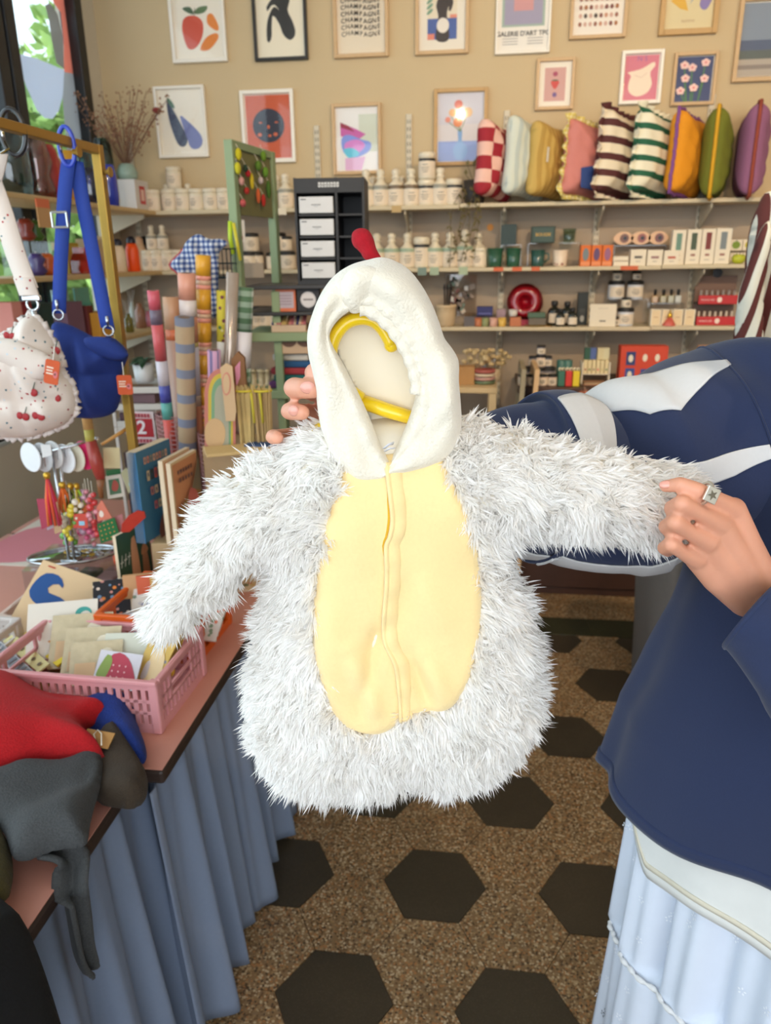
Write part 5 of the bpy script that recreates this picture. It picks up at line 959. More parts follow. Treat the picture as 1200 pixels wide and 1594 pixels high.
# =================================================================== SAGE GREEN RACK
M_SAGE = mat('sage_paint', (134, 150, 112), .6, scale=20, amt=.08)
LP = od(357, 216, 2.40); RP = od(420, 238, 2.69); zt = (LP[2]+RP[2])/2
rack = thing('display_rack', 'sage green wooden rack with panel and shelves', 'display rack', (LP[0], LP[1], 0)); d = np.array([RP[0]-LP[0], RP[1]-LP[1], 0]); dl = np.linalg.norm(d); du = d/dl; ang = math.atan2(du[1], du[0]); RR = rotz(ang)
def rp(s, z, off=0.): return np.array([du[0]*s-du[1]*off, du[1]*s+du[0]*off, z])
for s in (0, dl): MB().box(rp(s, zt/2), (.03, .03, zt), M_SAGE, RR, .003).build('post', None, rack)
MB().box(rp(dl/2, zt-.012), (dl-.03, .026, .024), M_SAGE, RR, .002).build('top_rail', None, rack); zp = oy(400, 337, LP[1]+.1)[2]
pz = od(412, 338, 2.66)[2]; MB().box(rp(dl/2, (zt-.024+pz)/2), (dl-.03, .010, zt-.024-pz), mat('olive_panel', (120, 116, 74), .7, scale=30), RR).build('panel', None, rack)
fL = (LP-ORG) @ EF; fB = fL+.02
def rk(px, py, f=None): return cf(px, py, fB if f is None else f)
BZ = {}
for key, py, th in (('a', 444, .014), ('b', 486, .012), ('c', 518, .030), ('d', 608, .030), ('e', 700, .03)):
    z = rk(440, py)[2]; BZ[key] = z; a = rk(382, py); b = rk(640, py); c = (a+b)/2+EF*.15; MB().box((c[0]-LP[0], c[1]-LP[1], z-th/2), (np.linalg.norm((b-a)[:2]), .30, th), M_SAGE if key in 'cde' else plain((44, 42, 42), .5), rotz(PSI), .003).build('shelf_board', None, rack)
for px in (433, 640):
    c = rk(px, 560)+EF*.03; MB().box((c[0]-LP[0], c[1]-LP[1], BZ['a']/2-.01), (.028, .028, BZ['a']-.02), M_SAGE, rotz(PSI), .003).build('post', None, rack)
c = rk(640, 560)+EF*.27; MB().box((c[0]-LP[0], c[1]-LP[1], BZ['a']/2-.01), (.028, .028, BZ['a']-.02), M_SAGE, rotz(PSI), .003).build('post', None, rack)
# felt ornaments pinned to the panel
FO = [(371, 240, (206, 190, 30), .02, 1.5, 'yellow felt lemon'), (370, 262, (196, 186, 40), .02, 1.5, 'lower yellow felt lemon'), (386, 270, (176, 34, 40), .018, 1., 'red felt radish'), (384, 297, (180, 50, 40), .018, 1., 'lower red felt radish'), (392, 282, (206, 180, 40), .014, 3., 'yellow felt banana'), (410, 243, (104, 138, 40), .02, 1.4, 'light green felt leaf'), (402, 258, (90, 124, 40), .022, 1.2, 'round green felt cabbage'), (413, 268, (104, 146, 44), .02, 1.4, 'green felt sprout'), (406, 281, (196, 180, 176), .018, 1.1, 'white felt garlic'), (418, 295, (70, 106, 36), .016, 3., 'long green felt bean'), (402, 305, (206, 96, 50), .014, 2.8, 'orange felt carrot'), (410, 312, (186, 46, 36), .015, 2.2, 'red felt pepper'), (376, 282, (206, 150, 140), .018, 1.2, 'pale pink felt onion'), (378, 316, (196, 90, 90), .02, 1., 'pink felt turnip'), (382, 262, (40, 60, 40), .016, 1.2, 'dark green felt leaf')]
for i, (x, y, q, r, k, lab) in enumerate(FO):
    s = (x-365)/52*.26+.03; off = -.022; base = np.array([LP[0], LP[1], 0])+rp(min(max(s, .03), dl-.03), 0, off); dd = ray(x, y); n = np.array([-du[1], du[0], 0]); pl = np.array([LP[0], LP[1], 0])+n*off; tt = ((pl-ORG) @ n)/(dd @ n); p = ORG+dd*tt
    o = thing('felt_ornament', lab+' hanging on the green panel', 'ornament', p, ang, 'felt ornaments'); MB().ball((0, 0, 0), (r*.62, r*.5, r*.62*k), None, 12, 8).build('felt_body', mat('felt_%d_%d_%d' % q, q, .95, scale=90, amt=.25), o, True); MB().tube([(0, 0, r*.55*k), (0, .012, r*.62*k+.02)], .0012, 5).build('cord', plain((200, 190, 170)), o)
# black drawer unit
a = rk(458, 275, fB+.01); b = rk(569, 275, fB+.01); zb_ = BZ['a']; H = rk(512, 276, fB+.01)[2]-zb_; Wd = np.linalg.norm((b-a)[:2]); c = (a+b)/2+EF*.1
t = thing('drawer_unit', 'black display unit with four white drawers', 'drawer unit', (c[0], c[1], zb_), PSI-.05); B = mat('black_card', (26, 25, 27), .55, amt=.1); D2 = .2
for cx, w in ((-Wd/2+.004, .008), (Wd/2-.004, .008), (Wd*.1, .008)): MB().box((cx, 0, H/2), (w, D2, H), B).build('side_panel', None, t)
MB().box((0, D2/2-.004, H/2), (Wd, .008, H), B).build('back_panel', None, t); MB().box((0, -.002, H-.024), (Wd-.01, D2-.004, .046), B, bev=.002).build('header', None, t); MB().box((0, 0, .006), (Wd-.016, D2, .012), B).build('base', None, t)
p = Print(.07, .018); add = [p.rect(k/7+.01, .1, k/7+.115, .9, (206, 204, 200)) for k in range(7)]; [p.rect(k/7+.04, .3, k/7+.08, .62, (34, 32, 32)) for k in range(7)]; p.mb.build('header_logo', None, t, False, (.0, -D2/2-.0, H-.022))
dh = (H-.06)/4
for k in range(4):
    z = .012+dh*k; MB().box((-Wd*.2+.002, 0, z+.003), (Wd*.6-.02, D2-.01, .006), B).build('shelf', None, t); MB().box((Wd*.3, 0, z+.003), (Wd*.4-.012, D2-.01, .006), B).build('shelf', None, t)
    dr = MB().box((-Wd*.2+.002, -.008, z+dh/2), (Wd*.6-.026, D2-.02, dh-.018), plain((196, 194, 192), .5), bev=.002).build('drawer', None, t)
    p = Print(Wd*.6-.03, dh-.02); p.rect(.04, .82, .2, .88, (60, 60, 62)); p.rect(.36, .48, .64, .53, (110, 108, 108)); p.rect(.44, .38, .56, .41, (160, 158, 156)); p.mb.build('drawer_print', None, dr, False, (-Wd*.2+.002, -D2/2+.0019, z+dh/2))
# boxes under the drawer unit, basket of pens, sunglasses, folded textiles
def rbox(name, x0, x1, y0, y1, zk, q, lab, cat='box', dep=.08, face=None, fo=.02):
    f = fB+fo; a = rk(x0, y1, f); b = rk(x1, y1, f); h = rk((x0+x1)/2, y0, f)[2]-rk((x0+x1)/2, y1, f)[2]; w = np.linalg.norm((b-a)[:2]); c = (a+b)/2+EF*dep/2; t = thing(name, lab, cat, (c[0], c[1], BZ[zk] if isinstance(zk, str) else zk), PSI); MB().box((0, 0, h/2), (w, dep, h), plain(q, .6), bev=.002).build('carton', None, t)
    if face: p = Print(w, h); face(p); p.mb.build('printed_front', None, t, False, (0, -dep/2+.0006, h/2))
    return t
rbox('card_box', 430, 461, 448, 485, 'b', (206, 108, 70), 'orange framed card box under the black drawers', face=lambda p: (p.rect(.1, .16, .9, .84, (176, 160, 166)), [p.rect(.2, .3+.12*k, .8, .34+.12*k, (140, 120, 130)) for k in range(4)]))
rbox('card_box', 463, 498, 448, 485, 'b', (30, 30, 34), 'black box with a round pale emblem', face=lambda p: (p.el(.5, .5, .34, .34, (196, 190, 188)), p.el(.5, .5, .28, .28, (206, 200, 198)), p.rect(.28, .47, .72, .54, (120, 110, 110))))
t = thing('pencil_tray', 'tray of coloured pencils on the green shelf', 'tray', rk(452, 514, fB+.06)); t.location.z = BZ['c']; t.rotation_euler = (0, 0, PSI); MB().box((0, 0, .012), (.12, .1, .024), plain((196, 168, 140), .7), bev=.003).build('tray', None, t)
g = random.Random(9)
for k in range(14): o = thing('pencil', '%s pencil in the tray on the green shelf' % (ORD[k] if k < 12 else ('thirteenth', 'fourteenth')[k-12]), 'pencil', Vector(t.location)+Vector(V(ER*(-.055+.0085*k)))+Vector((0, 0, .0245)), PSI, 'pencils in the tray'); q = g.choice([(214, 140, 130), (206, 176, 110), (190, 110, 120), (60, 60, 110), (214, 190, 160), (150, 110, 60)]); MB().tube([(0, -.045, .004), (0, .04, .03+.004*(k % 3))], .0042, 6).build('shaft', plain(q), o); MB().lathe([(.0042, 0), (.0008, .012)], 6, (0, .04, .03+.004*(k % 3)), rot=Matrix.Rotation(-1.2, 3, 'X')).build('tip', plain((60, 50, 44)), o)
rbox('sunglasses_box', 434, 492, 530, 566, BZ['d']+.125, (190, 160, 130), 'tan box showing brown sunglasses', face=lambda p: (p.el(.3, .55, .2, .26, (96, 66, 50)), p.el(.72, .55, .2, .26, (96, 66, 50)), p.rect(.1, .66, .92, .74, (120, 84, 60))))
for i, (q, lab) in enumerate((((110, 60, 110), 'purple'), ((24, 96, 96), 'teal'), ((160, 54, 60), 'red'), ((40, 84, 130), 'blue'), ((206, 200, 190), 'white'))): c = rk(462+6*(i % 2), 590, fB+.12); tag(MB().box((0, 0, .012), (.17-.01*i, .16, .0235), mat('textile_%d' % i, q, .9, scale=60, amt=.2), bev=.008).build('folded_textile', None, None, True, (c[0], c[1], BZ['d']+.0245*i)), 'folded %s textile on the green shelf' % lab, 'textile', 'folded textiles on the rack')
for i, x in enumerate((395, 408, 418)): c = rk(x, 600, fB+.12); lathe = thing('spool', '%s cream spool on the lower green shelf' % ORD[i], 'spool', (c[0], c[1], BZ['d']), 0, 'cream spools'); MB().lathe([(.018, 0), (.018, .006), (.012, .008), (.012, .05), (.018, .052), (.018, .058)], 14).build('spool', plain((214, 190, 150)), lathe, True)
# gingham cloth and wire basket hung on the rack, lime clip, card
t = thing('wire_basket', 'dark teal wire basket hooked on the green rack', 'basket', rk(350, 410, fL-.02)); m = MB(); W2, D_, H2 = .085, .07, .09
for z in (-H2/2, 0, H2/2):
    m.tube([ER*sx*W2/2+EF*sy*D_/2+EZ*z for sx, sy in ((-1, -1), (1, -1), (1, 1), (-1, 1))], .0022, 5, closed=True)
for k in range(7): x = -W2/2+W2*k/6; m.tube([ER*x-EF*D_/2+EZ*H2/2, ER*x-EF*D_/2-EZ*H2/2, ER*x+EF*D_/2-EZ*H2/2, ER*x+EF*D_/2+EZ*H2/2], .0016, 5)
m.build('wire_frame', mat('teal_wire', (24, 50, 56), .4, .4, amt=0), t)
M_GING = stripes('blue_gingham', (206, 208, 214), (36, 58, 116), 0, 62, .5, c=(112, 128, 164))
t = thing('gingham_apron', 'blue gingham cloth with red edging hanging by the wrapping paper', 'cloth', (0, 0, 0)); c = rk(312, 420, fL-.1); uv = smooth_loop([((rk(x, y, fL-.1)-c) @ ER, (rk(x, y, fL-.1)-c) @ EZ) for x, y in ((264, 412), (282, 392), (290, 376), (308, 364), (325, 372), (345, 372), (356, 380), (342, 392), (340, 430), (338, 490), (322, 492), (318, 440), (300, 430), (290, 445), (276, 425))], 60)
vs, fs = inflate(uv, .006, .024, .04, lambda u, v, w: (u, -w, v), bumps=lambda P, D: .010*np.sin(P[:, 0]*90+P[:, 1]*50)); o = MB().add(vs, fs).build('cloth', M_GING, t, True); t.location = V(c); t.rotation_euler = (0, 0, PSI)
MB().tube([(u*1.0, -.002, v) for u, v in uv[-14:]]+[(u, -.002, v) for u, v in uv[:6]], .004, 5).build('red_edging', plain((166, 40, 44)), t)
t = thing('pen_clip', 'lime green clip on the green rack post', 'clip', rk(364, 370, fL-.05)); MB().tube([ER*-.008+EZ*.05, ER*-.012+EZ*.0, ER*-.006-EZ*.05], .008, 8, flat=.5).build('clip_body', mat('lime_plastic', (176, 206, 50), .35, amt=0), t, True); MB().tube([ER*.002+EZ*.045, ER*.016-EZ*.07], .006, 8, flat=.5).build('clip_arm', mat('yellow_plastic', (206, 196, 60), .35, amt=0), t, True)
t = thing('hanging_card', 'white hanging card below the green panel', 'card', rk(374, 360, fL+.02)); MB().box((0, 0, 0), (.03, .003, .07), plain((214, 206, 196)), rotz(PSI)).build('card', None, t); MB().ball((0, -.004, -.02), (.008, .003, .01), plain((170, 50, 60))).build('motif', None, t)
c = rk(392, 421, fL+.2); tag(MB().box((0, 0, 0), (.085, .01, .05), plain((150, 132, 112), .7), rotz(PSI)).build('brown_card', None, None, False, V(c)), 'brown card panel between the rack posts', 'card')

# =================================================================== WRAPPING PAPER
def bin_(px, py, r, h, lab):
    p = oz(px, py, ZT); t = thing('mesh_bin', lab, 'bin', (p[0], p[1], ZT), 0, 'rose mesh bins'); m = MB(); n = 26
    for k in range(n): a = 2*PI*k/n; m.tube([(r*.8*math.cos(a), r*.8*math.sin(a), .003), (r*math.cos(a), r*math.sin(a), h)], .0018, 4)
    for j in range(34): z = .004+h*j/33; rr = r*(.8+.2*j/33); m.tube([(rr*math.cos(a), rr*math.sin(a), z) for a in np.linspace(0, 2*PI, 26, endpoint=False)], .0018, 4, closed=True)
    m.build('mesh_wall', mat('rose_metal', (176, 130, 128), .5, .3, amt=0), t); MB().lathe([(r*.8, 0), (r*.8, .003)], 24).build('base', MATS['rose_metal'], t); return p
B1 = bin_(303, 862, .072, .445, 'rose pink mesh bin holding the left wrapping rolls'); B2 = bin_(358, 872, .062, .40, 'rose pink mesh bin behind the rainbow card')
def roll(px, py, f, r, base, off, segs, lab, film=True):
    top = cf(px, py, f); bot = np.array([base[0]+off[0], base[1]+off[1], ZT+.006]); L = np.linalg.norm(top-bot); d = (top-bot)/L; t = thing('wrapping_roll', lab, 'wrapping paper', bot, 0, 'wrapping paper rolls'); q = Vector(d).to_track_quat('Z', 'Y'); t.rotation_mode = 'QUATERNION'; t.rotation_quaternion = q; z1 = L
    for ln, m in segs:
        z0 = max(z1-ln, 0); MB().lathe([(r*.72, z1), (r, z1-.0005), (r, z0)] if z1 == L else [(r, z1), (r, z0)], 18).build('paper_band' if z1 < L else 'paper_end', m, t, True); z1 = z0
    if z1 > 0: MB().lathe([(r, z1), (r, 0)], 18).build('paper_band', segs[-1][1], t, True)
    MB().lathe([(r*.6, L+.0004), (r*.2, L-.01)], 14).build('core', plain((120, 96, 76), .8), t)
c_ = lambda r, g, b: plain((r, g, b), .35)
roll(238, 452, 2.12, .016, B1, (-.03, -.01), [(.05, c_(204, 90, 104)), (.04, c_(110, 96, 112)), (.1, c_(206, 92, 96)), (.07, c_(214, 206, 214)), (.05, c_(74, 78, 160)), (.05, c_(90, 160, 150)), (.3, c_(206, 86, 76))], 'pink and blue wrapping roll leaning farthest left')
roll(287, 494, 2.10, .026, B1, (.0, -.03), [(.6, stripes('kraft_chevron', (176, 150, 118), (120, 124, 140), 2, 14, .35))], 'kraft wrapping roll with grey chevrons in clear film')
roll(266, 462, 2.24, .024, B1, (-.02, .02), [(.09, c_(196, 150, 116)), (.03, c_(206, 110, 70)), (.5, c_(190, 150, 130))], 'tan wrapping roll behind the kraft roll')
roll(290, 425, 2.16, .024, B1, (.02, .0), [(.07, c_(214, 150, 126)), (.045, c_(220, 206, 200)), (.07, c_(206, 140, 116)), (.012, c_(200, 180, 110)), (.14, c_(216, 210, 222)), (.03, c_(196, 170, 150)), (.4, c_(196, 120, 88))], 'peach and white checked wrapping roll')
yel = []
for k in range(7): yel += [(.055, c_(214, 156, 44)), (.012, c_(226, 150, 130)), (.012, c_(206, 170, 140)), (.012, c_(226, 150, 130))]
roll(316, 397, 2.22, .021, B1, (.035, .02), yel, 'mustard wrapping roll with pink stripes, tallest of all')
roll(306, 440, 2.30, .016, B1, (.03, .035), [(.1, c_(214, 96, 60)), (.1, c_(110, 100, 120)), (.4, c_(206, 180, 180))], 'orange red wrapping roll behind the peach one')
roll(346, 452, 2.20, .016, B2, (-.02, .0), [(.14, spots('yellow_floral_paper', (206, 190, 60), [(120, 60, 70), (80, 110, 70), (226, 220, 160)], 60, .3)), (.06, c_(226, 222, 214)), (.4, c_(180, 160, 120))], 'yellow floral wrapping roll')
roll(362, 424, 2.14, .017, B2, (-.01, -.025), [(.5, mat('silver_tan_paper', (196, 186, 176), .2, .4, scale=14, amt=.4, rgb2=(160, 130, 104))), (.2, c_(190, 160, 130))], 'slim silvery tan wrapping roll')
roll(382, 447, 2.18, .023, B2, (.02, .0), [(.12, stripes('green_gingham', (206, 214, 206), (84, 114, 84), 2, 34, .5, c=(140, 160, 140))), (.1, c_(226, 220, 222)), (.06, MATS['green_gingham']), (.3, c_(170, 140, 120))], 'green gingham wrapping roll with a white band')
roll(333, 545, 2.08, .018, B2, (-.03, -.02), [(.14, stripes('lilac_stripe', (206, 160, 190), (120, 110, 150), 0, 60, .3)), (.3, c_(206, 160, 180))], 'lilac striped wrapping roll, shortest of all')
# =================================================================== ON THE CRATE TABLE
def slab(corners, th, m, name, parent, mside=None):
    """a flat panel of real thickness from four corners (top left, top right, bottom right, bottom left)"""
    P = [np.array(c, float) for c in corners]; n = np.cross(P[1]-P[0], P[3]-P[0]); n /= np.linalg.norm(n)
    if n @ (P[0]-ORG) < 0: n = -n
    Q = [p+n*th for p in P]; mb = MB(); mb.add(P+Q, [(0, 1, 2, 3)], m); mb.add(P+Q, [(7, 6, 5, 4), (0, 4, 5, 1), (1, 5, 6, 2), (2, 6, 7, 3), (3, 7, 4, 0)], mside or m)
    return mb.build(name, None, parent), P, -n
def quad_print(P, n, draw, name, parent, off=.0008):
    """flat print in unit coordinates on a panel"""
    mb = MB(); k = [0]
    def pl(pts, rgb):
        k[0] += 1; mb.add([P[3]+(P[2]-P[3])*u+(P[0]-P[3])*v+((P[1]-P[0])-(P[2]-P[3]))*u*v+n*(off+.0003*k[0]) for u, v in pts], [tuple(range(len(pts)))], plain(rgb))
    def tx(s, cx, cy, size, rgb):
        k[0] += 1; U = P[2]-P[3]; Vv = P[0]-P[3]; lu, lv = np.linalg.norm(U), np.linalg.norm(Vv); vs, fs = text_mesh(s, size, bold=size*.02); mb.add([P[3]+U*(cx+q[0]/lu)+Vv*(cy+q[1]/lv)+n*(off+.0003*k[0]) for q in vs], fs, plain(rgb))
    draw(pl, tx); mb.build(name, None, parent)
def rc(a, b, c, d): return [(a, b), (c, b), (c, d), (a, d)]
def letters(pl, a, b, y, h, n, cols, seed):
    g = random.Random(seed); w = (b-a)/n
    for i in range(n):
        q = cols[i % len(cols)]; pl(rc(a+w*i, y, a+w*(i+.78), y+h), q)
        pl(rc(a+w*(i+.25), y+h*g.uniform(.2, .4), a+w*(i+.5), y+h*g.uniform(.6, .8)), (50, 84, 104))
# riser under the books, the clear drawer box and the tray
pb = oz(225, 890, ZT); 
pr_ = cf(298, 800, 1.945); t = tag(MB().box((0, 0, .085), (.19, .15, .17), mat('pine_riser', (190, 160, 118), .7, scale=30, amt=.12), rotz(PSI), .003).build('riser_block', None, None, False, (pr_[0], pr_[1], ZT)), 'wooden riser block under the upright books', 'block')
ZR = ZT+.17
def book(cs, th, cover, lab, draw, spine=None, cat='book'):
    t = thing('book', lab, cat, (0, 0, 0)); o, P, n = slab(cs, th, plain(cover, .5), 'cover', t, plain((226, 204, 172), .8)); quad_print(P, n, draw, 'cover_print', t)
    if spine is not None:
        a, d = P[0], P[3]; slab([a+n*.001, a+n*.001+(P[1]-a)*.0-n*(th+.001), d-n*(th+.001), d+n*.001], .0012, plain(spine, .5), 'spine', t)
    return t
def at_z(px, f, z): p = cf(px, 700, f); return np.array([p[0], p[1], z])
def upright(x0, f0, x1, f1, ytop0, z0, lean=0.):
    """corners of a book standing on z0: near-left and far-right feet by pixel column and distance"""
    a = cf(x0, ytop0, f0); h = a[2]-z0; A = at_z(x0, f0, z0); 
    bl = cf(x0, 797+FPX*math.tan(math.atan((CAMH-z0)/f0)-PITCH), f0); br = cf(x1, 797+FPX*math.tan(math.atan((CAMH-z0)/f1)-PITCH), f1); bl[2] = br[2] = z0
    b = np.array([br[0], br[1], z0]); return [np.array([bl[0], bl[1], z0+h]), np.array([br[0], br[1], z0+h]), br, bl]
def cover_blue(pl, tx):
    q = [(206, 150, 120), (196, 130, 110), (150, 140, 120), (214, 170, 140)]; letters(pl, .2, .85, .84, .075, 8, q, 1); letters(pl, .2, .9, .66, .11, 7, [(206, 180, 140), (60, 60, 56), (190, 84, 70)], 2); letters(pl, .22, .9, .5, .09, 6, [(190, 120, 110), (206, 170, 130), (70, 70, 66)], 3); letters(pl, .25, .92, .34, .09, 6, [(180, 90, 90), (190, 170, 130)], 4)
    pl(rc(.3, .79, .85, .815), (44, 72, 96)); pl(smooth_loop([(.3, .0), (.35, .22), (.55, .28), (.85, .24), (.95, .05), (.9, 0)], 20), (110, 66, 52)); pl(smooth_loop([(.5, .0), (.52, .16), (.7, .2), (.8, .0)], 14), (60, 44, 44))
book(upright(226, 1.87, 277, 2.03, 705, ZR), .026, (62, 112, 138), 'blue paperback standing upright beside the gold post', cover_blue, (74, 140, 190))
def cover_tan(pl, tx):
    pl(rc(.05, .03, .97, .97), (206, 140, 96)); letters(pl, .2, .75, .83, .05, 6, [(140, 90, 70)], 5); letters(pl, .2, .7, .74, .05, 5, [(140, 90, 70)], 6); pl([(.05, .03), (.97, .03), (.97, .9), (.7, .6), (.05, .45)], (150, 110, 60)); pl(smooth_loop([(.3, .2), (.5, .6), (.8, .5), (.9, .1), (.5, .05)], 20), (196, 100, 90)); pl([(.6, .6), (.97, .95), (.97, .5)], (130, 116, 92))
book(upright(278, 1.84, 316, 1.99, 722, ZR), .012, (226, 196, 150), 'tan paperback with a warm painted cover, front one', cover_tan); book(upright(266, 1.86, 306, 2.01, 718, ZR), .012, (222, 190, 150), 'tan paperback standing behind the painted one', cover_tan)
def cover_mush(pl, tx):
    pl(rc(.02, .02, .98, .98), (44, 76, 56)); pl(rc(.05, .02, .95, .16), (206, 84, 44)); pl(smooth_loop([(.36, .1), (.4, .8), (.56, .85), (.6, .1)], 18), (206, 150, 110)); pl(smooth_loop([(.7, .15), (.72, .62), (.86, .64), (.9, .15)], 18), (176, 120, 84)); pl(smooth_loop([(.68, .6), (.78, .74), (.92, .62)], 12), (190, 130, 90))
    for i, dx in enumerate((0, .12, .24)): pl([(.03+dx*.9, .56), (.05+dx*.9, .56), (.11+dx*.9, .72), (.09+dx*.9, .72)], (206, 210, 196)); pl(rc(.02+dx*.9, .62+.02*i, .12+dx*.9, .635+.02*i), (206, 210, 196))
t = book(upright(194, 1.83, 241, 1.95, 835, ZT), .01, (50, 82, 60), 'dark green book with a tall mushroom on its cover', cover_mush)
cp = cf(207, 815, 1.85); o = MB(); u = ER*.9+EF*.45; u /= np.linalg.norm(u); o.prism([(-.030, -.018), (-.026, .004), (-.008, .024), (.016, .034), (.032, .028), (.034, .012), (.012, -.004), (-.01, -.02)], .004, lambda a, b, w: cp+u*a+EZ*b-EF*w); o.build('mushroom_cap', mat('toadstool_red', (196, 52, 30), .5, amt=.2), t)
# clear drawer box + tray + key ring stand
ctr = oz(120, 868, ZT+.085); t = thing('acrylic_box', 'clear acrylic drawer box under the mirror tray', 'box', (ctr[0]+.03, ctr[1]+.02, ZT), PSI); W_, D_, H_ = .30, .20, .083
for c, d in (((0, -D_/2, H_/2), (W_, .004, H_)), ((0, D_/2, H_/2), (W_, .004, H_)), ((-W_/2, 0, H_/2), (.004, D_, H_)), ((W_/2, 0, H_/2), (.004, D_, H_)), ((0, 0, H_-.002), (W_, D_, .004))): MB().box(c, d, M_ACR).build('panel', None, t)
for i, (q, x) in enumerate((((150, 60, 66), -.09), ((90, 110, 90), -.02), ((190, 150, 150), .05), ((60, 70, 110), .11))): tag(MB().box((0, 0, 0), (.055, .1, .03), plain(q, .7), bev=.006).build('soft_pouch', None, None, False, V(np.array([t.location.x, t.location.y, ZT+.0165])+ER*x)), '%s pouch inside the clear drawer box' % ('red', 'green', 'rose', 'navy')[i], 'pouch')
tz = ZT+.0835; tc = oz(115, 866, tz); tr = thing('mirror_tray', 'oval mirrored tray holding silver jewellery', 'tray', (tc[0], tc[1], tz), PSI+.25)
MB().lathe([(.118, 0), (.122, .003), (.118, .006), (.05, .005)], 32, squash=.55).build('mirror', mat('mirror', (196, 200, 206), .05, 1., amt=0), tr, True); MB().tube([(.121*math.cos(a), .0665*math.sin(a), .006) for a in np.linspace(0, 2*PI, 36, endpoint=False)], .0035, 6, closed=True).build('rim', M_CHR, tr, True)
g = random.Random(12)
for k in range(16): x, y = g.uniform(-.02, .085), g.uniform(-.03, .03); p = Vector(tr.location)+rotz(PSI+.25) @ Vector((x, y, .0105)); m = MB(); r = g.uniform(.006, .01); m.tube([(r*math.cos(a), r*math.sin(a), .0) for a in np.linspace(0, 2*PI, 10, endpoint=False)], .002, 5, closed=True); tag(m.build('finger_ring', (M_CHR if k % 3 else MATS['gold_cap']), None, True, p), 'small metal ring lying on the mirror tray', 'ring', 'rings on the mirror tray')
sb = at_z(107, 1.99, tz+.006); sp = oz(112, 872, tz+.0065); fS = (sp-ORG) @ EF
ks = thing('key_ring_stand', 'chrome stand hung with key rings and tassels', 'stand', (0, 0, 0))
b1 = cf(58, 708, fS-.02); b2 = cf(150, 684, fS+.01); mid = cf(103, 696, fS)
for s in (-.008, .008): MB().tube([sp+ER*s, np.array([sp[0], sp[1], mid[2]])+ER*s], .004, 8).build('upright', M_CHR, ks, True)
MB().tube([b1, b2], .004, 8).build('cross_bar', M_CHR, ks, True); MB().ball(b2, .008).build('end_ball', M_CHR, ks, True); MB().box(sp+EZ*.003, (.05, .03, .006), M_CHR, bev=.002).build('base_clip', None, ks)
def charm(name, px, py, f, lab, cat, fn, drop=True, group='key rings on the chrome stand'):
    p = cf(px, py, f); t = thing(name, lab, cat, p, PSI, group); fn(t, p)
    if drop:
        bz = b1[2]+(b2[2]-b1[2])*min(max((px-58)/92, 0), 1); top = bz-p[2]
        if top > .01: MB().tube([(0, 0, top), (0, 0, max(top-.03, .004))], .0016, 5).build('ring_link', M_CHR, t)
    return t
def disc(q, r, th=.004, q2=None):
    def fn(t, p):
        MB().lathe([(.002, -th/2), (r*.96, -th/2), (r, 0), (r*.96, th/2), (.002, th/2)], 22, rot=rotz(-.5) @ Matrix.Rotation(PI/2, 3, 'X')).build('disc', plain(q, .4), t)
    return fn
for i, (x, y, q, r, nm) in enumerate(((48, 712, (226, 226, 226), .040, 'white'), (66, 712, (196, 196, 196), .040, 'grey'), (83, 708, (206, 202, 198), .038, 'black and white printed'), (101, 714, (230, 230, 230), .040, 'plain white'), (116, 712, (222, 214, 190), .040, 'cream'), (131, 709, (226, 50, 110), .040, 'hot pink'))): charm('key_disc', x, y, fS-.01+.006*i, '%s round disc on the chrome key ring stand' % nm, 'key ring', disc(q, r))
def tassel(cols, L, n=7):
    def fn(t, p):
        g = random.Random(int(p[0]*1e4)); MB().lathe([(.004, 0), (.009, -.004), (.009, -.014), (.006, -.018)], 10).build('tassel_head', MATS['gold_cap'], t, True)
        for k in range(n): a = 2*PI*k/n; MB().tube([(0, 0, -.012), (.012*math.cos(a), .012*math.sin(a), -L*.5), (.018*math.cos(a), .014*math.sin(a), -L*g.uniform(.85, 1))], .0035, 6).build('strand', plain(cols[k % len(cols)], .8), t, True)
    return fn
charm('tassel', 72, 735, fS-.05, 'red and orange beaded tassel on the key ring stand', 'tassel', tassel([(206, 40, 60), (222, 90, 50), (196, 60, 90), (226, 120, 60)], .15, 11))
charm('tassel', 96, 750, fS-.01, 'orange ribbon tassel behind the discs', 'tassel', tassel([(222, 110, 40), (206, 90, 30)], .09, 5)); charm('tassel', 108, 752, fS, 'olive ribbon tassel behind the discs', 'tassel', tassel([(120, 120, 40), (60, 60, 30)], .08, 4)); charm('tassel', 118, 752, fS+.01, 'lime ribbon tassel behind the cream disc', 'tassel', tassel([(160, 200, 60), (206, 180, 60)], .08, 4))
def leather(q, w, h):
    def fn(t, p): MB().prism([(-w/2, -h/2), (w/2, -h/2+.008), (w/2, h/2), (-w/2, h/2)], .003, lambda a, b, k: (a, -k, b)).build('leather', mat('leather_%d' % q[0], q, .6), t)
    return fn
charm('leather_fob', 68, 800, fS-.055, 'dark red leather fob under the red tassel', 'fob', leather((170, 60, 84), .022, .085), False); charm('leather_fob', 76, 803, fS-.052, 'grey leather fob under the red tassel', 'fob', leather((176, 160, 170), .018, .08), False); charm('leather_fob', 88, 806, fS-.05, 'beige leather fob under the red tassel', 'fob', leather((196, 160, 120), .02, .09), False)
charm('price_card', 73, 702, fS-.06, 'small white price card clipped to the key rings', 'price tag', leather((230, 228, 224), .025, .035), False)
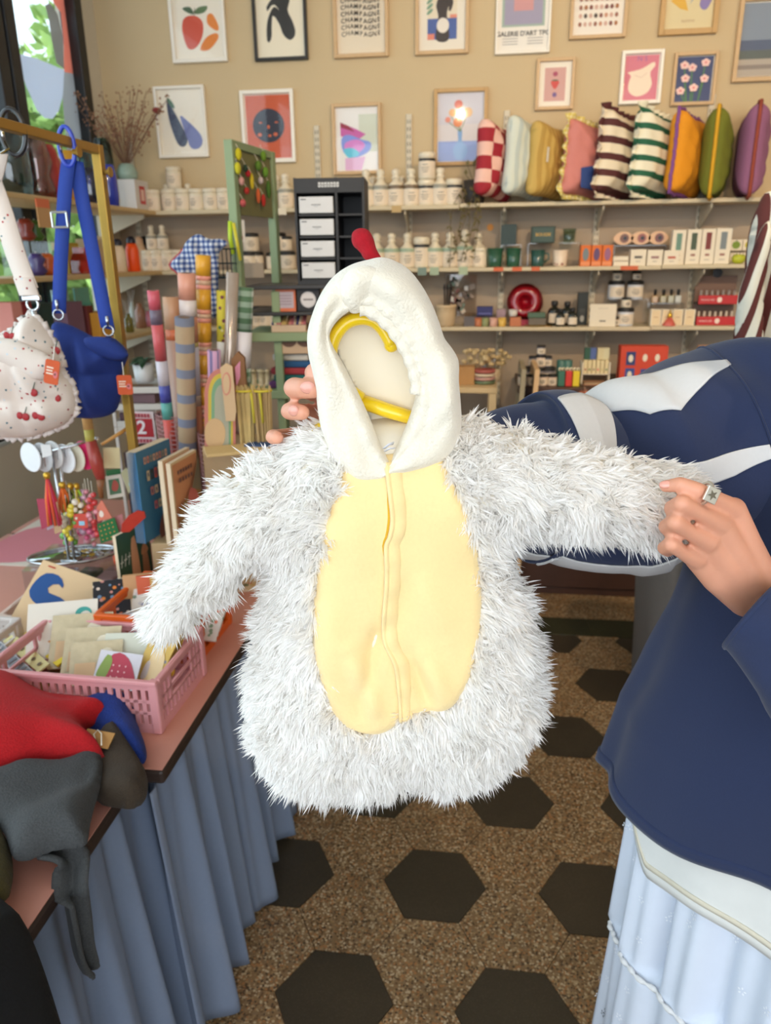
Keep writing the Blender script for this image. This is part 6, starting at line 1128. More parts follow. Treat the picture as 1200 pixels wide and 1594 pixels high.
# colourful bead charms
g = random.Random(21); CB = [((206, 196, 50), 'yellow'), ((226, 206, 60), 'bright yellow'), ((96, 160, 60), 'green'), ((150, 190, 70), 'lime'), ((230, 220, 200), 'cream'), ((214, 90, 130), 'raspberry'), ((226, 150, 160), 'pale pink'), ((206, 60, 60), 'red'), ((226, 120, 60), 'orange'), ((206, 170, 190), 'lilac')]
for i in range(36):
    x = g.uniform(98, 150); y = g.uniform(766, 832); q, nm = CB[(i % 5)+(5 if x > 124 else 0)]; f = fS+g.uniform(-.02, .06); p = cf(x, y, f); t = thing('bead_charm', '%s glass bead charm in the tangle under the chrome bar' % nm, 'charm', p, 0, 'bead charms'); m = MB()
    for k in range(4): m.ball((g.uniform(-.014, .014), g.uniform(-.008, .008), -.011*k), g.uniform(.007, .011), None, 10, 7)
    m.build('beads', mat('bead_%d_%d_%d' % q, q, .12, amt=0, coat=.8), t, True); MB().tube([(0, 0, .004), (0, 0, .04)], .0012, 5).build('cord', plain((206, 200, 180)), t)
# wooden wand and long dachshund shaped strap, little cards
t = thing('wooden_peg', 'wooden dowel peg sticking out by the gold post', 'peg', (0, 0, 0)); MB().tube([cf(158, 692, fS), cf(200, 666, fS+.05)], [.004, .006], 8).build('dowel', plain((206, 150, 80), .5), t, True)
t = thing('dog_strap', 'long brown and red dog shaped strap hanging by the key rings', 'strap', (0, 0, 0)); f = fS-.03
MB().tube([cf(126, 614, f), cf(133, 640, f), cf(138, 668, f)], [.006, .013, .013], 10).build('tan_end', plain((196, 150, 90), .6), t, True); MB().tube([cf(138, 668, f), cf(141, 690, f)], [.013, .012], 10).build('olive_band', plain((176, 160, 70), .6), t, True); MB().tube([cf(141, 686, f), cf(150, 720, f), cf(157, 745, f)], [.014, .018, .012], 10).build('red_band', plain((160, 60, 50), .35), t, True); MB().tube([cf(157, 745, f), cf(156, 760, f), cf(158, 775, f)], [.012, .008, .006], 8).build('brown_tail', plain((130, 80, 44), .5), t, True); MB().tube([cf(132, 636, f-.015)+ER*.014*math.cos(a)+EZ*.014*math.sin(a) for a in np.linspace(0, 2*PI, 14, endpoint=False)], .0025, 6, closed=True).build('gold_ring', MATS['gold_cap'], t, True)
def mini_card(name, cs, f, q, lab, draw=None, cat='card'):
    t = thing(name, lab, cat, (0, 0, 0)); o, P, n = slab([cf(x, y, f+i*.0) for i, (x, y) in enumerate(cs)], .003, plain(q, .6), 'card', t)
    if draw: quad_print(P, n, draw, 'card_print', t)
mini_card('notebook', [(160, 697), (186, 697), (187, 729), (162, 729)], fS+.05, (222, 208, 160), 'small cream rounded card beside the dog strap'); mini_card('notebook', [(165, 732), (187, 730), (188, 742), (166, 744)], fS+.055, (44, 110, 60), 'green strip card under the cream card')
mini_card('sticker_card', [(164, 742), (188, 738), (195, 772), (168, 777)], fS+.03, (206, 196, 180), 'white framed card with a red and green print', lambda pl, tx: (pl(rc(.16, .16, .84, .84), (70, 104, 74)), pl(smooth_loop([(.3, .4), (.5, .8), (.75, .6), (.6, .3)], 14), (160, 70, 56))))
mini_card('fabric_tag', [(188, 736), (196, 728), (218, 753), (200, 768)], fS+.02, (170, 166, 130), 'grey green fabric tag with a pale blue label', lambda pl, tx: pl(rc(.3, .1, .8, .35), (150, 206, 214)))
mini_card('dotted_square', [(151, 816), (178, 806), (187, 836), (157, 846)], fS-.02, (30, 104, 50), 'green square with small orange dots', lambda pl, tx: [pl(ell(.15+.23*i, .15+.23*j, .035, .035, 8), (226, 150, 80)) for i in range(4) for j in range(4)]); mini_card('felt_patch', [(150, 790), (158, 778), (174, 806), (152, 812)], fS-.015, (214, 120, 96), 'coral felt patch above the green square', lambda pl, tx: pl(ell(.4, .4, .2, .2), (236, 220, 206))); mini_card('felt_patch', [(174, 806), (190, 800), (194, 824), (184, 830)], fS+.0, (190, 120, 120), 'dusty rose felt patch beside the green square')
mini_card('pin_card', [(115, 800), (135, 800), (137, 822), (114, 822)], fS-.02, (210, 80, 66), 'red card with tiny blue and white pins', lambda pl, tx: (pl(rc(.4, .2, .8, .5), (150, 206, 230)), pl(ell(.2, .7, .1, .1), (230, 220, 200))))
t = thing('washi_tape', 'orange and red washi tape roll on the acrylic box', 'tape', V(oz(163, 872, ZT+.085))); MB().lathe([(.026, 0), (.026, .018), (.017, .018), (.017, 0)], 24).build('tape', spots('red_tape', (214, 84, 50), [(186, 30, 40), (226, 120, 70)], 90, .3), t, True); MB().lathe([(.017, .0005), (.017, .0175), (.0155, .0175), (.0155, .0005)], 20).build('core', plain((226, 200, 180)), t, True); t.location.x += .055; t.location.z = ZT+.0835
o = tag(MB().box((0, 0, 0), (.30, .42, .003), plain((222, 210, 196), .7)).build('paper_sheet', None, None, False, (-1.42, 2.18, ZT+.002)), 'cream paper sheet with a pink shape on the far table', 'paper'); MB().add([(u, v, .002) for u, v in smooth_loop([(-.14, -.16), (.0, -.19), (.12, -.1), (.13, .06), (.02, .14), (-.13, .1)], 28)], [tuple(range(28))]).build('pink_print', plain((214, 130, 140), .7), o)
# white crate of records with the red sign, small plant
pc = np.array([-1.13, 2.42, ZT]); M_WPL = mat('white_plastic', (206, 200, 190), .5, amt=.05)
def crate_frame(w, d, h, bars, m, th=.008):
    mb = MB()
    for z in bars:
        for sy in (-1, 1): mb.box((0, sy*(d/2-th/2), z), (w, th, .02), m, bev=.003)
        for sx in (-1, 1): mb.box((sx*(w/2-th/2), 0, z), (th, d-2*th, .02), m, bev=.003)
    for sx in (-1, 1):
        for sy in (-1, 1): mb.box((sx*(w/2-th/2), sy*(d/2-th/2), h/2), (th+.004, th+.004, h), m, bev=.003)
    return mb
W1 = .17
for i, (z0, h) in enumerate(((0, .36), (.36, .13))):
    t = thing('wire_crate', '%s white crate behind the blue book' % ('lower', 'upper')[i], 'crate', (pc[0], pc[1], ZT+z0), PSI, 'white crates'); crate_frame(W1, .2, h, (.01, h*.5, h-.01) if i == 0 else (.01, h*.5, h-.01), M_WPL).build('crate_frame', None, t); MB().box((0, 0, .004), (W1-.01, .19, .006), M_WPL).build('base', None, t)
for k in range(7): tag(MB().box((0, 0, .13), (.012, .16, .25), plain([(90, 70, 70), (60, 52, 56), (120, 96, 88), (70, 60, 70), (140, 116, 104), (84, 66, 60), (100, 84, 90)][k], .6)).build('record_sleeve', None, None, False, V(pc+ER*(-.058+.0195*k)+EZ*.014)), '%s dark record sleeve from the left in the white crate' % ORD[k], 'record', 'record sleeves')
for k in range(3): tag(MB().box((0, 0, .016), (.13, .16, .031), plain([(96, 66, 76), (206, 190, 180), (110, 80, 84)][k], .6), bev=.002).build('card_pack', None, None, False, V(pc+EZ*(.370+.032*k))), '%s pack of cards in the upper white crate' % ('bottom', 'middle', 'top')[k], 'cards', 'card packs')
fs_ = (pc-ORG) @ EF-.115; mini_card('price_sign', [(195, 640), (238, 641), (244, 690), (200, 690)], fs_, (222, 206, 206), 'red and white sign with a big figure 2', lambda pl, tx: (pl(rc(.06, .2, .94, .78), (176, 26, 38)), tx('2', .52, .48, .062, (236, 226, 226)), letters(pl, .1, .9, .82, .12, 7, [(190, 60, 70)], 3), letters(pl, .1, .9, .04, .11, 7, [(190, 60, 70)], 4)), 'sign')
t = thing('potted_plant', 'small leafy plant in a white cup above the white crates', 'plant', V(pc+EZ*.4905)); MB().lathe([(.02, 0), (.03, .004), (.034, .06), (.03, .06), (.02, .01)], 16).build('cup', plain((216, 216, 214), .3), t, True); m = MB(); g = random.Random(6)
for k in range(26): a = g.uniform(0, 6.3); L = g.uniform(.03, .07); q = Vector((math.cos(a)*L, math.sin(a)*L, .05+g.uniform(0, .03))); s = Vector((-math.sin(a), math.cos(a), 0))*.012; b = Vector((0, 0, .055)); m.add([b, (b+q)/2+s+Vector((0, 0, .015)), q, (b+q)/2-s+Vector((0, 0, .015))], [(0, 1, 2, 3)])
m.build('leaves', mat('plant_green', (44, 78, 50), .5, amt=.3), t)
# riser, rainbow card, wooden tag, brush bundles in front of the second bin
fR = 1.98; zr = cf(370, 694, fR)[2]; c = cf(385, 700, fR)+EF*.07; t = tag(MB().box((0, 0, (zr-ZT)/2), (.24, .15, zr-ZT), MATS['pine_riser'], rotz(PSI), .003).build('riser_block', None, None, False, (c[0], c[1], ZT)), 'tall wooden riser block behind the costume sleeve', 'block')
def flat_card(name, lab, cat, px, py, f, th, layers):
    c = cf(px, py, f); t = thing(name, lab, cat, c, PSI)
    for k, (nm, pts, q) in enumerate(layers):
        P = [((cf(x, y, f)-c) @ ER, (cf(x, y, f)-c) @ EZ) for x, y in pts]; MB().prism(P, th if k == 0 else .0014, (lambda k: lambda u, v, w: (u, -(0 if k == 0 else th+.0014*(k-1))-w, v))(k)).build(nm, plain(q, .6), t)
def arch(cx, cy, rx, ry, bot, n=16): return [(cx-rx, bot)]+[(cx-rx*math.cos(PI*k/n), cy-ry*math.sin(PI*k/n)) for k in range(n+1)]+[(cx+rx, bot)]
flat_card('rainbow_card', 'wooden rainbow cutout leaning before the wrapping rolls', 'decoration', 340, 694, fR-.01, .005, [('board', arch(343, 612, 24, 38, 694), (196, 120, 104)), ('yellow_arc', arch(344, 614, 19, 33, 694), (206, 178, 60)), ('green_arc', arch(345, 616, 15, 28, 694), (120, 160, 120)), ('grey_arc', arch(346, 620, 11, 22, 694), (168, 164, 140)), ('cloud', smooth_loop([(322, 660), (333, 650), (346, 655), (352, 672), (346, 693), (326, 693), (320, 678)], 22), (206, 168, 120))])
flat_card('wooden_tag', 'tan wooden tag with a pink oval outline', 'tag', 355, 650, fR-.03, .004, [('tag_board', [(343, 572), (352, 565), (362, 570), (368, 640), (366, 655), (352, 655)], (206, 172, 130)), ('pink_oval', ell(353, 597, 7, 18, 22), (206, 130, 110)), ('oval_centre', ell(353, 597, 5.4, 15.5, 22), (206, 172, 130))])
flat_card('paper_bag', 'brown glossy bag with a pink stripe', 'bag', 372, 600, fR+.02, .02, [('bag_body', [(362, 558), (372, 546), (382, 556), (386, 610), (364, 615)], (130, 84, 40)), ('pink_stripe', [(368, 570), (376, 560), (376, 585), (370, 600)], (206, 130, 150))])
for i, (x, q) in enumerate(((385, (226, 196, 130)), (412, (210, 176, 120)))):
    c = cf(x, 668, fR); t = thing('brush_bundle', '%s bundle of straw brushes with yellow ties' % ('left', 'right')[i], 'brush', (c[0], c[1], zr), PSI, 'straw brush bundles'); m = MB(); g = random.Random(i); h = cf(x, 598, fR)[2]-zr
    for k in range(60): a = g.uniform(-.022, .022); b = g.uniform(-.015, .015); m.tube([(a*.8, b, .002), (a*1.1+g.uniform(-.004, .004), b, h*g.uniform(.8, 1))], .0016, 4)
    m.build('straw', mat('straw_%d' % i, q, .9, amt=.4, scale=20), t); MB().tube([(.024*math.cos(a), .018*math.sin(a), h*.9) for a in np.linspace(0, 2*PI, 14, endpoint=False)], .003, 6, closed=True).build('yellow_tie', plain((214, 190, 50)), t, True); MB().tube([(-.004 if i else .02, -.018, h*.88), (0 if i else .024, -.022, h*.4)], .004, 6, flat=.4).build('tie_end', plain((206, 190, 60)), t, True)
tag(MB().box((0, 0, .006), (.12, .05, .012), plain((40, 74, 120), .6), bev=.003).build('blue_case', None, None, False, V(cf(416, 668, fR-.03)*np.array([1, 1, 0])+EZ*zr)), 'small blue case in front of the straw brushes', 'case')
tag(MB().box((0, 0, 0), (.17, .09, .008), plain((214, 180, 120), .6), rotz(PSI+.3), .003).build('wooden_board', None, None, False, V(cf(370, 686, fR-.06)*np.array([1, 1, 0])+EZ*(zr+.005))), 'pale wooden board lying on the tall riser', 'board')

# ---- crates
M_PINK = mat('pink_plastic', (214, 148, 150), .4, amt=.05, scale=20); M_ORG = mat('orange_plastic', (214, 92, 22), .35, amt=.05, scale=20)
def slot_crate(name, lab, c, rz_, w, d, h, m, rows=3, cols=8, group='folding crates'):
    """folding crate with slotted walls: each wall a lattice of real openings"""
    t = thing(name, lab, 'crate', c, rz_, group); th = .005
    def wall(L, fn, nm, handle):
        mb = MB(); mb.box(fn(0, .010), fn.d(L, .02), m, fn.r); mb.box(fn(0, h-.010), fn.d(L, .02), m, fn.r, .002)
        z0, z1 = .02, h-.02; n = cols if L > .25 else int(cols*.6); rh = (z1-z0)/rows
        for k in range(1, rows): mb.box(fn(0, z0+rh*k), fn.d(L, .007), m, fn.r)
        for j in range(n+1):
            x = -L/2+L*j/n
            for k in range(rows):
                if handle and k >= rows-2 and abs(x) < L*.22: continue
                mb.box(fn(x*.985, z0+rh*(k+.5)), fn.d(L/n*.52, rh+.002), m, fn.r)
        if handle: mb.box(fn(0, h-.004), fn.d(L*.5, .012), m, fn.r, .003)
        return mb.build(nm, None, t)
    class F:
        def __init__(s, ax, off): s.ax, s.off, s.r = ax, off, None
        def __call__(s, u, z): return (u, s.off, z) if s.ax == 0 else (s.off, u, z)
        def d(s, L, H): return (L, th, H) if s.ax == 0 else (th, L, H)
    for sy in (-1, 1): wall(w-.02, F(0, sy*(d/2-.005)), 'long_wall', False)
    for sx in (-1, 1): wall(d-.02, F(1, sx*(w/2-.005)), 'short_wall', True)
    for sx in (-1, 1):
        for sy in (-1, 1): MB().box((sx*(w/2-.009), sy*(d/2-.009), h/2), (.020, .020, h), m, bev=.004).build('corner_post', None, t)
    MB().box((0, 0, .004), (w-.016, d-.016, .006), m).build('base', None, t)
    rim = MB()
    for sy in (-1, 1): rim.box((0, sy*(d/2-.004), h-.004), (w, .012, .010), m, bev=.003)
    for sx in (-1, 1): rim.box((sx*(w/2-.004), 0, h-.004), (.012, d-.024, .010), m, bev=.003)
    rim.build('rim', None, t); return t
CH = .115; fl_, fr_, br_ = oz(24, 1044, ZT+CH), oz(242, 1064, ZT+CH), oz(298, 986, ZT+CH)
u = fr_-fl_; CW = .37; rzc = math.atan2(u[1], u[0]); rzc = (rzc+PSI*0)*.6; ux = np.array([math.cos(rzc), math.sin(rzc), 0]); uy = np.array([-ux[1], ux[0], 0]); CD = .235; cc_ = fr_-ux*CW/2+uy*CD/2
pk = slot_crate('pink_crate', 'pink plastic folding crate full of stickers and cards', (cc_[0], cc_[1], ZT), rzc, CW, CD, CH, M_PINK, 3, 20)
oc = np.array([-.737, 1.555, ZT]); slot_crate('orange_crate', 'orange plastic folding crate holding floral notebooks', oc, -.03, .225, .25, .13, M_ORG, 3, 7)
wc = oz(95, 960, ZT); slot_crate('white_crate', 'pale pink plastic crate behind the blue print', (-1.02, 1.64, ZT), .05, .30, .20, .06, mat('pale_plastic', (220, 196, 184), .45, amt=.04), 3, 7)
wl_ = slot_crate('white_crate', 'small white plastic crate at the far left edge', (-1.13, 1.36, ZT), rzc, .16, .2, .10, mat('milky_plastic', (206, 196, 190), .45, amt=.04), 3, 6)
def on(crate, x, y, z): 
    p = Vector((x, y, z)); return np.array(crate.location)+np.array(rotz(crate.rotation_euler[2]) @ p)
def pack(name, lab, cat, crate, x, y, z, w, h, tilt, spin, th, q, draw=None, film=None, rl=0.):
    """card or pack leaning in a crate: tilt back from upright, spin about z"""
    t = thing(name, lab, cat, on(crate, x, y, z)); M = Matrix.Rotation(crate.rotation_euler[2]+spin, 3, 'Z') @ Matrix.Rotation(-tilt, 3, 'X') @ Matrix.Rotation(rl, 3, 'Y')
    P = [np.array(t.location)+np.array(M @ Vector(v)) for v in ((-w/2, 0, h), (w/2, 0, h), (w/2, 0, 0), (-w/2, 0, 0))]; t.location = (0, 0, 0)
    n = np.cross(P[1]-P[0], P[3]-P[0]); o, P, n = slab(P, th, film or plain(q, .5), 'card', t)
    if draw: quad_print(P, n, draw, 'card_print', t)
    return t
M_CELLO = mat('cellophane', (214, 196, 160), .06, amt=.3, scale=55, bump=1., coat=1.)
pack('art_card', 'white card with small faces, teal arc and orange triangle', 'card', pk, -.125, .055, .05, .15, .13, .75, .35, .002, (222, 212, 198), lambda pl, tx: (pl(ell(.8, .75, .12, .12, 18), (60, 150, 140)), pl(ell(.83, .7, .08, .09, 18), (222, 212, 198)), pl([(.3, .3), (.42, .36), (.42, .2)], (214, 140, 60)), pl(ell(.2, .55, .03, .03, 8), (90, 80, 110)), pl(ell(.55, .5, .03, .03, 8), (90, 80, 110)), pl(ell(.14, .2, .03, .03, 8), (90, 80, 110))))
for i, (x, s) in enumerate(((-.07, .3), (-.03, .25), (.0, .3))): pack('sticker_pack', '%s glossy cellophane sticker pack in the pink crate' % ('left', 'middle', 'right')[i], 'pack', pk, x, .03-.03*i, .045, .13-.012*i, .125-.015*i, .85, s, .004, (214, 196, 160), lambda pl, tx: (pl(rc(.1, .1, .5, .5), (206, 170, 130)), pl(ell(.7, .7, .12, .12, 12), (226, 214, 190))), M_CELLO)
pack('sticker_card', 'pale green and white sticker card in the pink crate', 'card', pk, .05, .0, .045, .1, .10, .8, .2, .002, (206, 206, 190), lambda pl, tx: (pl(rc(.6, .1, .95, .5), (190, 170, 180)),))
pack('strawberry_card', 'card printed with a red strawberry and green leaves', 'card', pk, .045, -.04, .045, .10, .075, .7, -.1, .002, (206, 200, 206), lambda pl, tx: (pl(smooth_loop([(.2, .1), (.25, .8), (.5, .98), (.8, .7), (.95, .1)], 20), (176, 40, 64)), pl(smooth_loop([(.05, .3), (.2, .9), (.35, .7), (.25, .2)], 14), (130, 150, 60)), [pl(ell(.4+.15*i, .3+.16*j, .02, .03, 6), (226, 170, 170)) for i in range(3) for j in range(3)]))
pack('easy_card', 'mustard card lettered EASY with a pale bird shape', 'card', pk, .105, -.02, .05, .075, .13, .62, -.45, .002, (196, 156, 60), lambda pl, tx: (tx('EASY', .4, .78, .022, (176, 50, 40)), pl(smooth_loop([(.4, .1), (.35, .5), (.55, .62), (.85, .5), (.95, .2), (.7, .02)], 20), (222, 190, 140)), pl(smooth_loop([(.3, .05), (.28, .3), (.42, .34), (.5, .1)], 12), (196, 180, 176))), None, .1)
pack('mustard_card', 'second mustard card behind the EASY card', 'card', pk, .12, .01, .05, .07, .11, .62, -.4, .002, (176, 140, 56))
t = thing('googly_figure', 'small yellow and grey ornament at the crate handle', 'ornament', on(pk, .155, .0, .07)); MB().ball((0, 0, 0), .012, None).build('body', plain((206, 160, 50), .4), t, True); MB().ball((0, 0, .02), .01, None).build('head', plain((120, 120, 130), .4), t, True); MB().tube([(0, 0, -.07), (0, 0, -.008)], .003, 6).build('stick', plain((206, 190, 150)), t)
t2 = pack('blue_print', 'large cream card with a blue cut paper shape', 'card', pk, -.245, .165, .02, .19, .19, .75, .45, .003, (222, 190, 148), lambda pl, tx: (pl(smooth_loop([(.04, .55), (.1, .82), (.3, .86), (.42, .72), (.3, .76), (.24, .62), (.5, .58), (.72, .34), (.98, .12), (.86, .06), (.6, .36), (.4, .44), (.2, .42)], 40), (24, 76, 140)), pl(smooth_loop([(.2, .3), (.34, .36), (.6, .26), (.92, .1), (.7, .06), (.4, .12)], 24), (24, 76, 140)), pl(rc(.1, .93, .2, .95), (190, 70, 50))), None, .5); 
for i, (q, x, nm, dr) in enumerate((((226, 196, 30), -.19, 'yellow', None), ((214, 200, 140), -.215, 'cream dotted', lambda pl, tx: [pl(ell(.1+.16*i, .5, .03, .2, 6), (110, 90, 60)) for i in range(6)]), ((176, 176, 180), -.235, 'silver spiral', lambda pl, tx: [pl(rc(.04+.09*i, .1, .09+.09*i, .9), (110, 110, 116)) for i in range(11)]))):
    pack('long_ruler', '%s long strip leaning left of the pink crate' % nm, 'strip', pk, x, .07-.03*i, .055, .20, .028, 1.2, -.62, .004, q, dr)
FL = [((30, 28, 34), [(206, 140, 130), (226, 130, 50), (110, 140, 170), (226, 206, 190)], 'black floral'), ((222, 206, 176), [(190, 110, 80), (90, 120, 90), (206, 150, 60)], 'cream floral'), ((214, 206, 196), [(150, 150, 170), (110, 130, 110), (196, 190, 190)], 'white patterned'), ((170, 160, 80), [(120, 130, 60), (206, 180, 90), (90, 110, 130), (214, 150, 60)], 'olive meadow'), ((130, 160, 200), [(90, 110, 160), (206, 210, 220), (110, 150, 120)], 'pale blue'), ((206, 196, 186), [(206, 110, 80), (120, 140, 110)], 'beige dotted')]
for i, (b, cs, nm) in enumerate(FL):
    t = pack('floral_notebook', '%s notebook fanned out behind the pink crate' % nm, 'notebook', pk, -.06+.040*i, .165+.02*(i % 2), .045, .085, .16, .95, .45-.10*i, .006, b, None, spots('floral_%d' % i, b, cs, 70, .34, .5))
for i in range(6): pack('pattern_booklet', '%s thin patterned booklet in the fan behind the crate' % ORD[i], 'booklet', pk, -.02+.026*i, .128+.004*i, .045, .07, .09, 1.0, .35-.05*i, .004, [(206, 206, 212), (190, 194, 206), (110, 150, 200), (206, 190, 170), (90, 100, 150), (150, 170, 120)][i])
for i in range(3): tag(MB().box((0, 0, .004), (.16, .22, .008), spots('leaflet_%d' % i, (214, 190, 160), [(190, 90, 70), (206, 170, 110), (110, 120, 90)], 40, .35, .6), rotz(.3-.2*i), .001).build('leaflet', None, None, False, (-.72-.03*i, 1.95-.02*i, ZT+.0005+.0085*i)), '%s patterned leaflet beneath the mushroom book' % ('bottom', 'middle', 'top')[i], 'leaflet', 'patterned leaflets')
o_ = bpy.data.objects.get('orange_crate')
for i in range(4): pack('floral_notebook', '%s notebook upright in the orange crate' % ('tan', 'rust', 'ochre', 'sand')[i], 'notebook', o_, -.06+.035*i, .02, .012, .10, .15, .15, .4, .01, [(196, 150, 100), (206, 90, 50), (200, 150, 60), (206, 180, 140)][i])

# =================================================================== CLOTHES ON THE NEAR TABLE
def heap(name, lab, cat, outline_px, z, T, R, m, res=.009, seed=0, amp=.012, fr=28., parent_cat=None, drop=None, thin=.3):
    """a soft garment: outline laid on the table plane, swollen upwards; drop(x, y) lowers the part that hangs off the edge"""
    P = [oz(x, y, z) for x, y in outline_px]; uv = smooth_loop([(p[0], p[1]) for p in P], 60); g = np.random.default_rng(seed); k = g.uniform(-1, 1, (4, 2))*fr; ph = g.uniform(0, 6, 4)
    def bumps(Q, D): return sum(amp*.5*np.sin(Q @ k[i]+ph[i]) for i in range(4))
    def f(u, v, w): return (u, v, z+w-(drop(u, v) if drop else 0))
    vs, fs = inflate(uv, res, T, R, f, back=thin, bumps=bumps); t = thing(name, lab, cat, (0, 0, 0), 0, 'folded knitwear'); MB().add(vs, fs).build('knit', m, t, True); return t
def knit(name, rgb, rgb2=None): return mat(name, rgb, .95, scale=330, amt=.5 if rgb2 is None else .9, rgb2=rgb2, bump=.9, sheen=.04)
def over(xe, k=1.0):
    def fn(x, y): q = max(0, x-xe); return k*max(0, q-.006)*1.9
    return fn
XE = T2[1]
heap('blue_knit', 'royal blue knitted garment beside the pink crate', 'garment', [(120, 1118), (150, 1110), (180, 1100), (206, 1102), (215, 1130), (226, 1160), (228, 1182), (216, 1190), (190, 1180), (150, 1160), (120, 1150)], ZT+.014, .045, .05, knit('royal_knit', (26, 56, 140)), .008, 1, .014, 40, drop=lambda x, y: max(0, (1.10-y))*0)
heap('brown_knit', 'dark brown wool sleeve rolled over the table edge', 'garment', [(150, 1160), (175, 1148), (190, 1146), (205, 1170), (222, 1195), (230, 1215), (226, 1245), (205, 1258), (180, 1256), (150, 1245), (140, 1200)], ZT+.016, .05, .045, knit('brown_wool', (66, 52, 36), (48, 38, 28)), .008, 2, .010, 40)
t = thing('kraft_tag', 'kraft swing tag with white cord between the garments', 'price tag', (0, 0, 0)); c = oz(152, 1150, ZT+.07); MB().box(c, (.055, .03, .002), plain((170, 122, 64), .8), Matrix.Rotation(.5, 3, 'X') @ rotz(-.1)).build('tag', None, t); MB().tube([oz(150, 1158, ZT+.075), oz(146, 1143, ZT+.078), oz(152, 1136, ZT+.08), oz(158, 1142, ZT+.078), oz(158, 1160, ZT+.075)], .0012, 5).build('cord', plain((230, 220, 200)), t, True)
heap('red_knit', 'bright red knitted garment heaped on the near table', 'garment', [(-60, 1090), (0, 1078), (40, 1080), (75, 1092), (110, 1095), (140, 1100), (172, 1114), (150, 1125), (130, 1140), (155, 1168), (164, 1176), (150, 1182), (100, 1186), (60, 1192), (30, 1205), (-60, 1215)], ZT+.05, .075, .08, knit('scarlet_knit', (196, 12, 22)), .009, 3, .016, 30)
M_GREYK = knit('grey_wool', (82, 83, 83), (46, 48, 50))
gk = heap('grey_knit', 'grey wool garment hanging a tie over the table edge', 'garment', [(-60, 1210), (0, 1212), (35, 1200), (60, 1196), (100, 1192), (140, 1175), (156, 1172), (160, 1190), (156, 1225), (146, 1260), (140, 1285), (132, 1318), (90, 1322), (40, 1340), (20, 1335), (0, 1290), (-60, 1270)], ZT+.045, .04, .05, M_GREYK, .008, 4, .012, 34)
cpx = [(95, 1318, .58), (112, 1360, .55), (118, 1410, .56), (124, 1460, .57), (138, 1508, .59)]
def hang(px, x): p = ox(px[0], px[1], x); return p
tp = [oz(70, 1325, ZT+.03), oz(98, 1330, ZT+.025), oz(112, 1345, ZT+.012), ox(112, 1385, XE+.016), ox(120, 1440, XE+.018), ox(128, 1485, XE+.018), ox(140, 1512, XE+.018)]
TP = smooth_loop([tuple(p) for p in tp], 40, False)
def tie(a, b):
    i = min(int(round(b*39)), 39); p = TP[i]; q = TP[min(i+1, 39)]-TP[max(i-1, 0)]; q /= np.linalg.norm(q); s = np.cross(q, np.array([1., 0, .0]) if i > 14 else np.array([0, 0, 1.])); s /= np.linalg.norm(s)+1e-9; w = .05*(1-.55*b**3) if b < .96 else .02; n = np.cross(q, s); ang = (a-.5)*2; return p+s*w*(a-.5)+n*.010*math.cos(ang*PI*1.2)
MB().grid(tie, 14, 39).build('hanging_tie', M_GREYK, gk, True, solid=.007)
heap('olive_knit', 'olive green soft garment at the left table edge', 'garment', [(-60, 1280), (-10, 1285), (12, 1310), (20, 1345), (18, 1380), (4, 1405), (-60, 1410)], ZT+.03, .045, .05, knit('olive_wool', (84, 76, 36)), .008, 5, .008, 26)
heap('black_garment', 'black fuzzy garment hanging at the lower left corner', 'garment', [(-120, 1400), (-40, 1402), (5, 1412), (40, 1440), (60, 1470), (85, 1530), (105, 1590), (118, 1660), (60, 1720), (-120, 1720)], ZT+.02, .06, .06, mat('black_fleece', (10, 10, 12), 1., scale=200, amt=.4, bump=.4), .009, 6, .01, 20, drop=lambda x, y: max(0, x-XE-.005)*1.2)
# =================================================================== CHICK COSTUME ON ITS HANGER
F0 = .75
def c3(u, v, w): return ER*u+EF*(F0-w)+EZ*v
def uvpx(pts, w=0.): return [((lambda p: (p @ ER, p[2]))(cf(x, y, F0-w))) for x, y in pts]
BODY = [(560, 640), (505, 650), (470, 668), (430, 694), (378, 722), (340, 752), (310, 800), (270, 868), (232, 932), (226, 960), (240, 980), (268, 984), (318, 955), (362, 920), (398, 888), (420, 872), (408, 930), (396, 990), (388, 1060), (386, 1108), (402, 1160), (440, 1206), (500, 1224), (570, 1224), (622, 1216), (645, 1200), (668, 1212), (720, 1212), (776, 1186), (822, 1138), (842, 1088), (836, 1010), (822, 940), (806, 880), (796, 838), (830, 830), (900, 834), (970, 842), (1040, 845), (1072, 838), (1086, 790), (1086, 748), (1060, 726), (990, 706), (900, 688), (830, 668), (770, 654), (720, 646), (650, 636)]
BUV = smooth_loop(uvpx(BODY), 160)
_t = np.roll(BUV, -1, 0)-np.roll(BUV, 1, 0); _n = np.stack([_t[:, 1], -_t[:, 0]], 1); _n /= np.linalg.norm(_n, axis=1)[:, None]; _n *= np.where(poly_dist(BUV+_n*.004, BUV) > 0, 1, -1)[:, None]; BUV = BUV+_n*.008       # pulled in by the length of the pile
TB, RB = .058, .095
def height(P):
    D = poly_dist(P, BUV); x = np.clip(D/RB, 0, 1); base = TB*np.sqrt(np.clip(1-(1-x)**2, 0, 1))
    return base, D
def ridge(P, a, b, wd, amp):
    a = np.array(uvpx([a], .05)[0]); b = np.array(uvpx([b], .05)[0]); ab = b-a; t = np.clip(((P-a) @ ab)/(ab @ ab), 0, 1); d = np.linalg.norm(P-(a+t[:, None]*ab), axis=1); return amp*np.exp(-(d/wd)**2)*np.sin(PI*np.clip(t, .06, .94))**.6
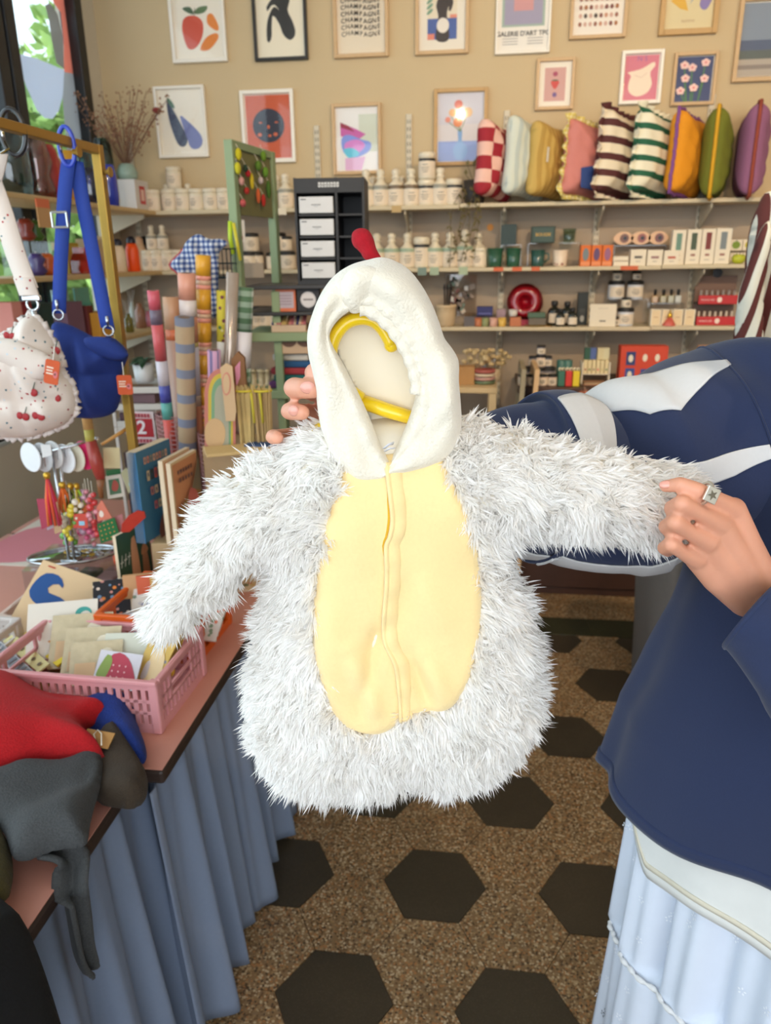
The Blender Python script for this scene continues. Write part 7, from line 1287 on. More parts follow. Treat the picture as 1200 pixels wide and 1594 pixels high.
def folds(P):
    r = ridge(P, (545, 1000), (592, 1110), .010, .010)-ridge(P, (585, 985), (560, 1100), .008, .007)+ridge(P, (510, 900), (520, 1060), .016, .006)+ridge(P, (660, 1010), (700, 1090), .011, .008)-ridge(P, (640, 1010), (668, 1095), .008, .008)
    r += ridge(P, (640, 880), (700, 980), .016, .004)+ridge(P, (545, 780), (560, 900), .02, .004)-ridge(P, (620, 960), (640, 880), .010, .004)-ridge(P, (575, 1010), (596, 960), .009, .006); return r
cos = thing('chick_costume', 'fluffy white baby chick costume with yellow belly and cream hood', 'costume', (0, 0, 0))
vs, fs = inflate(BUV, .008, TB, RB, c3, back=.8)
MB().add(vs, fs).build('costume_body', mat('white_backing', (238, 230, 214), .9, scale=60, amt=.08), cos, True)
BEL = [(546, 722), (528, 760), (510, 815), (499, 870), (492, 930), (488, 985), (494, 1030), (508, 1076), (524, 1112), (548, 1132), (585, 1139), (612, 1128), (624, 1112), (650, 1106), (690, 1102), (715, 1080), (734, 1040), (746, 985), (750, 930), (745, 870), (732, 815), (716, 775), (696, 738), (684, 716), (640, 712), (600, 716)]
def sheet(poly, res, hf, f, lip=.008):
    """cloth panel following a surface, its edge tucked in"""
    poly = np.asarray(poly); lo, hi = poly.min(0)-res, poly.max(0)+res; nu, nv = int((hi[0]-lo[0])/res)+2, int((hi[1]-lo[1])/res)+2
    U, Q = np.meshgrid(lo[0]+np.arange(nu)*res, lo[1]+np.arange(nv)*res, indexing='ij'); P = np.stack([U.ravel(), Q.ravel()], 1); D = poly_dist(P, poly); idx = np.where((D < 0) & (D > -res*1.05))[0]; best = np.full(len(idx), 1e9); S = P[idx].copy()
    for a, b in zip(poly, np.roll(poly, -1, 0)):
        ab = b-a; t = np.clip(((P[idx]-a) @ ab)/max(ab @ ab, 1e-12), 0, 1); c = a+t[:, None]*ab; d = np.linalg.norm(P[idx]-c, axis=1); u = d < best; best[u] = d[u]; S[u] = c[u]
    P[idx] = S; D[idx] = 0; ok = D >= 0; w = hf(P)-lip*(1-np.clip(D/lip, 0, 1))**2; ids = {}; vs = []
    for k in np.where(ok)[0]: ids[k] = len(vs); vs.append(f(P[k, 0], P[k, 1], w[k]))
    fs = []
    for i in range(nu-1):
        for j in range(nv-1):
            q = [k for k in (i*nv+j, (i+1)*nv+j, (i+1)*nv+j+1, i*nv+j+1) if ok[k]]
            if len(q) >= 3: fs.append(tuple(ids[k] for k in q))
    return vs, fs
M_BELLY = mat('yellow_fleece', (250, 222, 160), .95, scale=260, amt=.07, bump=.25, sheen=.4)
BEL_UV = smooth_loop(uvpx(BEL, .055), 110)
belly_h = lambda P: height(P)[0]+.006+folds(P)
vs, fs = sheet(BEL_UV, .004, belly_h, c3)
MB().add(vs, fs).build('belly_panel', M_BELLY, cos, True, solid=.004)
# front placket with its rolled lip and the zip tape in the gap
PL = smooth_loop(uvpx([(600, 722), (602, 745), (606, 775), (609, 805), (605, 830), (599, 846), (600, 880), (599, 915), (596, 950), (596, 990), (604, 1010), (614, 1030), (618, 1060), (621, 1090), (622, 1116)], .06), 60, False)
def placket(a, b):
    i = b*59; k = int(i); q = PL[k]+(PL[min(k+1, 59)]-PL[k])*(i-k); wd = .019*(1-.35*max(0, b-.8)/.2); u = q[0]+wd*a; P = np.array([[u, q[1]]]); h = belly_h(P)[0]
    return c3(u, q[1], h+.0045*math.sin(PI*min(a*1.15+.12, 1))**.5+.0035*math.exp(-((a-.06)/.07)**2)-.003*(a > .97)+.0008*math.sin(b*60))
MB().grid(placket, 22, 90).build('placket', M_BELLY, cos, True, solid=.0025)
ZP = [(u-.001, v) for u, v in PL[2:24]]
def zipf(a, b): q = ZP[min(int(b*21), 21)]; h = belly_h(np.array([q]))[0]; return c3(q[0]-.0045*a*math.sin(PI*b)+.002, q[1], h+.0022)
MB().grid(zipf, 2, 21).build('zip_tape', mat('zip_yellow', (232, 176, 20), .6, scale=300, amt=.2), cos, True, solid=.001)
# ---- hood
def hloop(pts, w, n=120): return smooth_loop(uvpx(pts, w), n)
OUT = [(598, 399), (572, 403), (545, 411), (520, 428), (500, 455), (486, 488), (479, 515), (480, 545), (486, 572), (491, 600), (494, 632), (500, 664), (512, 698), (528, 722), (548, 738), (575, 737), (597, 729), (612, 727), (645, 724), (682, 715), (706, 697), (718, 662), (717, 625), (714, 590), (714, 560), (704, 541), (692, 525), (684, 500), (672, 470), (655, 440), (632, 414)]
INN = [(556, 482), (540, 489), (523, 504), (513, 524), (519, 544), (533, 568), (549, 598), (564, 628), (578, 660), (592, 694), (602, 712), (609, 718), (614, 704), (624, 682), (635, 656), (644, 628), (648, 602), (644, 577), (635, 553), (624, 532), (609, 511), (590, 493), (571, 483)]
NO = 140; O_ = hloop(OUT, .0, NO); I_ = hloop(INN, .05, NO)
ang_ = np.linspace(0, 2*PI, NO, endpoint=False); gath = np.where((ang_ > PI*1.25), 1., .25)
rings = []
def hood_ridges(P):
    r = ridge(P, (604, 470), (668, 600), .011, .011)-ridge(P, (632, 470), (690, 590), .010, .008)+ridge(P, (690, 530), (708, 660), .012, .009)+ridge(P, (520, 440), (489, 570), .012, .009)-ridge(P, (545, 435), (505, 525), .009, .009)+ridge(P, (610, 420), (660, 470), .014, .006)
    return r-ridge(P, (648, 705), (700, 640), .006, .010)+ridge(P, (630, 715), (672, 660), .010, .008)-ridge(P, (505, 600), (545, 700), .010, .006)+ridge(P, (500, 640), (520, 710), .012, .006)
def ring(s, w, extra=0.): rings.append((I_*(1-s)+O_*s, np.full(NO, w)+extra))
cI = I_.mean(0)
wr = .0010*np.sin(ang_*38)*gath+.0012*np.sin(ang_*13+1)
fold = lambda s: .002*np.sin(ang_*7-s*7)+hood_ridges(I_*(1-s)+O_*s)
rings.append((cI+(I_-cI)*1.14, np.full(NO, .012))); rings.append((cI+(I_-cI)*1.04, np.full(NO, .030))); ring(.0, .046, wr); ring(.06, .056, wr*1.3); ring(.16, .060, wr); ring(.24, .057, wr*.4)
for s, w in ((.32, .058), (.42, .061), (.52, .062), (.62, .0605), (.72, .057), (.82, .049), (.9, .038), (.96, .022)): ring(s, w, fold(s)*math.sin(PI*(s-.24)/.8))
ring(1., .0)
cO = O_.mean(0)
for k, w in ((.97, -.02), (.9, -.042), (.75, -.06), (.5, -.072), (.2, -.078)): rings.append((cO+(O_-cO)*k, np.full(NO, w)))
mb = MB(); vv = []
for uv, w in rings: vv += [c3(uv[i, 0], uv[i, 1], w[i]) for i in range(NO)]
ff = [(r*NO+i, r*NO+(i+1) % NO, (r+1)*NO+(i+1) % NO, (r+1)*NO+i) for r in range(len(rings)-1) for i in range(NO)]; ff.append(tuple(range((len(rings)-1)*NO, len(rings)*NO)))
M_PLUSH = mat('cream_plush', (242, 233, 214), .95, scale=420, amt=.08, bump=.7, sheen=.5)
hood = mb.add(vv, ff).build('hood', M_PLUSH, cos, True, subd=1)
# lining
vs, fs = sheet(cI+(I_-cI)*1.16, .005, lambda P: -.006+.003*np.sin(P[:, 0]*95+P[:, 1]*12)+.002*np.sin(P[:, 1]*60), c3, -.012)
MB().add(vs, fs).build('lining', mat('cream_lining', (240, 230, 208), .8, scale=12, amt=.05), hood, True, solid=.001)
sm = [cf(x, y, F0+.001) for x, y in ((583, 515), (579, 545), (582, 580), (588, 615), (596, 650))]; MB().tube(sm, .0032, 6).build('lining_seam', MATS['cream_lining'], hood, True)
# beak fold and comb
def bk(mb):
    P = [cf(x, y, f) for x, y, f in ((556, 480, .704), (549, 464, .696), (549, 447, .694), (557, 436, .695), (571, 434, .698), (586, 441, .701), (598, 454, .705), (605, 470, .708))]; mb.tube([tuple(p) for p in smooth_loop([tuple(q) for q in P], 22, False)], [.008+.004*math.sin(PI*k/21) for k in range(22)], 12); mb.ball(P[3]-EZ*.008+EF*.004, .012); mb.ball(P[4]-EZ*.012+EF*.007, .013)
blob([bk], 'beak_fold', M_PLUSH, hood, .0025, 5)
ge = [c3(I_[i, 0], I_[i, 1], .052) for i in range(int(NO*.70), NO)]; MB().tube(ge, [.0058+.0007*math.sin(i*1.1) for i in range(len(ge))], 10).build('gathered_edge', M_PLUSH, hood, True)
cu = smooth_loop(uvpx([(547, 374), (549, 361), (560, 355), (573, 358), (581, 371), (586, 388), (594, 404), (580, 407), (567, 403), (560, 392), (551, 384)]), 44)
vs, fs = inflate(cu, .0022, .011, .014, c3); MB().add(vs, fs).build('red_comb', mat('red_plush', (178, 8, 30), .95, scale=260, amt=.35, bump=.6), hood, True)
for i, (x, y, x2, y2) in enumerate(((598, 698, 612, 690), (600, 702, 613, 698))): MB().tube([cf(x, y, F0-.058), cf((x+x2)/2, (y+y2)/2-2, F0-.064), cf(x2, y2, F0-.058)], .0022, 6, flat=.35).build('care_label', plain((222, 222, 230), .6), cos, True)

# ---- fur: curved ribbons in clumps
def fur(name, parent, m, N, seed):
    g = np.random.default_rng(seed); lo, hi = BUV.min(0), BUV.max(0); roots = []
    R1 = g.uniform(lo, hi, (N*3, 2)); H, D = height(R1); ib = poly_dist(R1, BEL_UV+(np.array(BEL_UV).mean(0)*0)); hoodp = np.array(uvpx(OUT, .03)); ih = poly_dist(R1, hoodp)
    # belly seen in front of the body: compare in picture directions, so scale by the depth
    sc = (F0)/(F0-.055); cen = np.array([0, CAMH]); ibp = poly_dist(cen+(R1-cen), BEL_UV)
    ok = (D > .0005) & (ibp < .002) & (ih < .004); Rf = R1[ok]; Hf = H[ok]; Df = D[ok]
    e = .003; nx = (height(Rf+[e, 0])[0]-height(Rf-[e, 0])[0])/(2*e); nz = (height(Rf+[0, e])[0]-height(Rf-[0, e])[0])/(2*e); nx = np.clip(nx, -4, 4); nz = np.clip(nz, -4, 4)
    nr = np.stack([-nx, -nz, np.ones(len(Rf))], 1); nr /= np.linalg.norm(nr, axis=1)[:, None]                 # (u, v, w)
    # rim and back clumps
    k = np.arange(0, 160); nb = int(N*.16); t = g.uniform(0, 160, nb); i0 = t.astype(int) % 160; fr = (t-t.astype(int))[:, None]; rim = BUV[i0]*(1-fr)+BUV[(i0+1) % 160]*fr; tg = BUV[(i0+1) % 160]-BUV[i0]; nn = np.stack([tg[:, 1], -tg[:, 0]], 1); nn /= np.linalg.norm(nn, axis=1)[:, None]; s = np.sign(poly_dist(rim+nn*.004, BUV)); nn = np.where(s[:, None] > 0, -nn, nn)
    okr = poly_dist(rim, hoodp) < .002; rim, nn = rim[okr], nn[okr]; nr2 = np.concatenate([nn, g.uniform(-.5, .7, (len(nn), 1))], 1); nr2 /= np.linalg.norm(nr2, axis=1)[:, None]
    nbk = int(N*.25); Rb = g.uniform(lo, hi, (nbk*2, 2)); Hb, Db = height(Rb); o2 = (Db > .002) & (poly_dist(Rb, hoodp) < .0); Rb, Hb = Rb[o2], Hb[o2]; nrb = np.stack([np.zeros(len(Rb)), -.3*np.ones(len(Rb)), -np.ones(len(Rb))], 1); nrb /= np.linalg.norm(nrb, axis=1)[:, None]
    root = np.concatenate([np.concatenate([Rf, Hf[:, None]], 1), np.concatenate([rim, np.zeros((len(rim), 1))], 1), np.concatenate([Rb, -.8*Hb[:, None]], 1)]); nor = np.concatenate([nr, nr2, nrb]); C = len(root)
    # flow: away from the belly and down, with swirls
    bc = np.array(uvpx([(620, 930)], .05)[0]); dv = root[:, :2]-bc; dv /= np.linalg.norm(dv, axis=1)[:, None]+1e-9
    sw = np.stack([np.sin(root[:, 0]*70+3*np.sin(root[:, 1]*45))+np.sin(root[:, 1]*95+1.3), np.cos(root[:, 1]*64+2*np.sin(root[:, 0]*58))+np.sin(root[:, 0]*88)], 1)
    fl = np.stack([dv[:, 0]*.65+sw[:, 0]*.42, dv[:, 1]*.35-.55+sw[:, 1]*.42, np.zeros(C)], 1)
    d = nor*.46+fl*.66+g.normal(0, .34, (C, 3)); d /= np.linalg.norm(d, axis=1)[:, None]
    L = g.uniform(.014, .024, C); bend = fl*.4-nor*.25+np.array([0, -.35, 0])+g.normal(0, .35, (C, 3)); K = 10; S = 5
    n = C*K; off = g.normal(0, .0018, (n, 3)); rep = lambda a: np.repeat(a, K, 0)
    rr = rep(root)+off*np.array([1, 1, .4]); dd = rep(d)+g.normal(0, .10, (n, 3)); dd /= np.linalg.norm(dd, axis=1)[:, None]; LL = rep(L)*g.uniform(.65, 1.1, n); bb = rep(bend)+g.normal(0, .16, (n, 3)); nn3 = rep(nor)
    wv = np.cross(dd, nn3+g.normal(0, .5, (n, 3))); wv /= np.linalg.norm(wv, axis=1)[:, None]+1e-9; wd = g.uniform(.0007, .0013, n)
    X = np.zeros((n, S*2-1, 3))
    for i in range(S):
        q = i/(S-1); c = rr+dd*(LL*q)[:, None]+bb*(LL*.42*q*q)[:, None]; wi = (wd*(1-.55*q**2))[:, None]
        if i < S-1: X[:, 2*i] = c-wv*wi; X[:, 2*i+1] = c+wv*wi
        else: X[:, 2*i] = c
    W3 = X[..., 0:1]*ER+(F0-X[..., 2:3])*EF+X[..., 1:2]*EZ; nvp = S*2-1; base = (np.arange(n)*nvp)[:, None]
    quads = np.concatenate([base+np.array([[2*i, 2*i+1, 2*i+3, 2*i+2]]) for i in range(S-2)], 1).reshape(-1, 4); tris = base+np.array([[2*S-4, 2*S-3, 2*S-2]])
    me = bpy.data.meshes.new(name); me.vertices.add(n*nvp); me.vertices.foreach_set('co', W3.reshape(-1).astype(np.float32)); nl = quads.size+tris.size; me.loops.add(nl); me.loops.foreach_set('vertex_index', np.concatenate([quads.ravel(), tris.ravel()]).astype(np.int32)); npoly = len(quads)+len(tris); me.polygons.add(npoly)
    st = np.concatenate([np.arange(len(quads))*4, quads.size+np.arange(len(tris))*3]).astype(np.int32); me.polygons.foreach_set('loop_start', st); me.polygons.foreach_set('use_smooth', np.ones(npoly, bool)); me.materials.append(m); me.update(); me.validate()
    o = bpy.data.objects.new(name, me); COL.objects.link(o); o.parent = parent; o['kind'] = 'stuff'; o['label'] = 'long shaggy white fur'; return o
def fur_mat():
    m = bpy.data.materials.new('white_shaggy_fur'); m.use_nodes = True; N = m.node_tree.nodes; L = m.node_tree.links; N.clear(); o = N.new('ShaderNodeOutputMaterial'); c = lin((254, 252, 249))+(1,)
    d = N.new('ShaderNodeBsdfDiffuse'); d.inputs[0].default_value = c; t = N.new('ShaderNodeBsdfTranslucent'); t.inputs[0].default_value = c; g = N.new('ShaderNodeBsdfGlossy'); g.inputs['Roughness'].default_value = .42; g.inputs[0].default_value = (.9, .9, .9, 1)
    a = N.new('ShaderNodeMixShader'); a.inputs[0].default_value = .5; L.new(d.outputs[0], a.inputs[1]); L.new(t.outputs[0], a.inputs[2]); b = N.new('ShaderNodeMixShader'); b.inputs[0].default_value = .08; L.new(a.outputs[0], b.inputs[1]); L.new(g.outputs[0], b.inputs[2]); L.new(b.outputs[0], o.inputs[0]); return m
fur('shaggy_fur', cos, fur_mat(), 8200, 5)

# ---- hanger
M_YEL = mat('yellow_plastic_hanger', (244, 208, 30), .28, amt=.03, coat=.4, sss=.0)
hg = thing('clothes_hanger', 'yellow plastic child clothes hanger inside the hood', 'hanger', (0, 0, 0))
hk = smooth_loop([tuple(cf(x, y, F0-.024)) for x, y in ((562, 622), (538, 604), (520, 580), (514, 552), (521, 524), (537, 504), (556, 496), (575, 497), (590, 506), (601, 521), (609, 537))], 40, False)
MB().tube([tuple(p) for p in hk], [.0092-.0018*k/39 for k in range(40)], 12, flat=.8).build('hook', M_YEL, hg, True); MB().ball(hk[-1], (.0070,)*3).build('hook_tip', M_YEL, hg, True)
MB().tube([cf(556, 622, F0-.012), cf(600, 638, F0-.016), cf(650, 653, F0-.012), cf(740, 690, F0)], [.0092, .0092, .0085, .007], 12, flat=.8).build('arm', M_YEL, hg, True); MB().tube([cf(566, 618, F0-.004), cf(520, 650, F0), cf(450, 705, F0)], [.0085, .0085, .007], 12, flat=.8).build('arm', M_YEL, hg, True)

# =================================================================== PERSON
M_SKIN = mat('skin', (226, 160, 130), .5, scale=45, amt=.14, bump=.12, sss=.12); M_NAIL = mat('nail', (224, 158, 140), .25, amt=0, coat=.4); M_NAVY = mat('navy_sweat', (32, 44, 78), .9, scale=300, amt=.12, bump=.12, sheen=.15); M_STR = mat('white_stripe_cloth', (214, 212, 210), .85, scale=200, amt=.06)
pr = thing('person', 'person in a navy sweatshirt and white skirt holding up the costume', 'person', (0, 0, 0))
def chain(pts):
    """tapered limb through joints (px, py, distance, radius)"""
    P = [tuple(cf(x, y, f)) for x, y, f, r in pts]; R = [r for *_, r in pts]
    def fn(mb):
        for a, b, ra, rb in zip(P, P[1:], R, R[1:]): mb.tube([a, tuple((np.array(a)+b)/2), b], [ra, (ra+rb)/2, rb], 14)
        for p, r in zip(P, R): mb.ball(p, r, None, 14, 10)
    return fn
CR, CFd = .60, .86; E1 = ER*.73-EF*.68; E2 = -ER*.68-EF*.73      # shoulder line and the way the person faces
def bp(s, d, z): return tuple(ER*CR+EF*CFd+E1*s+E2*d+EZ*z)
RH = rotz(PSI-.75)
def chain3(pts):
    def fn(mb):
        for (a, ra), (b, rb) in zip(pts, pts[1:]): mb.tube([a, tuple((np.array(a)+np.array(b))/2), b], [ra, (ra+rb)/2, rb], 16)
        for p, r in pts: mb.ball(p, r, None, 14, 10)
    return fn
hand_f = [chain([(1141, 794, .684, .0115), (1112, 776, .670, .0078), (1083, 763, .661, .0080), (1058, 754, .663, .0072), (1036, 757, .671, .0058)]), chain([(1117, 815, .672, .0118), (1088, 799, .657, .0076), (1061, 784, .650, .0082), (1046, 791, .668, .0076), (1052, 800, .69, .007)]), chain([(1101, 842, .670, .0115), (1072, 828, .656, .0074), (1051, 813, .649, .0080), (1037, 820, .667, .0074), (1043, 828, .69, .007)]), chain([(1084, 869, .674, .0106), (1060, 858, .661, .0070), (1045, 847, .655, .0074), (1034, 853, .671, .0068), (1040, 858, .69, .006)]),
          chain([(1141, 794, .686, .0125), (1160, 845, .690, .0150), (1186, 905, .702, .0180)]), chain([(1117, 815, .675, .0130), (1142, 860, .684, .0160), (1176, 918, .700, .0190)]), chain([(1101, 842, .674, .0125), (1130, 880, .684, .0160), (1168, 926, .702, .0185)]), chain([(1084, 869, .678, .0115), (1116, 900, .688, .0150), (1160, 934, .704, .0175)]), chain([(1175, 905, .715, .016), (1130, 850, .735, .014), (1090, 800, .725, .0105), (1062, 780, .705, .0085)]),
          chain([(1176, 920, .702, .0215), (1215, 962, .69, .0235), (1300, 1050, .66, .032), (1420, 1130, .63, .040), (1560, 900, .72, .045), (1640, 690, .79, .055)])]
hand_b = [chain([(556, 600, .862, .012), (505, 586, .83, .0105), (489, 581, .79, .0104), (492, 580, .748, .0104), (508, 581, .728, .0098), (519, 582, .722, .009)]), chain([(540, 622, .862, .012), (475, 606, .83, .0105), (457, 604, .79, .0107), (459, 604, .748, .0107), (474, 605, .731, .010), (486, 606, .726, .009)]), chain([(526, 650, .862, .012), (470, 642, .83, .0100), (450, 640, .79, .0090), (452, 640, .75, .0090), (462, 641, .735, .0085), (470, 642, .732, .0078)]), chain([(512, 672, .862, .011), (445, 680, .83, .0095), (427, 680, .79, .0082), (425, 680, .76, .0078), (431, 681, .748, .007)]),
          chain([(556, 600, .862, .013), (600, 650, .885, .018), (640, 690, .90, .022)]), chain([(540, 622, .862, .013), (590, 660, .885, .018), (640, 690, .90, .022)]), chain([(526, 650, .862, .013), (580, 672, .885, .018), (640, 694, .90, .022)]), chain([(512, 672, .862, .012), (570, 688, .885, .017), (640, 698, .90, .02)]), chain([(620, 660, .895, .016), (600, 600, .885, .012), (585, 560, .875, .010)]), chain([(640, 692, .90, .023), (740, 715, .915, .03), (870, 740, .95, .04), (1010, 715, .97, .045), (1184, 640, .97, .055)])]
trunk = [chain3([(bp(0, 0, 1.40), .10), (bp(0, 0, 1.2), .12), (bp(0, 0, 1.0), .10), (bp(0, 0, .88), .088)]), chain3([(bp(-.15, 0, 1.41), .055), (bp(.15, 0, 1.41), .055)]), chain3([(bp(0, 0, 1.44), .06), (bp(0, .01, 1.56), .052)]), lambda mb: mb.ball(bp(0, .025, 1.655), (.075, .095, .115), None, 20, 14, RH), lambda mb: mb.ball(bp(0, .05, 1.60), (.052, .06, .06), None, 14, 10, RH),
         chain3([(bp(0, .108, 1.665), .008), (bp(0, .126, 1.632), .0105)]), lambda mb: mb.ball(bp(-.078, .01, 1.645), (.01, .018, .03), None, 10, 8, RH), lambda mb: mb.ball(bp(.078, .01, 1.645), (.01, .018, .03), None, 10, 8, RH), chain3([(bp(-.018, .1, 1.592), .005), (bp(.018, .1, 1.592), .005)])]
for s in (-1, 1): trunk.append(chain3([(bp(s*.08, 0, .86), .08), (bp(s*.08, 0, .5), .056), (bp(s*.08, -.01, .1), .04), (bp(s*.08, .02, .04), .035), (bp(s*.08, .14, .032), .03)]))
blob(hand_f+hand_b+trunk, 'body', M_SKIN, pr, .0023, 2)
def nail(px, py, f, rx, rz_, nrm, roll=0.):
    c = np.array(cf(px, py, f)); n = Vector(V(nrm)).normalized(); q = n.to_track_quat('Z', 'Y').to_matrix() @ Matrix.Rotation(roll, 3, 'Z'); MB().ball(c, (rx, rz_, .0016), None, 14, 6, q).build('fingernail', M_NAIL, pr, True)
nail(519, 583, .7125, .0062, .0052, -EF+ER*.35); nail(479, 603, .7185, .0072, .0062, -EF+ER*.15); nail(457, 639, .7262, .0052, .0056, -EF); nail(1036, 754, .6655, .0060, .0038, -EF-ER*.3+EZ*.5, .2)
hr = MB(); 
hr.ball(bp(0, -.012, 1.70), (.086, .100, .088), None, 20, 14, RH); hr.ball(bp(0, .03, 1.745), (.074, .074, .042), None, 16, 10, RH); hr.ball(bp(0, -.06, 1.62), (.074, .05, .11), None, 16, 10, RH)
for q in (-1, 1): hr.ball(bp(q*.074, -.012, 1.645), (.017, .05, .085), None, 12, 10, RH)
hair = hr.build('hair', mat('brown_hair', (70, 48, 36), .6, scale=90, amt=.3), pr, True)
for s in (-1, 1):
    MB().ball(bp(s*.03, .1035, 1.655), (.0125, .008, .0062), None, 12, 8, RH).build('eye', plain((236, 232, 228), .2), pr, True); MB().ball(bp(s*.03, .1095, 1.655), (.0045, .003, .0048), None, 8, 6, RH).build('iris', plain((60, 44, 36), .2), pr, True); MB().tube([bp(s*.016, .113, 1.676), bp(s*.03, .112, 1.681), bp(s*.046, .100, 1.677)], .0022, 6).build('eyebrow', plain((66, 46, 36), .8), pr, True)
MB().ball(bp(0, .106, 1.590), (.020, .006, .0055), None, 12, 8, RH).build('lips', plain((196, 104, 96), .4), pr, True)
# sweatshirt body: rings (height, half width, half depth)
SH = [(1.485, .062, .055), (1.475, .085, .07), (1.455, .12, .085), (1.42, .17, .10), (1.36, .20, .115), (1.25, .208, .12), (1.12, .236, .125), (1.0, .268, .13), (.93, .293, .128), (.86, .305, .124), (.79, .318, .118)]
CB_ = ER*CR+EF*CFd
def shirt(a, b):
    k = b*(len(SH)-1); i = min(int(k), len(SH)-2); t = k-i; z, ra, rb = [SH[i][q]*(1-t)+SH[i+1][q]*t for q in range(3)]; ph = 2*PI*a; lo = max(0, (1.35-z)/.58)
    w = lo*(.010*math.sin(6*ph+.7)+.004*math.sin(11*ph+2.+z*4)+.003*math.sin(3*ph+z*9)+.008)+.006*min(1, lo*4)*(1-.7*lo)*math.sin(5*ph+z*24)*math.sin(ph*2+z*7); dz = .010*lo**3*math.sin(5*ph+.4)
    return CB_+E1*(ra+w)*math.cos(ph)+E2*(rb+w)*math.sin(ph)+EZ*(z+dz)
MB().grid(shirt, 160, 60, None, True).build('sweatshirt', M_NAVY, pr, True, solid=.004)
def hemf(a, b): p = shirt(a, 1.); q = shirt(a, .985); d = q-p; o = p-CB_; o[2] = 0; return p+d*(b*2.2)+o*.008
MB().grid(hemf, 160, 3, None, True).build('hem_band', M_NAVY, pr, True, solid=.005)
# sleeves
def sleeve_surface(cs, n=60, droop=0.):
    P = smooth_loop([tuple(cf(x, y, f)) for x, y, f, r in cs], n, False); R = np.interp(np.linspace(0, 1, n), np.linspace(0, 1, len(cs)), [c[3] for c in cs])
    # radii follow the same even-length parameter
    seg = np.concatenate([[0], np.cumsum([np.linalg.norm(np.array(cf(*cs[i+1][:3]))-np.array(cf(*cs[i][:3]))) for i in range(len(cs)-1)])]); R = np.interp(np.linspace(0, seg[-1], n), seg, [c[3] for c in cs])
    fr = []
    for i in range(n):
        t = P[min(i+1, n-1)]-P[max(i-1, 0)]; t /= np.linalg.norm(t); u = EZ-t*(EZ @ t); u /= np.linalg.norm(u); w = np.cross(t, u); w = w if w @ EF < 0 else -w; fr.append((u, w))
    def S(t, th, off=0., rip=1.):
        k = t*(n-1); i = min(int(k), n-2); q = k-i; p = P[i]*(1-q)+P[i+1]*q; r = R[i]*(1-q)+R[i+1]*q; u, w = fr[i]; u2, w2 = fr[i+1]; u = u*(1-q)+u2*q; w = w*(1-q)+w2*q
        r2 = r+rip*(.006*math.sin(t*19+2*math.sin(th*2))+.004*math.sin(t*33+th*3)*math.sin(th+1))*min(1, r/.08)+off+droop*max(0, -math.cos(th))**2*math.exp(-((t-.48)/.2)**2)
        return p+(u*math.cos(th)+w*math.sin(th))*r2
    return S
SR = sleeve_surface([(1225, 648, .97, .100), (1150, 672, .97, .113), (1095, 692, .97, .120), (1040, 715, .97, .122), (985, 733, .97, .115), (942, 752, .965, .098), (910, 762, .955, .082), (884, 748, .948, .098), (852, 738, .94, .108), (820, 738, .93, .100), (798, 732, .925, .080), (740, 718, .912, .056), (668, 702, .905, .045)], 90, .028)
MB().grid(lambda a, b: SR(b, a*2*PI), 72, 150, None, True).build('sleeve', M_NAVY, pr, True, solid=.003)
def stripe(S, t0, t1, lo, hi, nm='sleeve_stripe'):
    def fn(a, b):
        t = t0+(t1-t0)*b; l = np.interp(b, np.linspace(0, 1, len(lo)), lo); h = np.interp(b, np.linspace(0, 1, len(hi)), hi); return S(t, math.radians(l+(h-l)*a), .003)
    MB().grid(fn, 14, 50).build(nm, M_STR, pr, True, solid=.002)
stripe(SR, .14, .54, [17, 12, 4, -8, -20, -18], [23, 36, 47, 42, 14, 2]); stripe(SR, .15, .43, [82, 78, 75, 74], [90, 92, 89, 77]); stripe(SR, .635, .715, [12, 14, 18], [80, 82, 80]); stripe(SR, .16, .74, [150, 142, 140, 150], [166, 162, 160, 165])
MB().tube([SR(.145, math.radians(k*6), .002) for k in range(60)], .0016, 5, closed=True).build('shoulder_seam', M_NAVY, pr, True)
SL = sleeve_surface([(1640, 690, .79, .12), (1600, 860, .73, .105), (1440, 1110, .635, .088), (1330, 1085, .615, .064), (1245, 1018, .635, .052), (1166, 958, .668, .040)], 60)
MB().grid(lambda a, b: SL(b, a*2*PI), 48, 80, None, True).build('sleeve', M_NAVY, pr, True, solid=.004)
MB().tube([SL(.995, th, .001) for th in np.linspace(0, 2*PI, 40, endpoint=False)], .003, 6, closed=True).build('cuff_edge', M_NAVY, pr, True)
# undershirt and tiered skirt
M_UND = mat('white_linen', (226, 224, 218), .9, scale=40, amt=.08, bump=.4); M_SKT = mat('white_cotton_skirt', (214, 220, 232), .85, scale=30, amt=.06, bump=.3)
def under(a, b):
    ph = 2*PI*a; z = .87-.125*b; st = min(1, max(0, (math.radians(152)-ph)/.25)) if ph < PI else 0; z -= b*(.065*st)+b*.01*math.sin(5*ph+1.5); w = .008*math.sin(7*ph)*b+.004*math.sin(13*ph+1)*b; return CB_+E1*(.268+.010*b+w*.5)*math.cos(ph)+E2*(.099+.010*b+w*.4+.003*st)*math.sin(ph)+EZ*z
MB().grid(under, 140, 16, None, True).build('undershirt_hem', M_UND, pr, True, solid=.002)
def ubead(a, b): p = under(a, .86+.05*b); d = p-CB_; d[2] = 0; d /= np.linalg.norm(d); return p+d*(.0025+.0008*math.sin(a*2*PI*150))
MB().grid(ubead, 300, 2, None, True).build('hem_stitching', mat('ecru_thread', (222, 212, 190), .9), pr, True, solid=.001)
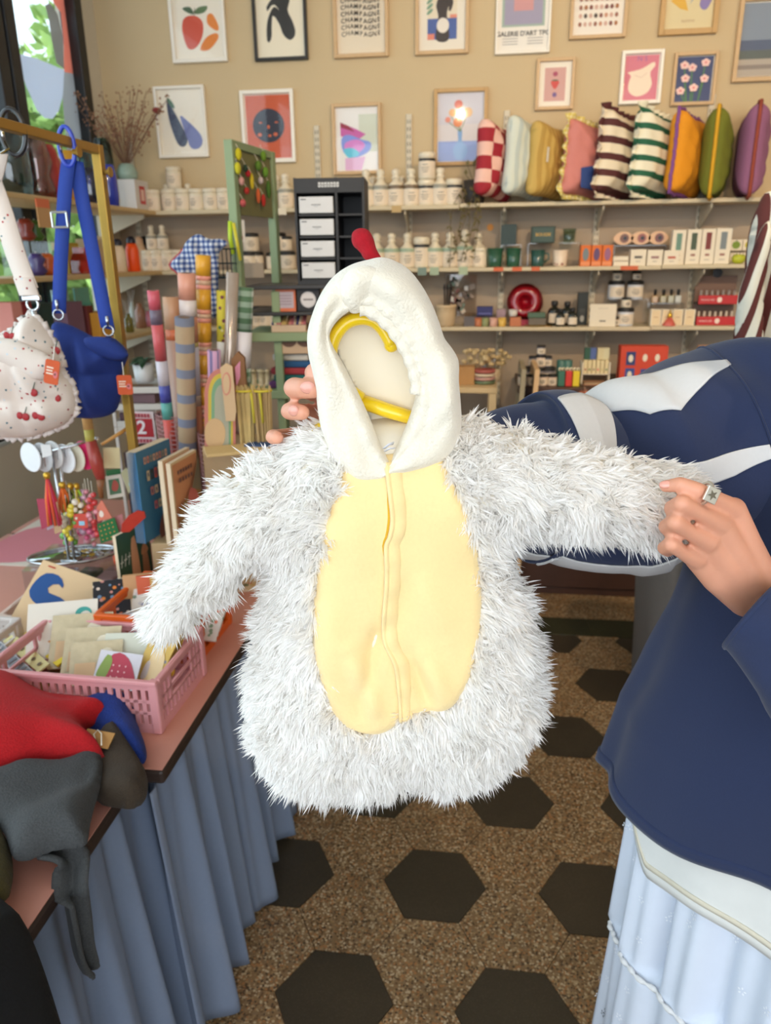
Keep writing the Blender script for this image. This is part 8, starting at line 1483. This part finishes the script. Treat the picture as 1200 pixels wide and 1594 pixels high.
def skirt_s(a, b, off=0.):
    ph = 2*PI*a; z = .9-.82*b; tier = 0 if z > .48 else 1; q = (.9-z)/.42 if tier == 0 else (.48-z)/.4; am = .005+.013*min(q, 1); w = am*(math.sin(13*ph+tier)+.5*math.sin(29*ph+2*tier+1))+(.010 if tier else 0)+off
    return CB_+E1*(.252+.012*b+w)*math.cos(ph)+E2*(.074+.06*b+w)*math.sin(ph)+EZ*z
MB().grid(skirt_s, 260, 60, None, True).build('skirt', M_SKT, pr, True, solid=.0015)
bl = (.9-.48)/.82
MB().tube([skirt_s(a, bl, .004) for a in np.linspace(0, 1, 220, endpoint=False)], [.004+.0018*math.sin(k*2.1) for k in range(220)], 6, closed=True).build('lace_band', mat('white_lace', (232, 230, 228), .9, bump=.5, scale=200), pr, True)
def flower(a, b, m, r, nm):
    c = skirt_s(a, b, .0022); d1 = skirt_s(a+.002, b, .0022)-c; d1 /= np.linalg.norm(d1); d2 = skirt_s(a, b+.004, .0022)-c; d2 /= np.linalg.norm(d2); n = np.cross(d1, d2); mb = MB()
    for k in range(5):
        an = 2*PI*k/5+a*40; e = d1*math.cos(an)+d2*math.sin(an); s = np.cross(n, e); q = c+e*r*1.1; mb.add([q-e*r*.6, q+s*r*.38, q+e*r*.6, q-s*r*.38], [(0, 1, 2, 3)])
    mb.build(nm, m, pr)
M_HOLE = plain((60, 64, 74), .9); M_EMB = plain((240, 242, 246), .8); g = random.Random(4)
for i in range(46): flower(.20+g.uniform(0, .31), .20+g.uniform(0, .55), M_EMB, .0042, 'embroidered_flower')
for i in range(16): flower(.26+.014*i+.004*(i % 2), .70+.022*(i % 3), M_HOLE, .0042, 'eyelet_flower')
# signet ring on the index finger
rg = thing('signet_ring', 'square silver ring with a star on the index finger', 'ring', (0, 0, 0)); a_, b_ = np.array(cf(1112, 775, .668)), np.array(cf(1083, 762, .660)); dr = a_-b_; dr = dr-EF*(dr @ EF)*.75; dr /= np.linalg.norm(dr); rc_ = b_+(a_-b_)*.45; n1 = -EF+EZ*.25; n1 = n1-dr*(n1 @ dr); n1 /= np.linalg.norm(n1); n2 = np.cross(dr, n1)
M_SIL = mat('silver', (226, 220, 206), .36, .85, amt=.08, scale=120)
MB().tube([rc_+(n1*math.cos(t)+n2*math.sin(t))*.0106 for t in np.linspace(0, 2*PI, 28, endpoint=False)], .0016, 8, closed=True).build('band', M_SIL, rg, True)
R3 = Matrix([list(dr), list(n2), list(n1)]).transposed(); ctr_ = rc_+n1*.0112; MB().box(ctr_, (.0135, .0145, .0026), M_SIL, R3, .0012).build('plate', None, rg)
MB().prism([((.0048 if k % 2 == 0 else .0019)*math.cos(PI/2+k*PI/5), (.0048 if k % 2 == 0 else .0019)*math.sin(PI/2+k*PI/5)) for k in range(10)], .0010, lambda u, v, w: ctr_+dr*u+n2*v+n1*(.0013+w)).build('star', mat('dark_silver', (120, 112, 96), .4, .6, amt=0), rg)

# =================================================================== RIGHT EDGE: ROBE, BIN
M_ROBE = stripes('robe_stripe', (206, 204, 190), (86, 34, 30), 0, 31, .45)
rb = thing('striped_robe', 'cream robe with dark brown stripes hanging at the right edge', 'robe', V(cf(1183, 420, 1.9)), PSI)
cR = cf(1195, 420, 1.9)
def robe_piece(pts, T, R, dy, rot, nm):
    P = [(((cf(x, y, 1.9)-cR) @ ER), (cf(x, y, 1.9)-cR)[2]) for x, y in pts]; uv = smooth_loop(P, 60); c, s = math.cos(rot), math.sin(rot)
    # work in the piece's own turned frame so that its stripes run along it
    uv2 = [(u*c+v*s, -u*s+v*c) for u, v in uv]; vs, fs = inflate(uv2, .010, T, R, lambda u, v, w: (u, -w, v), bumps=lambda Q, D: .012*np.sin(Q[:, 0]*60+Q[:, 1]*4)); o = MB().add(vs, fs).build(nm, M_ROBE, rb, True); o.location = (0, dy, 0); o.rotation_euler = (0, -rot, 0); return o
robe_piece([(1205, 300), (1196, 320), (1184, 350), (1176, 400), (1172, 480), (1170, 560), (1180, 640), (1290, 660), (1300, 420), (1290, 320), (1250, 290)], .07, .08, 0, -.05, 'robe_body')
robe_piece([(1190, 345), (1172, 375), (1158, 420), (1146, 460), (1140, 510), (1136, 560), (1140, 600), (1172, 600), (1178, 520), (1182, 440), (1192, 380)], .04, .035, -.06, -.22, 'robe_sleeve')
t = thing('clothes_rail', 'black clothes rail carrying the striped robe', 'clothes rail', (0, 0, 0)); a = cf(1255, 190, 1.9); MB().tube([a, a+ER*.75], .012, 10).build('rail', M_BLK, t, True); hz = MB().tube([a+ER*.01-EZ*.01, a+EZ*.018+ER*.016, a+ER*.026-EZ*.005, cf(1246, 250, 1.9), cf(1242, 300, 1.9)], .004, 6).build('hook', M_CHR, t, True)
for s in (.72,): MB().tube([a+ER*s, np.array([*(a+ER*s)[:2], .02])], .014, 10).build('post', M_BLK, t, True); MB().box((*(a+ER*s)[:2], .012), (.06, .5, .024), M_BLK, rotz(PSI), .004).build('foot', None, t)
# soft grey bin with a ball shaped pouch and a blue cloth
pb_ = oz(1075, 1085, 0.); bn = thing('fabric_bin', 'tall grey brown fabric bin standing on the floor', 'bin', (pb_[0], pb_[1]+.05, 0), .2)
Hb_ = .70; MB().grid(lambda a, b: (lambda ph, e: ((.19+.035*b)*math.copysign(abs(math.cos(ph))**e, math.cos(ph))*(1+.02*math.sin(6*ph+b*3)), (.16+.03*b)*math.copysign(abs(math.sin(ph))**e, math.sin(ph)), .004+Hb_*b))(2*PI*a, .5), 64, 20, None, True).build('fabric_wall', mat('taupe_felt', (120, 112, 106), .95, scale=60, amt=.12), bn, True, solid=.006)
MB().lathe([(.16, 0), (.16, .008)], 24, squash=.85).build('base', MATS['taupe_felt'], bn)
hc = oy(1003, 905, pb_[1]-.12); MB().tube([(-.20, -.12, Hb_*.97), (-.21, -.125, Hb_*.88), (-.195, -.12, Hb_*.80)], [.012, .011, .004], 8, flat=.4).build('handle_tab', plain((176, 172, 166), .8), bn, True)
Cb_ = np.array([pb_[0], pb_[1]+.05, 0]); dB = -Cb_/np.linalg.norm(Cb_); cb = Cb_+dB*.235-ER*.015+EZ*.575; t = thing('ball_pouch', 'cream rounded pouch with thin dark lines hanging on the grey bin', 'pouch', V(cb)); vs, fs = inflate(ell(0, 0, .055, .095, 40), .007, .045, .05, lambda u, v, w: tuple(ER*u+EZ*v-EF*w)); MB().add(vs, fs).build('pouch_body', mat('cream_canvas', (214, 198, 166), .9, scale=60), t, True)
MB().tube([ER*-.05+EZ*.01-EF*.030, ER*-.02-EZ*.012-EF*.048, ER*.02-EZ*.045-EF*.046], .0025, 6).build('dark_line', plain((40, 60, 76)), t, True); MB().tube([ER*.03+EZ*.02-EF*.046, ER*.0-EZ*.03-EF*.049, ER*-.02-EZ*.07-EF*.036], .002, 6).build('brown_line', plain((140, 110, 90)), t, True); MB().tube([tuple(EZ*.09), tuple(EZ*.13-dB*.02), tuple(EZ*.132-dB*.075)], .003, 6).build('cord', plain((200, 190, 170)), t, True)
cb = Cb_+dB*.19-ER*.03+EZ*.712; tag(MB().add(*inflate(smooth_loop([(-.04, 0), (-.02, .022), (.03, .026), (.06, .01), (.05, -.02), (0, -.022)], 30), .005, .02, .02, lambda u, v, w: tuple(ER*u+EZ*v-EF*w))).build('blue_cloth', mat('bright_blue_cloth', (26, 66, 170), .8), None, True, V(cb)), 'bright blue cloth peeking out above the cream pouch', 'cloth')
